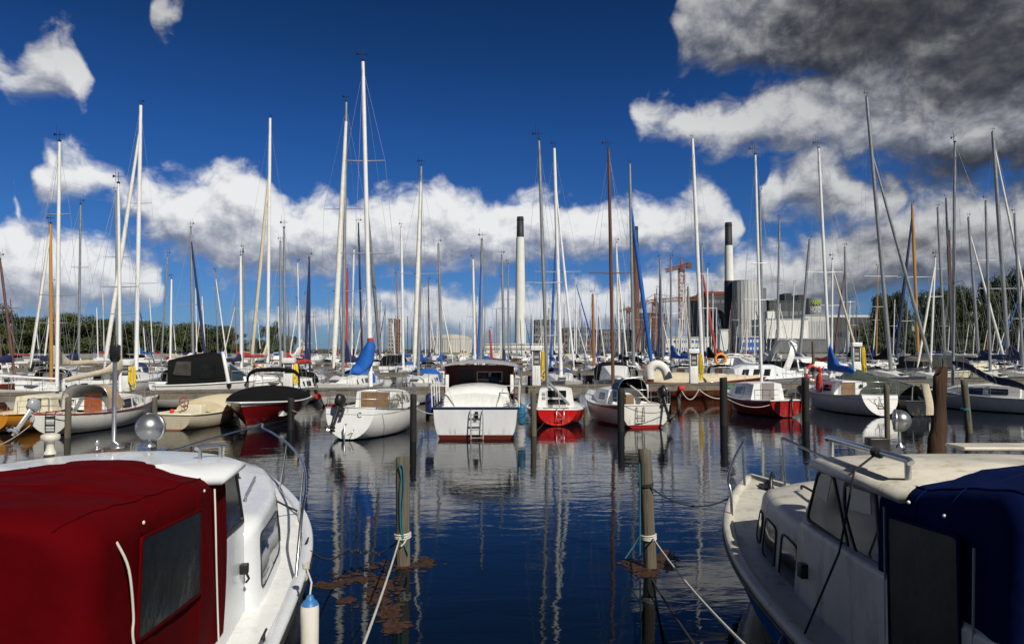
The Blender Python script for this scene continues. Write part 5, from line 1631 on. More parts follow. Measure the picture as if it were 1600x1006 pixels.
# -- tarpaulined boat -----------------------------------------------------------------------------
def front_l():
    r = boat_root(1436, 32.0, 6, 'dark boat under a sagging grey-green tarpaulin, behind the thick rotten pile', 'motorboat', 'covered_boat')
    hl = Hull(6.4, 1.9, .72, .66, .9, .8, .35, 2.2, .7, .05, 2.1, .42, -.05)
    hm = hullmat('tarped_boat_hull_paint', (.03, .032, .035), (.02, .02, .02), .05)
    hull_parts(r, hl, hm, M['darkgrey'], None, M['darkgrey'], .03)
    mb = MB(); rings = []
    for i in range(13):
        t = i / 12
        x = lerp(.5, 5.6, t)
        w = .85 + .2 * math.sin(math.pi * t)
        zr = lerp(1.45, 2.1, t) if t < .7 else lerp(1.9, 2.05, t)
        g = []
        for j in range(13):
            u = -1 + j / 6
            z = zr - abs(u) ** 1.2 * (.75 + .12 * math.sin(i * 1.7)) - .05 * math.sin(u * 7 + i)
            g.append(Vector((x + .08 * math.sin(j), w * u * 1.1, z)))
        rings.append(g)
    mb.loft(rings, 0, True, closed=False, caps=False)
    mb.build('tarpaulin', M['sail_green'], r)
    pl = MB(); pl.tube([(.6, 0, .7), (.5, 0, 1.5)], .03, 6); pl.tube([(5.5, 0, .9), (5.6, 0, 2.1)], .03, 6); pl.tube([(.4, 0, 1.42), (5.7, 0, 2.1)], .03, 6); pl.build('tarpaulin_frame', M['alu'], r)
    of = MB(); of.rbox(-.1, .05, -.55, -.32, .3, .75, .03); of.build('transom_box', M['gel'], r)
front_l()

# -- white boat with navy boom cover, right edge ------------------------------------------------------
def front_m():
    X = 27.0; Y = 32.2
    r = empty('sailboat', (X, Y, 0), math.pi / 2 + R(40), 'white sailboat with a long navy boom cover at the right edge', 'sailboat', 'boats moored bow-in along the opposite pier')
    hl = Hull(7.4, 2.4, .82, .74, 1.0, .7, .4, 2.0, .9, .05, 2.0, .42, .02)
    hm = hullmat('right_edge_sailboat_hull_paint', (.66, .66, .64), (.03, .03, .035), .05)
    hull_parts(r, hl, hm, M['gel'], (.5, 2.4, .6, .4), M['gel'], .026)
    cb = Cabin([(2.4, .8, .72, .72, 1.32), (3.8, .76, .66, .70, 1.34), (5.2, .54, .44, .74, 1.2), (5.9, .3, .22, .8, .98)])
    c = cabin_parts(r, cb, M['gel'], [(2.9, 3.7, .3, .8), (4.0, 4.9, .25, .85)])
    plate(c, 'door', mat('grey_brown_door', (.25, .21, .18), .6, var=.15), 2.38, -.3, .3, .7, 1.3, frame=M['gel'])
    b = at(1489, 602, 36.0); T = at(1492, 223, 36.0)
    rig(r, T, b, .08, M['mast_grey'], [(.42, .9)], None, at(1474, 604, 38.5), at(1640, 620, 32.2), (at(1505, 605, 35), at(1470, 605, 37)), True, .006)
    mb = MB(); rings = []
    a_, e_ = at(1491, 568, 35.8), at(1606, 610, 33.0)
    inv = r.matrix_basis.inverted()
    for i in range(15):
        t = i / 14
        cpt = inv @ (lerp(a_, e_, t) + Vector((0, 0, .10 * math.sin(t * 9))))
        rr_ = .21 * (.55 + .45 * min(1, t * 4)) * (1 - .2 * t) * (1 + .07 * math.sin(i * 2.4))
        rings.append([cpt + Vector((rr_ * math.cos(q), rr_ * .8 * math.sin(q) , rr_ * 1.15 * math.sin(q + .5))) for q in [2 * math.pi * j / 12 for j in range(12)]])
    mb.loft(rings, 0)
    sc_ = mb.build('sail_cover', M['sail_navy'], r)
    ti = MB()
    for t in (.38, .52):
        cpt = inv @ (lerp(a_, e_, t) + Vector((0, 0, .10 * math.sin(t * 9))))
        ti.tube([cpt + Vector((.22 * math.cos(q), .18 * math.sin(q), .25 * math.sin(q + .5))) for q in [2 * math.pi * j / 14 for j in range(15)]], .025, 5)
    ti.build('sail_tie', M['rope_white'], sc_)
    lifelines(r, hl, .5, 6.6, .55)
    rr_ = MB(); rr_.tube([(.9, .4, .95), (2.2, .5, 1.0)], .035, 6); rr_.build('tiller', M['rope_red'], r)
front_m()

# ---------------------------------------------------------------- stern lines from the front row to their piles
def stern_lines():
    for (a, Za, b, Zb, s, lb, mt) in (
        ((503, 640), 24.2, (455, 640), 27.0, .15, 'pale stern line from the blue-bag sailboat to the black pile on its left', 'rope_white'),
        ((590, 646), 24.2, (646, 632), 23.4, .12, 'pale stern line from the blue-bag sailboat to the black pile on its right', 'rope_white'),
        ((686, 645), 24.1, (648, 636), 23.4, .10, 'pale stern line from the white cruiser to the black pile on its left', 'rope_white'),
        ((802, 645), 24.1, (833, 640), 24.9, .10, 'dark stern line from the white cruiser to the grey timber pile', 'rope_dark'),
        ((860, 646), 28.0, (834, 678), 24.9, .05, 'dark line from the small red sailboat down to the foot of the grey pile', 'rope_dark'),
        ((1042, 641), 27.3, (972, 632), 26.2, .2, 'dark stern line from the blue-sprayhood sailboat to the black pile', 'rope_dark'),
        ((1204, 632), 31.3, (1132, 620), 28.4, .25, 'pale stern line from the small cabin boat to the tall lone black pile', 'rope_white'),
        ((1356, 622), 31.8, (1385, 635), 24.0, .12, 'pale line from the right-hand white sailboat to the slim greenish pile', 'rope_white'),
        ((1470, 612), 36.0, (1507, 612), 25.8, .2, 'pale line across the bow of the white boat with navy boom cover', 'rope_white'),
        ((60, 650), 25.0, (107, 640), 24.4, .1, 'pale line from the beige sprayhood boat to the brown pile at its stern', 'rope_white'),
        ((52, 660), 25.1, (-12, 700), 22.0, .1, 'pale line running from the grey outboard down to the left', 'rope_white')):
        mb = MB(); mb.tube(sag_path(at(*a, Za), at(*b, Zb), s), .014, 5)
        tag(mb.build('stern_line', M[mt]), lb, 'rope', 'stern lines of the front row')
stern_lines()

# ---------------------------------------------------------------- piers and what stands on them
SL = .262
def pier_y(X, off=0.0): return 31.0 + (X + 22.8) * SL + off
PA = math.atan(SL)
def row_at(px, off):
    u = (px - 800) / F
    Y = (31.0 + 22.8 * SL + off) / (1 - SL * u)
    return u * Y, Y

def pier(off, x0, x1, zt, label, near=True):
    root = empty('pier', (0, pier_y(0, off), 0), PA, label, 'pier', 'jetties of the harbour')
    c = math.cos(PA)
    a, b = x0 / c, x1 / c
    w = 1.7
    r_ = random.Random(int(off) + 3)
    d = MB()
    x = a
    st = .2 if near else 1.2
    while x < b:
        d.box(x, x + st - .015, -.03, w + .03, zt - .05 + r_.uniform(-.004, .004), zt + r_.uniform(-.004, .004))
        x += st
    d.build('deck', M['pierwood'], root)
    for y, in ((0,), (w - .1,)):
        f = MB(); f.box(a, b, y, y + .09, zt - .36, zt - .055); f.build('edge_beam', M['pierwood'], root)
    x = a + 1
    k = 0
    while x < b and k < 40:
        p = MB(); p.tube([(x, .22, -1.2), (x, .22, zt - .07)], .12, 10); p.build('post', M['pile'], root)
        p = MB(); p.tube([(x, w - .3, -1.2), (x, w - .3, zt - .07)], .12, 8); p.build('post', M['pile_black'], root)
        x += 3.6 if near else 9; k += 1
    return root
pier(0, -40, 46, 1.1, 'long grey timber pier behind the front row of boats')
pier(24.0, -60, 66, 1.1, 'second timber pier, farther back among the moored boats', False)
pier(49.5, -80, 85, 1.1, 'third timber pier in the middle of the harbour', False)
pier(75.0, -95, 105, 1.1, 'fourth timber pier towards the back of the harbour', False)

def pedestal(px, ytop, label, hose_only=False):
    X, Y = row_at(px, 1.0)
    zt = 1.1
    top = at(px, ytop, Y).z
    h = top - zt
    r = empty('service_pedestal', (X, Y, zt), 0, label, 'service pedestal', 'service pedestals with yellow hoses')
    b = MB(); b.rbox(-.24, .24, -.16, .16, 0, h * .5, .03); b.build('body', M['gel'], r)
    for sx in (-1, 1):
        p = MB(); p.rbox(sx * .22 - .03, sx * .22 + .03, -.15, .15, h * .5, h - .28, .015); p.build('frame_post', M['gel'], r)
    p = MB(); p.rbox(-.19, .19, -.10, .12, h * .5, h - .28, .01); p.build('panel', M['darkgrey'], r)
    for k in range(2):
        s = MB(); s.rbox(-.14, .14, -.125, -.10, h * .55 + k * .28, h * .55 + .16 + k * .28, .01); s.build('socket', M['grey'], r)
    c = MB(); c.rbox(-.32, .32, -.22, .22, h - .28, h, .04); c.build('cap', M['gel'], r)
    hs = MB()
    rr = random.Random(px)
    for k in range(7):
        x = .36 + rr.uniform(-.05, .09)
        zl = lerp(h * .12, h * .4, rr.random())
        y = -.1 + rr.uniform(-.1, .1)
        hs.tube(smooth_path([(x - .02, y, h - .32), (x - .05, y - .05, h * .6), (x - .03, y - .06, zl), (x + .06, y - .05, zl - .06), (x + .11, y, zl + .06), (x + .07, y, h * .65), (x + .03, y + .02, h - .30)], 4), .026, 6)
    hs.build('hose', M['yellow'], r)
pedestal(1083, 545, 'white service pedestal with a yellow hose on the pier before the varnished boat')
pedestal(452, 559, 'white service pedestal with a yellow hose behind the dark red motorboat')
pedestal(838, 540, 'white service pedestal with a yellow hose behind the small red sailboat')
pedestal(198, 562, 'white service pedestal with a yellow hose behind the beige sprayhood boat')
pedestal(1337, 535, 'white service pedestal with a yellow hose behind the blue boom bag')

def lifering(P, r, label, mt=None, horseshoe=False, axis=0.0):
    mb = MB()
    n = 28
    a0, a1 = (R(-60), R(240)) if horseshoe else (0, 2 * math.pi)
    segs = [(i / 4, (i + 1) / 4) for i in range(4)] if not horseshoe else [(0, 1)]
    for k, (s0, s1) in enumerate(segs):
        if horseshoe: parts = [(0, 1, 0)]
        else: parts = [(s0, s0 + (s1 - s0) * .62, 0), (s0 + (s1 - s0) * .62, s1, 1)]
        for (u0, u1, m) in parts:
            pts = [(r * math.cos(lerp(a0, a1, lerp(u0, u1, i / 8))), 0, r * math.sin(lerp(a0, a1, lerp(u0, u1, i / 8)))) for i in range(9)]
            mb.tube(pts, r * .24, 10, m)
    o = mb.build('life_ring', [mt or M['lifered'], M['fender_white']], None, P)
    o.rotation_euler = (0, 0, axis)
    return tag(o, label, 'life ring', 'life rings about the harbour')
X, Y = row_at(1270, .9)
lp = MB(); zt_ = at(1270, 533, Y).z; lp.tube([(0, 0, 0), (0, 0, zt_ - 1.1)], .09, 8); tag(lp.build('mooring_post', M['pile'], None, (X, Y, 1.1)), 'grey timber post on the pier carrying a red and white life ring', 'post')
lifering(at(1271, 583, Y - .2), .46, 'red and white life ring on the post beside the right-hand white sailboat')
lifering(at(1126, 561, 46.0), .36, 'orange horseshoe life ring left of the white cabin cruiser behind the pier', M['orange'], True)
lifering(at(403, 579, 46.0), .36, 'orange life ring among the boats behind the dark red motorboat', M['orange'])
# small boxes fixed to the pier
for px, py, mt, lb in ((1065, 606, 'lifered', 'red box on the edge of the pier below the beige-covered varnished boat'), (1140, 605, 'green_pl', 'green box on the edge of the pier next to the tall black pile'), (497, 619, 'lifered', 'red box on the pier edge between the dark red motorboat and the blue-bag sailboat'), (379, 620, 'lifered', 'red box on the pier edge left of the dark red motorboat')):
    X, Y = row_at(px, -.12)
    c = at(px, py, Y); mb = MB(); mb.rbox(-.16, .16, -.08, .10, -.11, .11, .03)
    mb.tube([(-.1, 0, .1), (-.1, 0, .17), (.1, 0, .17), (.1, 0, .1)], .015, 5)
    tag(mb.build('mooring_box', M[mt], None, c), lb, 'box', 'coloured boxes on the pier edge')
X, Y = row_at(1035, -.06)
mb = MB(); mb.rbox(-.25, .25, -.02, .02, -.2, .2, .012); mb.rbox(-.04, .04, -.03, -.015, -.05, .05, .005, 1)
tag(mb.build('berth_plate', [M['fender_white'], M['darkgrey']], None, at(1036, 611, Y)), 'blank white plate on the pier edge right of the blue sprayhood boat', 'plate')
for i, (a, b, s, lb) in enumerate((((1065, 610), (1092, 608), .55, 'white rope hanging in a loop from the red box on the pier'), ((1092, 608), (1130, 622), .2, 'white rope from the pier running behind the tall black pile'))):
    mb = MB(); mb.tube(sag_path(at(*a, row_at(a[0], -.15)[1]), at(*b, row_at(b[0], -.4)[1]), s), .03, 6)
    tag(mb.build('mooring_rope', M['rope_white']), lb, 'rope')

# ---------------------------------------------------------------- boats behind the pier
CACHE = {}
def shared(key, name, make, mats, parent):
    """first use builds the mesh; later uses are copies of that part"""
    if key not in CACHE:
        o = make().build(name, mats, parent)
        CACHE[key] = o
        return o
    o = CACHE[key].copy()
    COL.objects.link(o)
    o.parent = parent
    return o

HC = {'white': (.78, .77, .73), 'cream': (.62, .56, .42), 'navy': (.014, .022, .07), 'grey': (.24, .25, .26), 'red': (.26, .02, .02), 'green': (.02, .07, .05), 'wood': (.20, .06, .02), 'black': (.02, .02, .022)}
HM = {k: hullmat(k + '_hull_paint', v, (.05, .02, .02) if k != 'red' else (.02, .02, .03), .08, stain=(.4, .34, .26), band=((.05, .06, .09), .86, .92) if k in ('white', 'cream') else None) for k, v in HC.items()}
VAR = [Hull(8.2, 2.75, 1.0, .9, 1.2, .66, .45, 2.0, 1.1, -.2, 2.0, .45, .04), Hull(9.4, 3.0, 1.15, 1.02, 1.35, .72, .5, 2.2, 1.2, -.3, 2.1, .45, .02), Hull(7.2, 2.5, .85, .78, 1.05, .62, .4, 2.0, 1.0, .1, 2.0, .42, .05)]
COVERS = {'blue': 'sail_blue', 'navy': 'sail_navy', 'black': 'sail_black', 'beige': 'sail_beige', 'white': 'sail_white', 'red': 'sail_red'}

def back_hull(v):
    hl = VAR[v]
    def mk():
        mb = hl.mesh(14, 7); mb.mi = [0] * len(mb.mi)
        hl.deck(mb, None, 1, None, nst=12)
        return mb
    return mk
def back_cabin(v):
    hl = VAR[v]; L = hl.L
    z = hl.fm - .1
    return Cabin([(.30 * L, .34 * hl.B, .30 * hl.B, z, z + .62), (.5 * L, .32 * hl.B, .27 * hl.B, z, z + .62), (.66 * L, .24 * hl.B, .18 * hl.B, z, z + .45), (.76 * L, .14 * hl.B, .1 * hl.B, z + .1, z + .25)])
def back_cover(v, hump):
    hl = VAR[v]; L = hl.L
    def mk():
        mb = MB(); rings = []
        r_ = random.Random(v * 10 + int(hump * 10))
        for i in range(11):
            t = i / 10
            x = lerp(.55 * L, .10 * L, t)
            hgt = .17 * (1.2 - .4 * t) + hump * max(0, 1 - t * 2.4) ** 1.6
            w = .16 * (1.05 - .45 * t) * (1 + r_.uniform(-.12, .12))
            if i in (0, 10): w *= .6; hgt *= .75
            zc = hl.fm + 1.45 + .03 * math.sin(i)
            rings.append([Vector((x, w * math.cos(a) * (1 - .4 * max(0, math.sin(a)) * (hump > .3)), zc + (hgt if math.sin(a) > 0 else .14) * math.sin(a))) for a in [2 * math.pi * j / 10 for j in range(10)]])
        return mb.loft(rings, 0)
    return mk
def back_rail(v):
    hl = VAR[v]
    def mk():
        mb = MB()
        for sg in (1, -1):
            P = [hl.edge(hl.t_of(x * hl.L), sg, -sg * .06, .55) for x in (.02, .25, .5, .75, .93)]
            mb.tube(P, .014, 4)
            for p in P: mb.tube([p, p - Vector((0, 0, .55))], .016, 4)
        a, b = (hl.edge(hl.t_of(.93 * hl.L), sg, -sg * .06, .55) for sg in (1, -1))
        mb.tube([a, Vector((hl.L, 0, hl.fb + .6)), b], .018, 4)
        a, b = (hl.edge(hl.t_of(.02 * hl.L), sg, -sg * .06, .55) for sg in (1, -1))
        mb.tube([a, b], .018, 4)
        return mb
    return mk

BACK = []      # (root, kind words, px, off)
def back_sail(px, off, th, v=0, hull='white', cover=None, hump=.6, mast=None, hood=None, label=None, detail=2, group='sailboats moored in rows behind the pier', X=None):
    """mast = (xt, yt, xb, yb, w px, material, spreaders [(y, half px)], genoa (xf, mat, topfrac))"""
    hl = VAR[v]
    u = (px - 800) / F
    X0, Y0 = row_at(px, off)
    a = math.pi / 2 + R(th)
    # keep the mast step over the pixel asked for
    d = Vector((math.cos(a), math.sin(a), 0)) * (.56 * hl.L)
    r = empty('sailboat', (X0 - d.x, Y0 - d.y, 0), a, label, 'sailboat', group)
    shared(('hull', v, hull), 'hull', back_hull(v), [HM[hull], M['gel']], r)
    cab = back_cabin(v)
    c = shared(('cabin', v), 'cabin', lambda: cab.mesh(k=3), M['gel'], r)
    if detail > 0:
        L = hl.L
        for sg in (1, -1):
            def mkw(sg=sg):
                mb = MB()
                for x0, x1 in ((.34, .41), (.44, .54)):
                    f = side_fn(cab, sg); pts = rrect(x0 * L, x1 * L, .3, .82, .05, 2)
                    n = len(pts); V = [f(x, q, .008) for x, q in pts]
                    mb.add(V, [list(range(n)) if sg > 0 else list(range(n))[::-1]])
                return mb
            shared(('win', v, sg), 'window', mkw, M['glass'], c)
    if detail > 0:
        zc = cab.st[1][4]
        def mkh():
            mb = MB(); mb.rbox(.50 * hl.L, .56 * hl.L, -.26, .26, zc + .03, zc + .10, .02); mb.rbox(.69 * hl.L, .75 * hl.L, -.22, .22, cab.roofz(.7 * hl.L) - .05, cab.roofz(.7 * hl.L) + .05, .02)
            mb.rbox(.31 * hl.L, .40 * hl.L, -.3, .3, zc + .02, zc + .09, .02); return mb
        shared(('hatch', v), 'hatch', mkh, M['darkgrey'], c)
        def mkd():
            mb = MB(); x = .298 * hl.L; z = cab.st[0][3]
            mb.box(x - .03, x, -.32, .32, z + .04, z + .56); return mb
        shared(('door', v), 'door', mkd, M['brownwood'], c)
    if detail > 1: shared(('rail', v), 'guard_rail', back_rail(v), M['steel'], r)
    if hood:
        key = ('hood', v, hood)
        if key not in CACHE:
            CACHE[key] = sprayhood(r, .22 * hl.L, .36 * hl.L, .34 * hl.B, hl.fm, .85, M[COVERS[hood]], inner=M['sail_black'])
            CACHE[key + ('hp',)] = CACHE[key].children[0]
        else:
            o = CACHE[key].copy(); COL.objects.link(o); o.parent = r
            h2 = CACHE[key + ('hp',)].copy(); COL.objects.link(h2); h2.parent = o
    if cover: shared(('cover', v, cover, hump), 'sail_cover', back_cover(v, hump), M[COVERS[cover]], r)
    if mast:
        xt, yt, xb, yb, w, mk, spr, gen = mast
        T, ref = at(xt, yt, Y0), at(xb, yb, Y0)
        k = (T.z - 1.2) / max(T.z - ref.z, .1)
        B_ = T + (ref - T) * k
        hgt = T.z - B_.z
        sp = []
        for (sy, hw) in spr:
            z = at(xt, sy, Y0).z
            sp.append(((z - B_.z) / hgt, hw * Y0 / F))
        dirv = Vector((math.cos(a), math.sin(a), 0)); sd_ = Vector((-math.sin(a), math.cos(a), 0))
        bow = r.location + dirv * hl.L + Vector((0, 0, hl.fb)); st = r.location + Vector((0, 0, hl.fs))
        s1, s2 = (r.location + dirv * (.52 * hl.L) + sd_ * (s_ * hl.B * .46) + Vector((0, 0, hl.fm)) for s_ in (1, -1))
        g = None
        if gen:
            xf, gm, fr, gw = gen
            f0 = at(xf, 575, Y0 - .5)
            g = (f0, gw * Y0 / F / 2, M[gm], fr)
        rig(r, T, B_, w * Y0 / F / 2, M[mk], sp, g, bow if detail > 0 and not g else None, st if detail > 0 else None, (s1, s2) if detail > 0 else ((B_ + Vector((.4, 0, 0)), B_ - Vector((.4, 0, 0))) if sp else None), detail > 0, .006 if Y0 < 60 else .008)
        bb = shared(('boom', v, mk), 'boom', lambda: MB().tube([(.55 * hl.L, 0, hl.fm + 1.36), (.08 * hl.L, 0, hl.fm + 1.36)], .06, 6), M[mk], r)
    return r

# masts one can follow in the picture: top x, top y, foot x at y 565, width, material, row offset, spreaders, genoa, cover, hump, hull, hood, variant, words
MW, MG, MD = 'mast_white', 'mast_grey', 'mast_dark'
ML = [
 (79,350,80,5,'mast_wood',5.5,[(505,26)],(47,'sail_white',.96,4.5),'beige',1.2,'white',None,0,'with a golden varnished mast and pale furled genoa, near the left edge'),
 (126,320,123,3.6,MG,24,[(418,13)],None,'navy',.3,'white','black',1,'with a slim grey mast before the wood, left part'),
 (0,405,20,4,'mast_brown',10,[(482,20)],None,'navy',.3,'wood',None,0,'with a brown mast at the very left edge'),
 (220,165,213,6.5,MW,6,[(443,32),(318,20)],(163,'sail_white',.92,6.5),None,.5,'white','black',1,'with the tallest white mast on the left and a white furled genoa'),
 (181,300,183,3.2,MG,22,[(402,20)],None,'black',.4,'white','navy',1,'with a thin grey mast close behind the beige sprayhood boat\'s mast'),
 (268,436,266,3.4,MW,33,[],None,'beige',.3,'white',None,0,'with a short bright mast over the black-canopied motorboat'),
 (262,400,252,2.6,MG,45,[(508,16)],None,None,.3,'white',None,2,'with a thin raked grey mast over the black-canopied motorboat'),
 (298,356,302,4.2,MG,18,[(476,23)],(323,'sail_navy',.93,4),'white',.5,'white','blue',0,'with a grey mast and a dark furled genoa right of the black canopy'),
 (376,400,377,4.6,MW,19,[(483,13)],None,'navy',.4,'white','navy',0,'with a white mast, left of a close pair'),
 (380,390,379,3.6,MG,24,[],None,'red',.3,'white',None,1,'with a grey mast, right of a close pair'),
 (422,185,418,5.5,MW,6.5,[(422,37)],(392,'sail_beige',.8,5.5),'beige',1.5,'white',None,1,'with a tall white mast and a tan furled genoa above the bimini'),
 (438,378,438,3.6,MG,19,[(423,15)],None,'white',.7,'white','navy',0,'with a grey mast just right of the tan genoa'),
 (483,403,484,3.6,'mast_navy',22,[(495,14)],(477,'sail_navy',.95,4.5),'navy',1.0,'white','blue',0,'with a dark navy mast and blue sail cover'),
 (541,160,536,5.2,MG,7.0,[(455,36),(327,34)],(521,'sail_white',.93,8.5),'navy',1.6,'white','blue',1,'with a broad white furled genoa on a tall grey mast'),
 (560,350,566,3.2,'mast_navy',20,[],None,'blue',.5,'white',None,0,'with a thin navy mast left of the tall blue-bag mast'),
 (543,420,541,4,'sail_red',30,[],None,'navy',.4,'white',None,0,'with a red and white furled sail standing behind the broad genoa'),
 (553,390,549,3,MW,26,[(495,18)],None,'navy',.5,'white',None,2,'with a thin white mast between the two tallest masts'),
 (627,355,630,4.2,MW,19,[(425,14)],None,'blue',.3,'white','blue',1,'with a white mast, left of the steep white genoa'),
 (658,260,654,5,MG,9.5,[(428,31)],(647,'sail_white',.93,7),'blue',1.4,'white','blue',1,'with a steep white furled genoa and blue sail cover left of the cruiser'),
 (685,382,690,4.2,MG,23,[],None,'blue',.5,'white',None,0,'with a grey mast in front of the round storage tank'),
 (739,405,742,4,MW,24,[(495,11)],None,'beige',.3,'white','beige',0,'with a white mast just right of the storage tank'),
 (753,375,751,5,MG,18,[],(746,'sail_blue',.9,3.5),'blue',.5,'white',None,1,'with a grey mast and thin blue furled genoa over the maroon wheelhouse'),
 (784,400,788,4.2,MG,24,[(483,16)],None,'navy',.9,'white','navy',0,'with a grey mast left of the white chimney'),
 (765,516,769,3.6,'sail_red',30,[(533,16)],None,None,.3,'red',None,2,'with a short red mast over the cruiser roof'),
 (866,232,876,6,MW,8.5,[(425,36)],(897,'mast_white',.86,4),'blue',1.9,'white','navy',1,'with tall white mast and big blue sail bag right of a pedestal hose'),
 (871,330,860,3.6,'sail_blue',14,[],None,'blue',.5,'white',None,0,'with a thin raked blue furled sail between chimney and tall white mast'),
 (926,460,928,4.6,'mast_orange',36,[],None,None,.3,'wood',None,0,'with an orange wooden mast behind the brown-masted boat'),
 (963,380,968,3.4,MW,18,[],(981,'sail_white',.9,3),'black',.3,'white','black',0,'with a slim white mast and white furled genoa right of the brown mast'),
 (984,256,990,5,MG,8,[],(1019,'sail_blue',.8,6.5),'blue',1.1,'white','white',0,'with a bright blue furled genoa slanting down to the right'),
 (1031,405,1036,3.4,MG,28,[],(1029,'sail_navy',.9,3.6),'navy',.4,'white',None,0,'with a grey mast and dark blue furled genoa left of the orange crane'),
 (1048,405,1049,3.6,MG,22,[(490,14)],None,'blue',1.2,'white','blue',1,'with a straight grey mast left of the orange crane'),
 (1082,217,1097,6,MW,8,[(428,28)],None,'navy',.5,'navy','navy',1,'with a tall white mast and navy hull beside the pedestal'),
 (1096,385,1100,4,MG,21,[],(1122,'sail_red',.8,4),'navy',.5,'white',None,0,'with a grey mast and dark red furled genoa left of the black-and-white chimney'),
 (1075,448,1078,4.6,MG,26,[],None,'blue',1.0,'white',None,0,'with a thick short grey mast in front of the orange crane'),
 (1187,300,1192,4.6,MG,9,[(411,24)],None,'white',.4,'white',None,0,'with a grey mast doubling the mast of the small red cabin boat'),
 (1218,342,1214,3.6,MG,19,[(444,9)],None,'black',.4,'white','black',0,'with a slim grey mast right of the silos'),
 (1265,375,1249,5,MG,8.5,[],None,'white',.4,'grey',None,2,'with a raked pale mast in front of the lettered silo'),
 (1320,387,1325,4,MG,18,[(472,14)],(1300,'mast_brown',.85,3),'black',.5,'white','black',0,'with a grey mast and dark brown furled genoa right of the lettered silo'),
 (1354,152,1391,6,MG,6.5,[(432,29)],(1456,'mast_grey',.8,5.5),'black',.9,'white','black',1,'with the tallest mast on the right, raked, with a grey furled genoa'),
 (1425,320,1435,5,'mast_wood',13,[(433,27)],(1398,'sail_navy',.94,4.5),'blue',.3,'white','navy',0,'with an olive-gold mast and dark furled genoa'),
 (1465,325,1477,4.2,MG,14,[(420,10)],None,'white',.5,'white','black',1,'with a grey mast left of the radar dome'),
 (1478,310,1488,3.4,MD,20,[],None,'white',.5,'white',None,0,'with a dark thin mast near the radar dome'),
 (1513,340,1530,4.4,MG,13,[(412,12)],(1573,'sail_white',.9,4),'navy',.6,'white','navy',1,'with a grey mast and a white furled genoa slanting right'),
 (1540,315,1547,4.2,MG,17,[(407,14)],None,'navy',.5,'white',None,0,'with a straight grey mast between the two slanting genoas'),
 (1551,206,1576,6.2,MG,5.5,[(451,38)],(1625,'sail_white',.96,4),'navy',1.3,'white','navy',1,'with a tall grey mast at the right edge and navy sail cover'),
 (1585,335,1598,4.2,MG,12,[],None,'navy',.5,'white','black',0,'with a grey mast touching the right edge'),
 (1483,360,1489,3.6,'mast_brown',26,[],None,None,.4,'wood',None,0,'with a slim brown mast behind the radar dome'),
]
USED = {}
def fits(off, X, gap=3.1):
    return all(abs(X - q) >= gap for q in USED.get(off, []))
ROWS = [5.8, 18.5, 30.5, 43.5, 56.0, 69.0, 81.5, 95.0, 107.0, 123.0, 135.0, 152.0, 164.0, 184.0]
def snap(px, want):
    for off in sorted(ROWS, key=lambda q: abs(q - want)):
        if fits(off, row_at(px, off)[0]):
            return off
    return want

def bigs():
    for (xt, yt, xb, w, mk, want, spr, gen, cov, hump, hull, hood, v, words) in ML:
        off = snap(xb, want)
        USED.setdefault(off, []).append(row_at(xb, off)[0])
        i = ROWS.index(off) if off in ROWS else 0
        th = (178 if i % 2 == 0 else 2) + rnd.uniform(-4, 4)
        back_sail(xb, off, th, v, hull, cov, hump, (xt, yt, xb, 565, w, mk, spr, gen), hood, ('navy-hulled ' if hull == 'navy' else 'wooden ' if hull == 'wood' else 'red ' if hull == 'red' else '') + 'sailboat ' + words, 2 if off < 35 else 1)

# ---------------------------------------------------------------- motor boats behind the pier
def arch_tube(mb, x, w, z0, z1, r, lean=0.0, m=0, n=14):
    pts = []
    for j in range(n + 1):
        a = math.pi * j / n
        c, s_ = math.cos(a), math.sin(a)
        pts.append(Vector((x + lean * s_ ** .6 if s_ > 0 else x, w * math.copysign(abs(c) ** .45, c), z0 + (z1 - z0) * max(s_, 0) ** .6)))
    mb.tube(pts, r, 8, m)

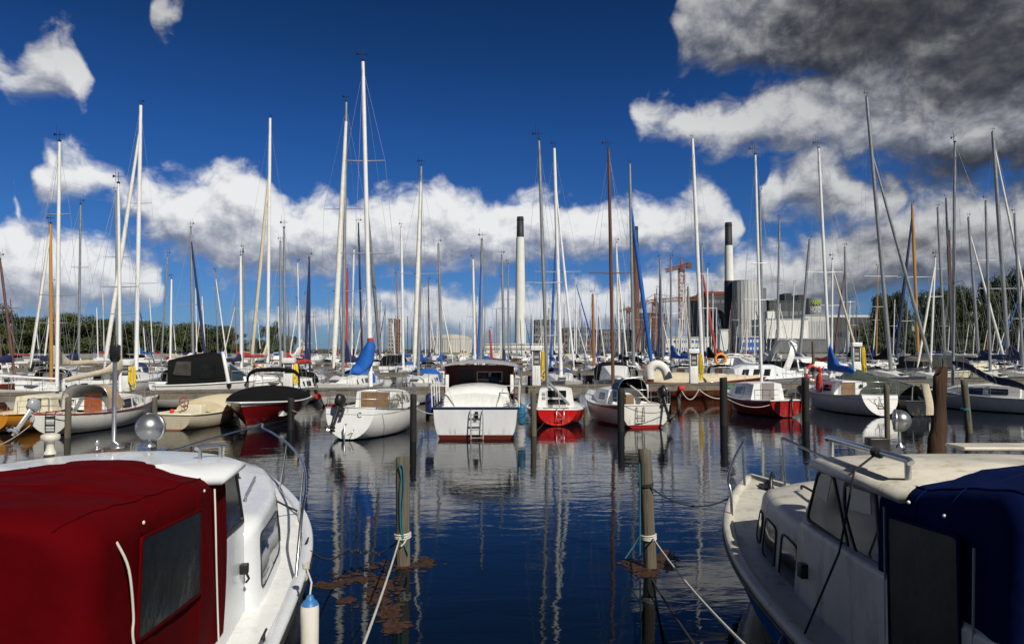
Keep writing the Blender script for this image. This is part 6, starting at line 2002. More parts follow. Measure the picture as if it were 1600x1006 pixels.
def black_canopy_boat():
    X, Y = row_at(250, 4.2)
    r = empty('motorboat', (X - .6, Y + .2, 0), R(24), 'white motorboat with a large black canopy behind the beige open boat', 'motorboat', 'motorboats moored behind the pier')
    hl = Hull(7.4, 2.9, 1.25, 1.3, 1.55, .92, .4, 1.8, 1.3, -.2, 2.5, .4, -.1, .2)
    hull_parts(r, hl, HM['white'], M['gel'], None, M['gel'], .04)
    cv = MB(); rings = []
    for i in range(11):
        t = i / 10
        x = lerp(.9, 3.7, t)
        h = lerp(1.3, 1.72, math.sin(min(1, t * 1.2) * math.pi / 2)) if t < .85 else lerp(1.72, 1.45, (t - .85) / .15)
        w = 1.36
        rings.append([Vector((x, w * math.copysign(abs(math.cos(a)) ** .4, math.cos(a)), 1.25 + h * max(0, math.sin(a)) ** .55)) for a in [math.pi * j / 16 for j in range(17)]])
    cv.loft(rings, 0, True, closed=False)
    c = cv.build('canopy', M['sail_black'], r)
    def s(x, z, off, sg=-1): return Vector((x, sg * (1.375 - .10 * max(0, z - 2.0) + off), z))
    window(s, rpoly([(1.15, 1.8), (2.0, 1.74), (2.0, 2.5), (1.3, 2.5)], .06), 'cover_window', c, M['vinyl_dirty'], M['sail_black'], .02, .015)
    window(s, rpoly([(2.4, 1.6), (3.2, 1.6), (3.2, 2.3), (2.4, 2.4)], .06), 'cover_window', c, M['vinyl'], M['sail_black'], .02, .015)
    ar = MB(); arch_tube(ar, 3.85, 1.38, 1.3, 2.92, .10, -.3); ar.build('radar_arch', M['gel'], r)
    ws = Cabin([(3.9, 1.25, 1.05, 1.35, 2.35), (4.7, 1.05, .75, 1.35, 1.75), (5.0, .95, .7, 1.35, 1.5)], .05, .05); ws.mesh().build('windscreen', M['glass_blue'], r)
    tk = Cabin([(4.0, 1.2, 1.1, 1.25, 1.62), (5.4, 1.0, .8, 1.3, 1.66), (6.6, .5, .35, 1.4, 1.58)], .06, .1)
    t = tk.mesh().build('trunk_cabin', M['gel'], r)
    for sg in (-1, 1):
        for x in (3.9, 4.8):
            p = MB(); q = hl.pt(hl.t_of(x), .93, sg)
            p.lathe([(.13, -.005), (.13, .012), (.1, .016), (.003, .016)], q + Vector((0, sg * .01, 0)), 14, 0, Matrix.Rotation(-sg * math.pi / 2, 4, 'X')); p.build('porthole', M['black'], r)
    bowrail(r, hl, 4.0, .6, .018)
black_canopy_boat()

def varnished_boat():
    X, Y = row_at(1092, 4.6)
    r = empty('covered_boat', (X - 4.2, Y + .6, 0), R(-4), 'brown varnished boat under a beige cover behind the pier pedestal', 'boat', 'boats lying along the back of the pier')
    hl = Hull(8.6, 2.5, 1.05, .95, 1.3, .7, .4, 2.0, 1.2, -.2, 2.0, .45, .05)
    hm = hullmat('varnished_brown_hull_paint', (.16, .035, .012), (.12, .012, .01), .12, rough=.25)
    hull_parts(r, hl, hm, M['teak'], None, M['mahogany'], .04)
    mb = MB(); rings = []
    for i in range(13):
        t = i / 12
        x = lerp(1.2, 8.1, t); tt = hl.t_of(x)
        w = hl.b(tt) * .95 + .02
        h = .75 * (1 - .72 * t ** 1.5) + .05 * math.sin(i * 2.2)
        rings.append([Vector((x, w * math.cos(a), hl.sh(tt) - .03 + h * max(0, math.sin(a)) ** .9)) for a in [math.pi * j / 14 for j in range(15)]])
    mb.loft(rings, 0, True, closed=False)
    mb.build('boat_cover', M['sail_beige'], r)
varnished_boat()

def motor_yacht():
    X, Y = row_at(1215, 9.0)
    r = empty('motor_yacht', (X - .5, Y + 1.5, 0), R(6), 'long white motor yacht with a grey radar arch behind the right-hand sailboat', 'motor yacht', 'motorboats moored behind the pier')
    hl = Hull(11.0, 3.5, 1.5, 1.6, 2.0, .92, .5, 1.9, 1.8, -.3, 2.4, .4, -.1, .2)
    hull_parts(r, hl, HM['white'], M['gel'], None, M['gel'], .05)
    ar = MB(); rings = []
    for j in range(17):
        a = math.pi * j / 16
        c, s_ = math.cos(a), math.sin(a)
        ctr = Vector((.9 + 1.0 * max(s_, 0) ** .6, 1.6 * math.copysign(abs(c) ** .45, c), 1.5 + 2.3 * max(s_, 0) ** .6))
        rings.append([ctr + Vector((.28 * math.cos(b), .06 * math.sin(b), .10 * math.sin(b))) for b in [2 * math.pi * k / 10 for k in range(10)]])
    ar.loft(rings, 0); ar.build('radar_arch', M['gel'], r)
    cb = Cabin([(2.0, 1.5, 1.25, 1.5, 2.35), (3.4, 1.45, 1.15, 1.5, 2.5), (4.8, 1.2, .8, 1.55, 2.0), (5.4, 1.0, .7, 1.6, 1.75)], .06, .12)
    c = cb.mesh().build('deckhouse', M['gel'], r)
    for sg in (1, -1):
        window(side_fn(cb, sg), rpoly([(2.1, .25), (4.6, .25), (3.9, .9), (2.1, .9)], .08), 'window', c, M['glass'], M['black'], .02, .015)
    tk = Cabin([(4.9, 1.25, 1.1, 1.5, 1.95), (7.2, .95, .7, 1.6, 2.05), (9.0, .4, .25, 1.75, 1.9)], .08, .12); tk.mesh().build('trunk_cabin', M['gel'], r)
    cn = MB(); cn.rbox(.2, 2.0, -1.35, 1.35, 1.5, 2.2, .15); cn.build('cockpit_cover', M['sail_black'], r)
    bowrail(r, hl, 5.0, .65, .02)
motor_yacht()

def canvas_cruiser():
    X, Y = row_at(1455, 8.0)
    r = empty('motorboat', (X - 1.5, Y + .8, 0), R(8), 'cream cabin cruiser under a dark grey canvas canopy behind the navy boom cover', 'motorboat', 'motorboats moored behind the pier')
    hl = Hull(9.5, 3.2, 1.35, 1.4, 1.75, .92, .5, 1.9, 1.5, -.2, 2.4, .4, -.1, .2)
    hull_parts(r, hl, HM['cream'], M['cream'], None, M['gel'], .05)
    cv = MB(); rings = []
    for i in range(9):
        t = i / 8; x = lerp(.2, 4.2, t); h = 1.35 - .25 * abs(t - .5)
        rings.append([Vector((x, 1.5 * math.copysign(abs(math.cos(a)) ** .4, math.cos(a)), 1.35 + h * max(0, math.sin(a)) ** .5)) for a in [math.pi * j / 16 for j in range(17)]])
    cv.loft(rings, 0, True, closed=False); c = cv.build('canopy', mat('charcoal_canvas', (.022, .024, .028), .8, var=.2, bump=.4, bscale=8), r)
    def s(x, z, off, sg=-1): return Vector((x, sg * (1.52 - .12 * max(0, z - 2.0) + off), z))
    for a in (.5, 1.9, 3.1): window(s, rpoly([(a, 1.7), (a + 1.0, 1.7), (a + 1.0, 2.4), (a, 2.4)], .06), 'cover_window', c, M['vinyl_dirty'], M['sail_black'], .02, .015)
    ws = Cabin([(4.2, 1.35, 1.1, 1.4, 2.3), (5.3, 1.1, .8, 1.4, 1.8), (5.6, 1.0, .7, 1.4, 1.6)], .05, .05); ws.mesh().build('windscreen', M['glass_blue'], r)
    tk = Cabin([(4.4, 1.3, 1.1, 1.4, 1.85), (6.6, 1.0, .75, 1.5, 1.95), (8.4, .4, .28, 1.6, 1.75)], .08, .12); t = tk.mesh().build('trunk_cabin', M['cream'], r)
    window(side_fn(tk, -1), rpoly([(5.0, .3), (6.6, .35), (6.5, .75), (5.0, .75)], .1), 'window', t, M['glass'], M['black'], .02, .015)
    bowrail(r, hl, 5.0, .6, .02)
canvas_cruiser()

def cabin_cruiser():
    X, Y = row_at(1135, 5.6)
    r = empty('motorboat', (X - 1.0, Y + 1.0, 0), R(2), 'white cabin cruiser with four small dark windows behind the tall black pile', 'motorboat', 'motorboats moored behind the pier')
    hl = Hull(8.4, 2.7, 1.15, 1.1, 1.4, .85, .45, 2.0, 1.3, -.2, 2.2, .42, -.05)
    hull_parts(r, hl, HM['grey'], M['gel'], None, M['gel'], .04)
    cb = Cabin([(1.6, 1.05, .7, 1.1, 1.75), (2.2, 1.1, .85, 1.08, 2.0), (4.4, 1.05, .8, 1.1, 2.02), (5.4, .85, .55, 1.15, 1.7), (6.6, .5, .3, 1.2, 1.4)], .06, .08)
    c = cb.mesh().build('cabin', M['gel_clean'], r)
    for a in (2.0, 2.75, 3.5, 4.4): window(side_fn(cb, -1), rpoly([(a, .28), (a + .42, .28), (a + .56, .8), (a + .14, .8)], .04), 'window', c, M['glass'], M['black'], .015, .012)
    bowrail(r, hl, 5.0, .55, .018)
cabin_cruiser()

def sea_fenders():
    mb = MB()
    X, Y = row_at(1030, 3.2)
    for k, (px, py) in enumerate(((1018, 560), (1030, 578), (1042, 590))): pass
    pts = [at(1016, 592, Y), at(1016, 576, Y), at(1026, 569, Y), at(1038, 576, Y), at(1044, 592, Y)]
    mb.tube(smooth_path(pts), .28, 10)
    tag(mb.build('rolled_dinghy', M['sail_white']), 'white inflatable tube hung over the pier rail left of the beige-covered boat', 'dinghy')
sea_fenders()

# generic motor boats for the rows: hull, deckhouse with a band of dark glass, canopy or arch
MH = [Hull(7.0, 2.6, 1.1, 1.1, 1.35, .9, .4, 1.8, 1.1, -.2, 2.4, .4, -.1, .18), Hull(8.6, 3.0, 1.3, 1.3, 1.65, .9, .45, 1.9, 1.4, -.2, 2.4, .4, -.1, .18)]
def back_motor(px, off, th, v=0, hull='white', canopy_=None, label=None, detail=1):
    hl = MH[v]
    X0, Y0 = row_at(px, off)
    a = math.pi / 2 + R(th)
    d = Vector((math.cos(a), math.sin(a), 0)) * (.5 * hl.L)
    r = empty('motorboat', (X0 - d.x, Y0 - d.y, 0), a, label, 'motorboat', 'motorboats moored behind the pier')
    def mk():
        mb = hl.mesh(14, 7); mb.mi = [0] * len(mb.mi); hl.deck(mb, None, 1, None, nst=12); return mb
    shared(('mhull', v, hull), 'hull', mk, [HM[hull], M['gel']], r)
    L, B_ = hl.L, hl.B; z = hl.fm - .05
    cb = Cabin([(.38 * L, .40 * B_, .34 * B_, z, z + .95), (.52 * L, .39 * B_, .30 * B_, z, z + .98), (.66 * L, .32 * B_, .20 * B_, z, z + .5), (.84 * L, .16 * B_, .1 * B_, z + .1, z + .3)], .05, .08)
    c = shared(('mcab', v), 'deckhouse', lambda: cb.mesh(k=3), M['gel'], r)
    for sg in (1, -1):
        def mkw(sg=sg):
            mb = MB(); f = side_fn(cb, sg); pts = rpoly([(.39 * L, .42), (.60 * L, .40), (.55 * L, .9), (.39 * L, .92)], .06)
            n = len(pts); mb.add([f(x, q, .01) for x, q in pts], [list(range(n))]); return mb
        shared(('mwin', v, sg), 'window', mkw, M['glass'], c)
    if canopy_:
        def mkc():
            cv = MB(); rings = []
            for i in range(6):
                t = i / 5; x = lerp(.06 * L, .42 * L, t); h = 1.25 - .3 * abs(t - .55)
                rings.append([Vector((x, .42 * B_ * math.copysign(abs(math.cos(q)) ** .4, math.cos(q)), z + h * max(0, math.sin(q)) ** .5)) for q in [math.pi * j / 12 for j in range(13)]])
            return cv.loft(rings, 0, True, closed=False)
        shared(('mcan', v, canopy_), 'canopy', mkc, M[COVERS[canopy_]], r)
    else:
        def mka():
            mb = MB(); arch_tube(mb, .3 * L, .42 * B_, z, z + 1.25, .06, .25); return mb
        shared(('march', v), 'radar_arch', mka, M['gel'], r)
    return r

# ---------------------------------------------------------------- filling the rows
LAND = [(60, 'the left wood'), (250, 'the black-canopied motorboat'), (375, 'the wood edge'), (475, 'the wind turbine'), (560, 'the tallest mast'), (620, 'the twin towers'), (702, 'the round storage tank'), (813, 'the white chimney'), (900, 'the dark office block'), (994, 'the brown chimney'), (1066, 'the orange crane'), (1141, 'the banded chimney'), (1230, 'the white hall'), (1275, 'the lettered silo'), (1330, 'the low building'), (1400, 'the poplars'), (1520, 'the right-hand poplars')]
ORD = 'first second third fourth fifth sixth seventh eighth ninth tenth eleventh twelfth thirteenth fourteenth fifteenth'.split()
def fill():
    r_ = random.Random(21)
    todo = []
    for ri, off in enumerate(ROWS):
        for_px = range(-40, 1660, 2)
        lastX = None
        px = -30 + r_.uniform(0, 20)
        while px < 1640:
            X, Y = row_at(px, off)
            step = F / Y
            if fits(off, X, 3.15) and not (1252 < px < 1296 and ri >= 1):
                dens = .88 if ri == 0 else .6 if ri < 3 else .40
                if ri >= 5: dens = (.46 if ri < 10 else .30) if 430 < px < 1220 else .05
                elif ri >= 3: dens = .46 if 430 < px < 1300 else .2
                if r_.random() < dens:
                    USED.setdefault(off, []).append(X)
                    todo.append((ri, off, px, r_.random()))
                    px += step * 3.2
                else: px += step * 1.6
            else: px += step * .5
    recs = []
    for (ri, off, px, q) in todo:
        th = (178 if ri % 2 == 0 else 2) + r_.uniform(-4, 4)
        motor = q < (.5 if ri == 0 else .22 if ri < 4 else .08)
        hull = r_.choice(['white'] * 9 + ['navy', 'navy', 'grey', 'grey', 'cream', 'red', 'green', 'black', 'wood'])
        cov = r_.choice(['blue', 'blue', 'navy', 'navy', 'navy', 'black', 'black', 'beige', 'white', 'red', None])
        row = 'first row' if ri == 0 else 'near rows' if ri < 3 else 'middle rows' if ri < 7 else 'far rows'
        if motor:
            can = r_.choice(['navy', 'black', 'black', 'beige', None, None])
            words = f"{hull} motorboat, {can + ' canopy' if can else 'white arch'}"
            o = back_motor(px, off, th, r_.choice([0, 0, 1]), hull, can)
        else:
            X, Y = row_at(px, off)
            hm = r_.uniform(8.6, 12.8) if ri < 8 else r_.uniform(9.0, 14.5)
            if ri == 0: hm = r_.uniform(9, 10.5)
            yt = 545 - (hm - H) * F / Y
            lean = r_.uniform(-3, 3) + (px - 800) * -.008
            mk = r_.choice([MG] * 6 + [MW] * 6 + ['mast_dark', 'mast_brown', 'mast_wood', 'mast_orange', 'mast_navy'])
            mname = {MG: 'grey', MW: 'white', 'mast_dark': 'dark', 'mast_brown': 'brown', 'mast_wood': 'golden', 'mast_orange': 'orange', 'mast_navy': 'navy'}[mk]
            gen = None
            if r_.random() < .45 and ri < 8:
                gm = r_.choice(['sail_white', 'sail_white', 'sail_navy', 'sail_blue', 'sail_beige'])
                gen = (px + r_.choice([-1, 1]) * 3.2 * F / Y * r_.uniform(.3, .9), gm, .93, .085 * F / Y * 2)
            spr = [(lerp(545, yt, r_.uniform(.45, .6)), r_.uniform(.6, .85) * F / Y)] if r_.random() < .75 else []
            w = max(.15 * F / Y, 1.05) if ri < 7 else max(.19 * F / Y, 1.15)
            hood = r_.choice(['navy', 'blue', 'black', 'black', 'navy', None]) if ri < 5 else None
            words = f"{hull} sailboat, {mname} mast, {cov + ' cover' if cov else 'bare boom'}"
            o = back_sail(px, off, th, r_.choice([0, 0, 1, 2]), hull, cov, r_.choice([.2, .6, 1.0]), (px - lean, yt, px, 560, w, mk, spr, gen), hood, None, 2 if ri < 2 else 1 if ri < 6 else 0)
        ln = min(LAND, key=lambda l: abs(l[0] - px))
        side = 'left of' if px < ln[0] - 4 else 'right of' if px > ln[0] + 4 else 'in front of'
        recs.append((words + ', ' + row, ln, side, px, off, o))
    by = {}
    for rec in recs: by.setdefault((rec[0], rec[1], rec[2]), []).append(rec)
    for (w, ln, side), L in by.items():
        L.sort(key=lambda q: (abs(q[3] - ln[0]), q[4]))
        if len(L) == 1: L[0][5]['label'] = f"{w}, {side} {ln[1]}"
        else:
            for i, q in enumerate(L): q[5]['label'] = f"{w}, {ORD[min(i, 14)]} {side} {ln[1]}"
    for rec in recs:
        lab = rec[5]['label']
        rec[5]['label'] = lab
    print('FILLED', len(recs), 'sailboats in all', len([o for o in bpy.data.objects if o.get('category') == 'sailboat']), 'longest label', max(len(r[5]['label'].split()) for r in recs))
# reserve the room taken by the boats built one by one
for px, off in ((255, 5.8), (300, 5.8), (345, 5.8), (1050, 5.8), (1092, 5.8), (1135, 5.8), (1165, 5.8), (1200, 5.8), (1235, 5.8)):
    USED.setdefault(off, []).append(row_at(px, off)[0])
bigs()
fill()

# ---------------------------------------------------------------- trees
def leafmat(name, col, var):
    m = bpy.data.materials.new(name); m.use_nodes = True
    g = NT(m.node_tree); b = g.t.nodes['Principled BSDF']
    tc = g.n('ShaderNodeTexCoord').outputs['Object']
    no = g.n('ShaderNodeTexNoise', {'Vector': tc, 'Scale': .55, 'Detail': 4.0})
    oi = g.n('ShaderNodeObjectInfo').outputs['Random']
    f = g.m('MULTIPLY', g.n('ShaderNodeMapRange', {0: no.outputs['Fac'], 1: .3, 2: .7, 3: 1 - var, 4: 1 + var}).outputs[0], g.m('MULTIPLY_ADD', oi, .5, .75))
    c = g.n('ShaderNodeVectorMath', {0: col, 3: f}, operation='SCALE').outputs[0]
    g.t.links.new(c, b.inputs['Base Color'])
    b.inputs['Roughness'].default_value = .7
    b.inputs['Specular IOR Level'].default_value = .25
    return m
LEAF = [leafmat('deciduous_leaves', (.052, .066, .018), .45), leafmat('willow_leaves', (.055, .066, .027), .35), leafmat('poplar_leaves', (.040, .056, .015), .4)]
BARK = mat('tree_bark', (.028, .022, .016), .9, var=.3, bump=.6, bscale=8)
TREES = {}
def tree(kind, loc, h, w, label, group, seed):
    r = empty('tree', loc, random.Random(seed).uniform(0, 6.28), label, 'tree', group)
    key = (kind, seed % 3)
    if key not in TREES:
        rr = random.Random(hash(kind) % 1000 + seed)
        tr = MB()
        tr.tube([(0, 0, -.5), (.02, 0, .25), (.01, .01, .5), (0, 0, .8)], [.03, .022, .016, .006], 8)
        lobes = []
        if kind == 'poplar':
            for i in range(24):
                t = i / 23
                rad = (.28 + .72 * math.sin(math.pi * (t * .80 + .12)) ** .7) * .5
                a = rr.uniform(0, 6.28); o = rad * rr.uniform(.1, .62)
                lobes.append((Vector((o * math.cos(a), o * math.sin(a), .08 + .85 * t)), rad * rr.uniform(.5, .85), .12))
        else:
            for i in range(34):
                a = rr.uniform(0, 6.28); z = rr.uniform(.10, .88) if i > 8 else rr.uniform(.04, .3)
                prof = max(math.sin(math.pi * min(1, max(.02, (z - .10) / .86))) ** .6, .8 if z < .4 else 0)
                o = .5 * prof * rr.uniform(.25, .95)
                lobes.append((Vector((o * math.cos(a), o * math.sin(a), z)), rr.uniform(.16, .27), rr.uniform(.09, .15)))
        for (c, rx, rz) in lobes[::2]:
            st = Vector((0, 0, max(.2, c.z - .25)))
            tr.tube([st, lerp(st, c, .6) + Vector((0, 0, .03)), c], [.010, .006, .003], 5)
        cr = MB()
        for (c, rx, rz) in lobes:
            for k in range(190):
                n = Vector((rr.gauss(0, 1), rr.gauss(0, 1), rr.gauss(0, 1))); n.normalize()
                q = rr.uniform(.5, 1.06)
                p = c + Vector((n.x * rx * q, n.y * rx * q, n.z * rz * q))
                s = rr.uniform(.014, .034)
                u = n.cross(Vector((rr.uniform(-1, 1), rr.uniform(-1, 1), rr.uniform(-1, 1)))); u.normalize()
                v_ = (n + Vector((rr.uniform(-.7, .7), rr.uniform(-.7, .7), rr.uniform(-.3, .9)))).cross(u); v_.normalize()
                cr.add([p - u * s, p - v_ * s * .55, p + u * s * 1.2, p + v_ * s * .6], [(0, 1, 2, 3)])
        t_ = tr.build('trunk', BARK, r); c_ = cr.build('crown', LEAF[{'broad': 0, 'willow': 1, 'poplar': 2}[kind]], r)
        TREES[key] = (t_, c_)
    else:
        t_, c_ = (q.copy() for q in TREES[key])
        for q in (t_, c_): COL.objects.link(q); q.parent = r
    r.scale = (w, w, h)
    return r

def trees():
    # left wood: skyline read from the picture (x, top y)
    sky = [(-40, 488), (-5, 476), (20, 492), (42, 490), (62, 494), (82, 478), (100, 484), (122, 492), (145, 497), (160, 494), (178, 497), (200, 492), (222, 497), (243, 505), (262, 503), (285, 500), (305, 503), (328, 506), (348, 505), (362, 513), (402, 520), (418, 506), (434, 502), (450, 512)]
    names = ['tree {} in the front of the left wood']
    r_ = random.Random(4)
    for i, (px, yt) in enumerate(sky):
        Y = 270 + r_.uniform(0, 22)
        p = at(px, 545, Y)
        h = at(px, yt, Y).z - 1.3
        kind = 'willow' if 268 < px < 320 else 'broad'
        w = h * r_.uniform(.95, 1.2) if px < 395 else h * .62
        where = 'at the right end of the left wood, standing a little apart' if px > 395 else None
        a = 'grey-green willow-like tree' if kind == 'willow' else 'dark green broadleaved tree'
        tree(kind, (p.x, Y, 1.3), h, w, f"{a} in the left wood, {ORD[i] if i < 15 else ORD[i - 12]} from {'its left end' if i < 15 else 'the black-canopied motorboat side'}", 'trees of the wood on the left shore', i)
    for i in range(17):
        px = -50 + i * 26 + r_.uniform(-6, 6)
        if px > 352: break
        Y = 300 + r_.uniform(0, 20)
        p = at(px, 545, Y); h = (at(px, 505, Y).z - 1.3) * r_.uniform(.92, 1.06)
        tree('broad', (p.x, Y, 1.3), h, h * 1.15, 'dark broadleaved tree half hidden in the back of the left wood', 'trees in the back of the left wood', 50 + i)
    pop = [(1372, 463), (1384, 459), (1398, 459), (1410, 457), (1446, 457), (1468, 452), (1482, 459), (1498, 447), (1508, 452), (1540, 436), (1564, 432), (1588, 424), (1606, 420), (1630, 430)]
    for i, (px, yt) in enumerate(pop):
        Y = 270 + (i % 3) * 6
        p = at(px, 545, Y); h = at(px, yt, Y).z - 1.3
        tree('poplar', (p.x, Y, 1.3), h, h * (.36 + .05 * (i % 3)), f"tall narrow poplar on the right shore, {ORD[i]} from the left", 'poplars on the right shore', 100 + i)
    for i in range(13):
        px = 1340 + i * 24 + r_.uniform(-6, 6)
        Y = 266 + r_.uniform(0, 10); p = at(px, 545, Y); h = (at(px, 508, Y).z - 1.3) * r_.uniform(.8, 1.2)
        tree('broad', (p.x, Y, 1.3), h, h * 1.25, 'low dark bushy tree at the foot of the poplars', 'bushy trees under the poplars', 150 + i)
trees()

# ---------------------------------------------------------------- the far shore: power station, tanks, cranes
BM = dict(
 white=mat('white_render', (.74, .73, .68), .8, var=.06, vscale=.2, stain=(.5, .47, .4), stain_amt=.2),
 grey=mat('grey_cladding', (.34, .345, .35), .7, var=.08, vscale=.1, stretch=(6, 6, .2)),
 dark=mat('dark_cladding', (.055, .058, .066), .7, var=.2, vscale=.1, stretch=(6, 6, .3)),
 mid=mat('hazed_grey_brick', (.15, .155, .165), .8, var=.2, vscale=.2),  # lightened and blued so the colour itself carries distance haze
 black=mat('black_paint', (.015, .017, .022), .6, var=.2, vscale=.2),
 red=mat('rust_red_cladding', (.20, .045, .03), .8, var=.2, vscale=.2),
 brown=mat('rusty_steel', (.14, .065, .045), .8, var=.3, vscale=.3, stretch=(1, 1, .4)),
 letter_silo=mat('lettered_silo_paint', (.22, .22, .21), .7, var=.08, vscale=.25),
 silo=mat('silo_concrete', (.52, .52, .51), .7, var=.10, vscale=.25, stretch=(3, 3, .08)),
 tank=mat('cream_tank_paint', (.52, .50, .42), .6, var=.06, vscale=.3),
 crane=mat('orange_crane_paint', (.30, .105, .04), .6, var=.15),
 blue=mat('blue_panels', (.03, .12, .42), .5, var=.15),
 glass=mat('office_glass', (.03, .035, .045), .1, var=.2, vscale=.5, coat=.4))

def chimney(px, Y, wb, wt, bands, label, base=552):
    """bands: (material, top y, bottom y)"""
    P = at(px, 545, Y)
    r = empty('chimney', (P.x, Y, 1.3), 0, label, 'chimney', 'chimneys on the far shore')
    k = Y / F / 2
    for i, (m, y0, y1) in enumerate(bands):
        mb = MB()
        def rad(y): return lerp(wt, wb, (y - bands[0][1]) / (bands[-1][2] - bands[0][1])) * k
        z0, z1 = at(px, y1, Y).z - 1.3, at(px, y0, Y).z - 1.3
        if i == len(bands) - 1: z0 = 0
        o = .25 * i
        prof = [(rad(y1) + o, z0), (rad(y0) + o, z1)]
        if i == 0: prof += [(rad(y0) * .8, z1), (rad(y0) * .8, z1 - 2)]
        mb.lathe(prof, (0, 0, 0), 28)
        mb.build('shaft_band', BM[m], r)
    top = MB(); zt = at(px, bands[0][1], Y).z - 1.3
    top.lathe([(wt * k + .25, zt - 2.2), (wt * k + .35, zt - 2.0), (wt * k + .25, zt - 1.8)], (0, 0, 0), 24); top.build('rim', BM['black'], r)
    return r
chimney(813, 480, 17, 10.5, [('black', 339, 371), ('white', 371, 552)], 'tall white chimney with a black top')
chimney(994, 520, 12, 8.5, [('black', 354, 380), ('brown', 380, 552)], 'brown chimney with a black top behind the blue genoa')
c3 = chimney(1140.5, 470, 15, 10.5, [('black', 348, 384), ('white', 384, 439), ('black', 439, 552)], 'black-and-white banded chimney beside the silos')

def block(name, px0, px1, y0, Y, depth, mt, label, cat='building', wins=None, roof=None, y1=556, group=None, extras=()):
    a, b = at(px0, y0, Y), at(px1, y0, Y)
    r = empty(name, ((a.x + b.x) / 2, Y, 1.3), 0, label, cat, group)
    w = (b.x - a.x) / 2; h = a.z - 1.3
    zb = max(at(px0, y1, Y).z - 1.3, 0)
    mb = MB(); mb.box(-w, w, 0, depth, zb, h); mb.build('wall', mt, r)
    rf = MB(); rf.box(-w - .3, w + .3, -.3, depth + .3, h, h + .6); rf.build('roof', roof or BM['dark'], r)
    if wins:
        nx, nz, ww, wh, gm = wins
        for j in range(nz):
            for i in range(nx):
                if nx * nz > 100: break
                x = lerp(-w, w, (i + .5) / nx); z = lerp(zb, h, (j + .5) / nz)
                o = MB(); o.box(x - ww / 2, x + ww / 2, -.12, .1, z - wh / 2, z + wh / 2); o.build('window', gm, r)
    for (x0, x1, ya, d0, d1, m2, nm) in extras:
        q0, q1 = at(x0, ya, Y), at(x1, ya, Y)
        o = MB(); o.box(q0.x - r.location.x, q1.x - r.location.x, d0, d1, h + .05, q0.z - 1.3); o.build(nm, m2, r)
    return r

def cyl(name, px0, px1, y0, Y, mt, label, cat, dome=0.0, ribs=0, ribm=None, group=None, y1=556):
    a, b = at(px0, y0, Y), at(px1, y0, Y)
    R_ = (b.x - a.x) / 2
    r = empty(name, ((a.x + b.x) / 2, Y + R_, 1.3), 0, label, cat, group)
    h = a.z - 1.3
    mb = MB(); mb.lathe([(R_, 0), (R_, h * .5), (R_, h)], (0, 0, 0), 48); mb.build('shell', mt, r)
    rm = MB(); rm.lathe([(R_ * 1.015, h + .02), (R_ * 1.015, h + .52)], (0, 0, 0), 48); rm.build('rim', mt, r)
    rf = MB(); rf.lathe([(R_ * .98, h + .5), (R_ * .7, h + .5 + dome * .6), (R_ * .35, h + .5 + dome * .92), (.01, h + .5 + dome)], (0, 0, 0), 40); rf.build('roof', mt, r)
    if ribs:
        for i in range(ribs):
            a_ = math.pi + math.pi * (i + .5) / ribs
            rb = MB(); c = Vector((R_ * math.cos(a_), R_ * math.sin(a_), 0)); rb.tube([c, c + Vector((0, 0, h))], .22, 5); rb.build('rib', ribm or mt, r)
    return r, R_, h

cyl('storage_tank', 669, 735, 529, 330, BM['tank'], 'round cream storage tank with a domed roof', 'tank', 1.9, 26, BM['silo'])
s1, R1, h1 = cyl('silo', 1151, 1191, 438, 455, BM['silo'], 'big light grey silo right of the banded chimney', 'silo', .6, 12, BM['grey'], 'silos of the power station')
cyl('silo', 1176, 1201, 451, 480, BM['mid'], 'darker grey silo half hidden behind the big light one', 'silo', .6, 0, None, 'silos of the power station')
s3, R3, h3 = cyl('silo', 1263, 1289, 467, 420, BM['letter_silo'], 'grey silo lettered in white with a green squiggle above the letters', 'silo', .4, 0, None, 'silos of the power station')
def hofor():
    from math import sin, cos
    word = 'HOFOR'
    P = s3.location
    k = 420 / F
    zl = at(1275, 488, 420).z - 1.3; zt = at(1275, 478.5, 420).z - 1.3
    cu = bpy.data.curves.new('letters', 'FONT'); cu.body = word; cu.size = (zt - zl) * 1.38; cu.align_x = 'CENTER'; cu.extrude = .05; cu.resolution_u = 2
    tmp = bpy.data.objects.new('letters_tmp', cu); COL.objects.link(tmp)
    bpy.context.view_layer.update()
    me = bpy.data.meshes.new_from_object(tmp.evaluated_get(bpy.context.evaluated_depsgraph_get()))
    bpy.data.objects.remove(tmp)
    wid = max(v.co.x for v in me.vertices) - min(v.co.x for v in me.vertices)
    for v in me.vertices:
        x, y, z = v.co
        a = x / wid * 1.32
        rr = R3 + .15 + z
        v.co = Vector((rr * sin(a), -rr * cos(a), zl + y))
    m_ = mat('white_letter_paint', (.8, .8, .78), .6, var=.03)
    me.materials.clear(); me.materials.append(m_)
    o = bpy.data.objects.new('lettering', me); COL.objects.link(o); o.parent = s3
    o.rotation_euler = (0, 0, R(-2))
    g_ = mat('lime_green_paint', (.28, .42, .03), .6, var=.05)
    mb = MB()
    def on(a, z): return Vector(((R3 + .25) * sin(a), -(R3 + .25) * cos(a), z))
    z0 = at(1275, 477, 420).z - 1.3; z1 = at(1275, 469, 420).z - 1.3
    A = .8
    for (pts) in ([(-.62, .2), (-.5, .85), (-.36, .15), (-.2, .9), (-.05, .2), (.12, .95), (.3, .3), (.5, .95), (.62, .5)], [(-.3, .0), (-.1, .55), (.1, .05), (.3, .6), (.55, .15)]):
        P_ = smooth_path([on(a * A, lerp(z0, z1, q)) for a, q in pts], 5)
        mb.tube(P_, .33, 6)
    mb.build('green_emblem', g_, s3)
hofor()

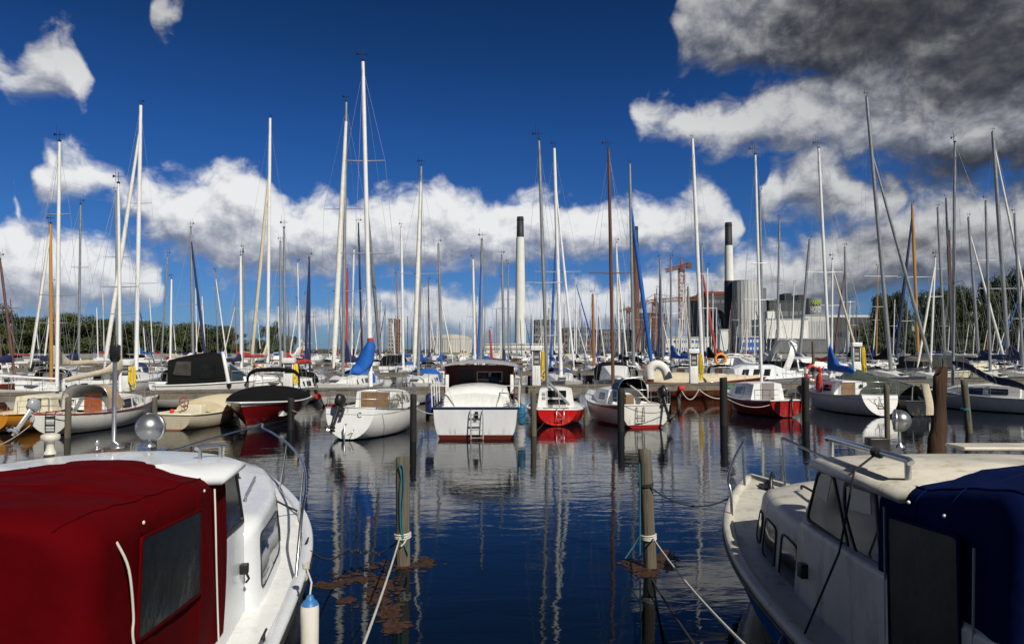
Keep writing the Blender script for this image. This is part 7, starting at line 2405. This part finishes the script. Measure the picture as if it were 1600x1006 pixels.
G = 'buildings of the power station'
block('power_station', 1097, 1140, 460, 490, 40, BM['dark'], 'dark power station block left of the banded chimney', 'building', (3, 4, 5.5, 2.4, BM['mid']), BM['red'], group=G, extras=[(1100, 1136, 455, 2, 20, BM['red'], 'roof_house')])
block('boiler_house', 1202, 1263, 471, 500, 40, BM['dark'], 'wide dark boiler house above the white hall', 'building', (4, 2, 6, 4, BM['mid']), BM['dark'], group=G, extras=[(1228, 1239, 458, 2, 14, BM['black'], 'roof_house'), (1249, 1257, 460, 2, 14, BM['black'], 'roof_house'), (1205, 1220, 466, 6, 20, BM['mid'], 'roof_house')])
block('white_hall', 1197, 1262, 499, 400, 24, BM['white'], 'long plain white hall below the boiler house', 'building', None, BM['grey'], y1=530, group=G, extras=[(1200, 1212, 486, 1, 12, BM['white'], 'stair_tower')])
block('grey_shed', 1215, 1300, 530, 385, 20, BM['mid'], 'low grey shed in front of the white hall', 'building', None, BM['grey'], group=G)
block('pump_house', 1255, 1290, 493, 405, 12, BM['silo'], 'ribbed pale grey building under the lettered silo', 'building', (9, 1, .8, 15, BM['grey']), BM['grey'], group=G)
block('long_building', 1288, 1366, 496, 430, 30, BM['dark'], 'long low building with a pale roof band right of the lettered silo', 'building', (10, 1, 2.6, 3, BM['glass']), BM['silo'], group=G, extras=[(1290, 1364, 492, .2, 28, BM['silo'], 'roof_house')])
block('tower', 606.5, 615.5, 499, 600, 12, BM['grey'], 'left of the twin grey towers in the middle distance', 'building', (2, 8, 1.2, 1.6, BM['glass']), None, group='twin towers')
block('tower', 618.5, 627.5, 500, 600, 12, BM['brown'], 'right, browner one of the twin towers in the middle distance', 'building', (2, 8, 1.2, 1.6, BM['glass']), None, group='twin towers')
block('warehouse', 756, 880, 538.5, 300, 20, BM['white'], 'long low white warehouse at the foot of the white chimney', 'building', (24, 1, 1.4, .9, BM['grey']), BM['silo'])
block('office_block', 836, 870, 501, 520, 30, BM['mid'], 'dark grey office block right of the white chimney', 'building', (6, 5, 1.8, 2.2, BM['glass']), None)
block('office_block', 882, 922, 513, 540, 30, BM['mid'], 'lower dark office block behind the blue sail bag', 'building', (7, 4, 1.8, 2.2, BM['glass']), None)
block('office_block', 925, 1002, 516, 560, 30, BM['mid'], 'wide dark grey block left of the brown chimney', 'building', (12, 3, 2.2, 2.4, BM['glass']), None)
block('building_shell', 1000, 1040, 490, 540, 20, BM['brown'], 'brown unfinished building behind the cranes', 'building', (5, 5, 2.4, 2.6, BM['dark']), None)
block('site_huts', 1040, 1108, 528, 380, 12, BM['white'], 'white and blue stacked site huts under the orange crane', 'building', (12, 2, 1.3, 1.5, BM['blue']), BM['silo'])
block('site_huts', 1160, 1186, 527, 378, 10, BM['blue'], 'blue stacked site huts in front of the big silo', 'building', (5, 2, 1.1, 1.4, BM['white']), BM['silo'])
block('container_stack', 1124, 1138, 516, 375, 6, BM['white'], 'white container block over a blue one below the banded chimney', 'containers', None, BM['silo'], extras=())
block('flat_roofed_building', 1512, 1548, 470, 330, 20, BM['silo'], 'pale flat-roofed building glimpsed between the right-hand poplars', 'building', (5, 3, 1.6, 1.4, BM['glass']), BM['white'])
block('low_building', 1425, 1450, 508, 330, 15, BM['silo'], 'low pale building between the two groups of poplars', 'building', (4, 1, 1.6, 1.4, BM['glass']), BM['white'])
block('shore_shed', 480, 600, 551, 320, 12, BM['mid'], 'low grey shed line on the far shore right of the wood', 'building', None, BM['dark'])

def crane(px, ytop, Y, jib0, jib1, label, yj, cab=True, ybase=552, w=1.9):
    """lattice tower crane: jib0 / jib1 = (x, y) pixels of the counter-jib and jib ends"""
    P = at(px, 545, Y)
    r = empty('tower_crane', (P.x, Y, 1.3), 0, label, 'tower crane', 'tower cranes on the far shore')
    zt = at(px, yj, Y).z - 1.3; za = at(px, ytop, Y).z - 1.3
    def lattice(a, b, w_, n, ax):
        mb = MB()
        a, b = Vector(a), Vector(b)
        d = (b - a).normalized()
        u = d.cross(ax); u.normalize(); v = d.cross(u)
        c = [u * w_ + v * w_, u * w_ - v * w_, -u * w_ - v * w_, -u * w_ + v * w_]
        for q in c: mb.tube([a + q, b + q], .22, 4)
        for i in range(n):
            p0, p1 = lerp(a, b, i / n), lerp(a, b, (i + 1) / n)
            for k in range(4):
                mb.tube([p0 + c[k], p1 + c[(k + 1) % 4]] if i % 2 else [p0 + c[(k + 1) % 4], p1 + c[k]], .13, 4)
                mb.tube([p1 + c[k], p1 + c[(k + 1) % 4]], .13, 4)
        return mb
    lattice((0, 0, 0), (0, 0, zt), w * .55, 22, Vector((0, 1, 0))).build('tower', BM['crane'], r)
    J0, J1 = (at(*q, Y) - Vector((P.x, Y, 1.3)) for q in (jib0, jib1))
    C = Vector((0, 0, zt + 1))
    J0.y = J1.y = 0
    lattice(J0, C, w * .35, 10, Vector((0, 1, 0))).build('jib', BM['crane'], r)
    lattice(C, J1, w * .35, 5, Vector((0, 1, 0))).build('counter_jib', BM['crane'], r)
    a = MB(); a.tube([(0, 0, zt), (0, 0, za)], [.9, .35], 6); a.build('apex', BM['crane'], r)
    t = MB(); t.tube([(0, 0, za), tuple(lerp(J0, C, .35) + Vector((0, 0, .8)))], .14, 4); t.tube([(0, 0, za), tuple(J1 + Vector((0, 0, .8)))], .14, 4); t.build('tie_bar', BM['brown'], r)
    cw = MB(); cw.box(J1.x - 1.6, J1.x + 1.2, -1.2, 1.2, J1.z - 3.2, J1.z + .2); cw.build('counterweight', BM['brown'], r)
    cb = MB(); cb.rbox(-1.4, 1.4, -2.6, -.6, zt - 2.4, zt + .2, .3); cb.build('cab', BM['brown'], r)
crane(1066, 402, 420, (1040, 423), (1077, 411), 'orange lattice tower crane standing tallest over the harbour', 419, w=3.0)
crane(1024, 459, 470, (1094, 466), (1000, 475), 'lower orange-brown tower crane with a long jib to the right', 472, w=3.2)
crane(982, 478, 560, (968, 486), (986, 482), 'small distant brown tower crane left of the brown chimney', 484, w=2.2)

def turbine(px, Y):
    P = at(px, 545, Y)
    r = empty('wind_turbine', (P.x, Y, 1.3), 0, 'slim white wind turbine far off right of the wood', 'wind turbine')
    hub = at(px, 537, Y).z - 1.3
    t = MB(); t.tube([(0, 0, 0), (0, 0, hub)], [1.4, .8], 10); t.build('tower', BM['white'], r)
    n = MB(); n.rbox(-1, 1, -2, 2.5, hub - 1, hub + 1, .4); n.build('nacelle', BM['white'], r)
    L = 15 * Y / F
    for k in range(3):
        a = R(-35 + 120 * k)
        b = MB(); d = Vector((math.sin(a), 0, math.cos(a))); q = Vector((math.cos(a), 0, -math.sin(a)))
        o = Vector((0, -2.3, hub))
        b.prism([o - q * .6, o + d * L * .2 - q * .9, o + d * L, o + d * L * .2 + q * .7, o + q * .6], (0, .3, 0)); b.build('blade', BM['white'], r)
turbine(475, 900)

# ---------------------------------------------------------------- unseen block added behind the camera to shade the two near sterns
def stern_shade_block():
    r = bpy.data.objects.new('stern_shade_block', None); COL.objects.link(r); r.location = (6.0, -6.5, 0)
    tag(r, 'unseen tall block added behind the camera to shade the two near sterns', None, None, 'structure')
    mb = MB(); mb.box(-8.5, 9.5, -9, 0, -1, 9.4); mb.build('wall', M['pierwood'], r)['kind'] = 'structure'
    rf = MB(); rf.prism([(-9, .5, 9.35), (-9, -4.5, 12.6), (-9, -9.5, 9.35)], (19, 0, 0)); rf.build('roof', BM['dark'], r)['kind'] = 'structure'
stern_shade_block()
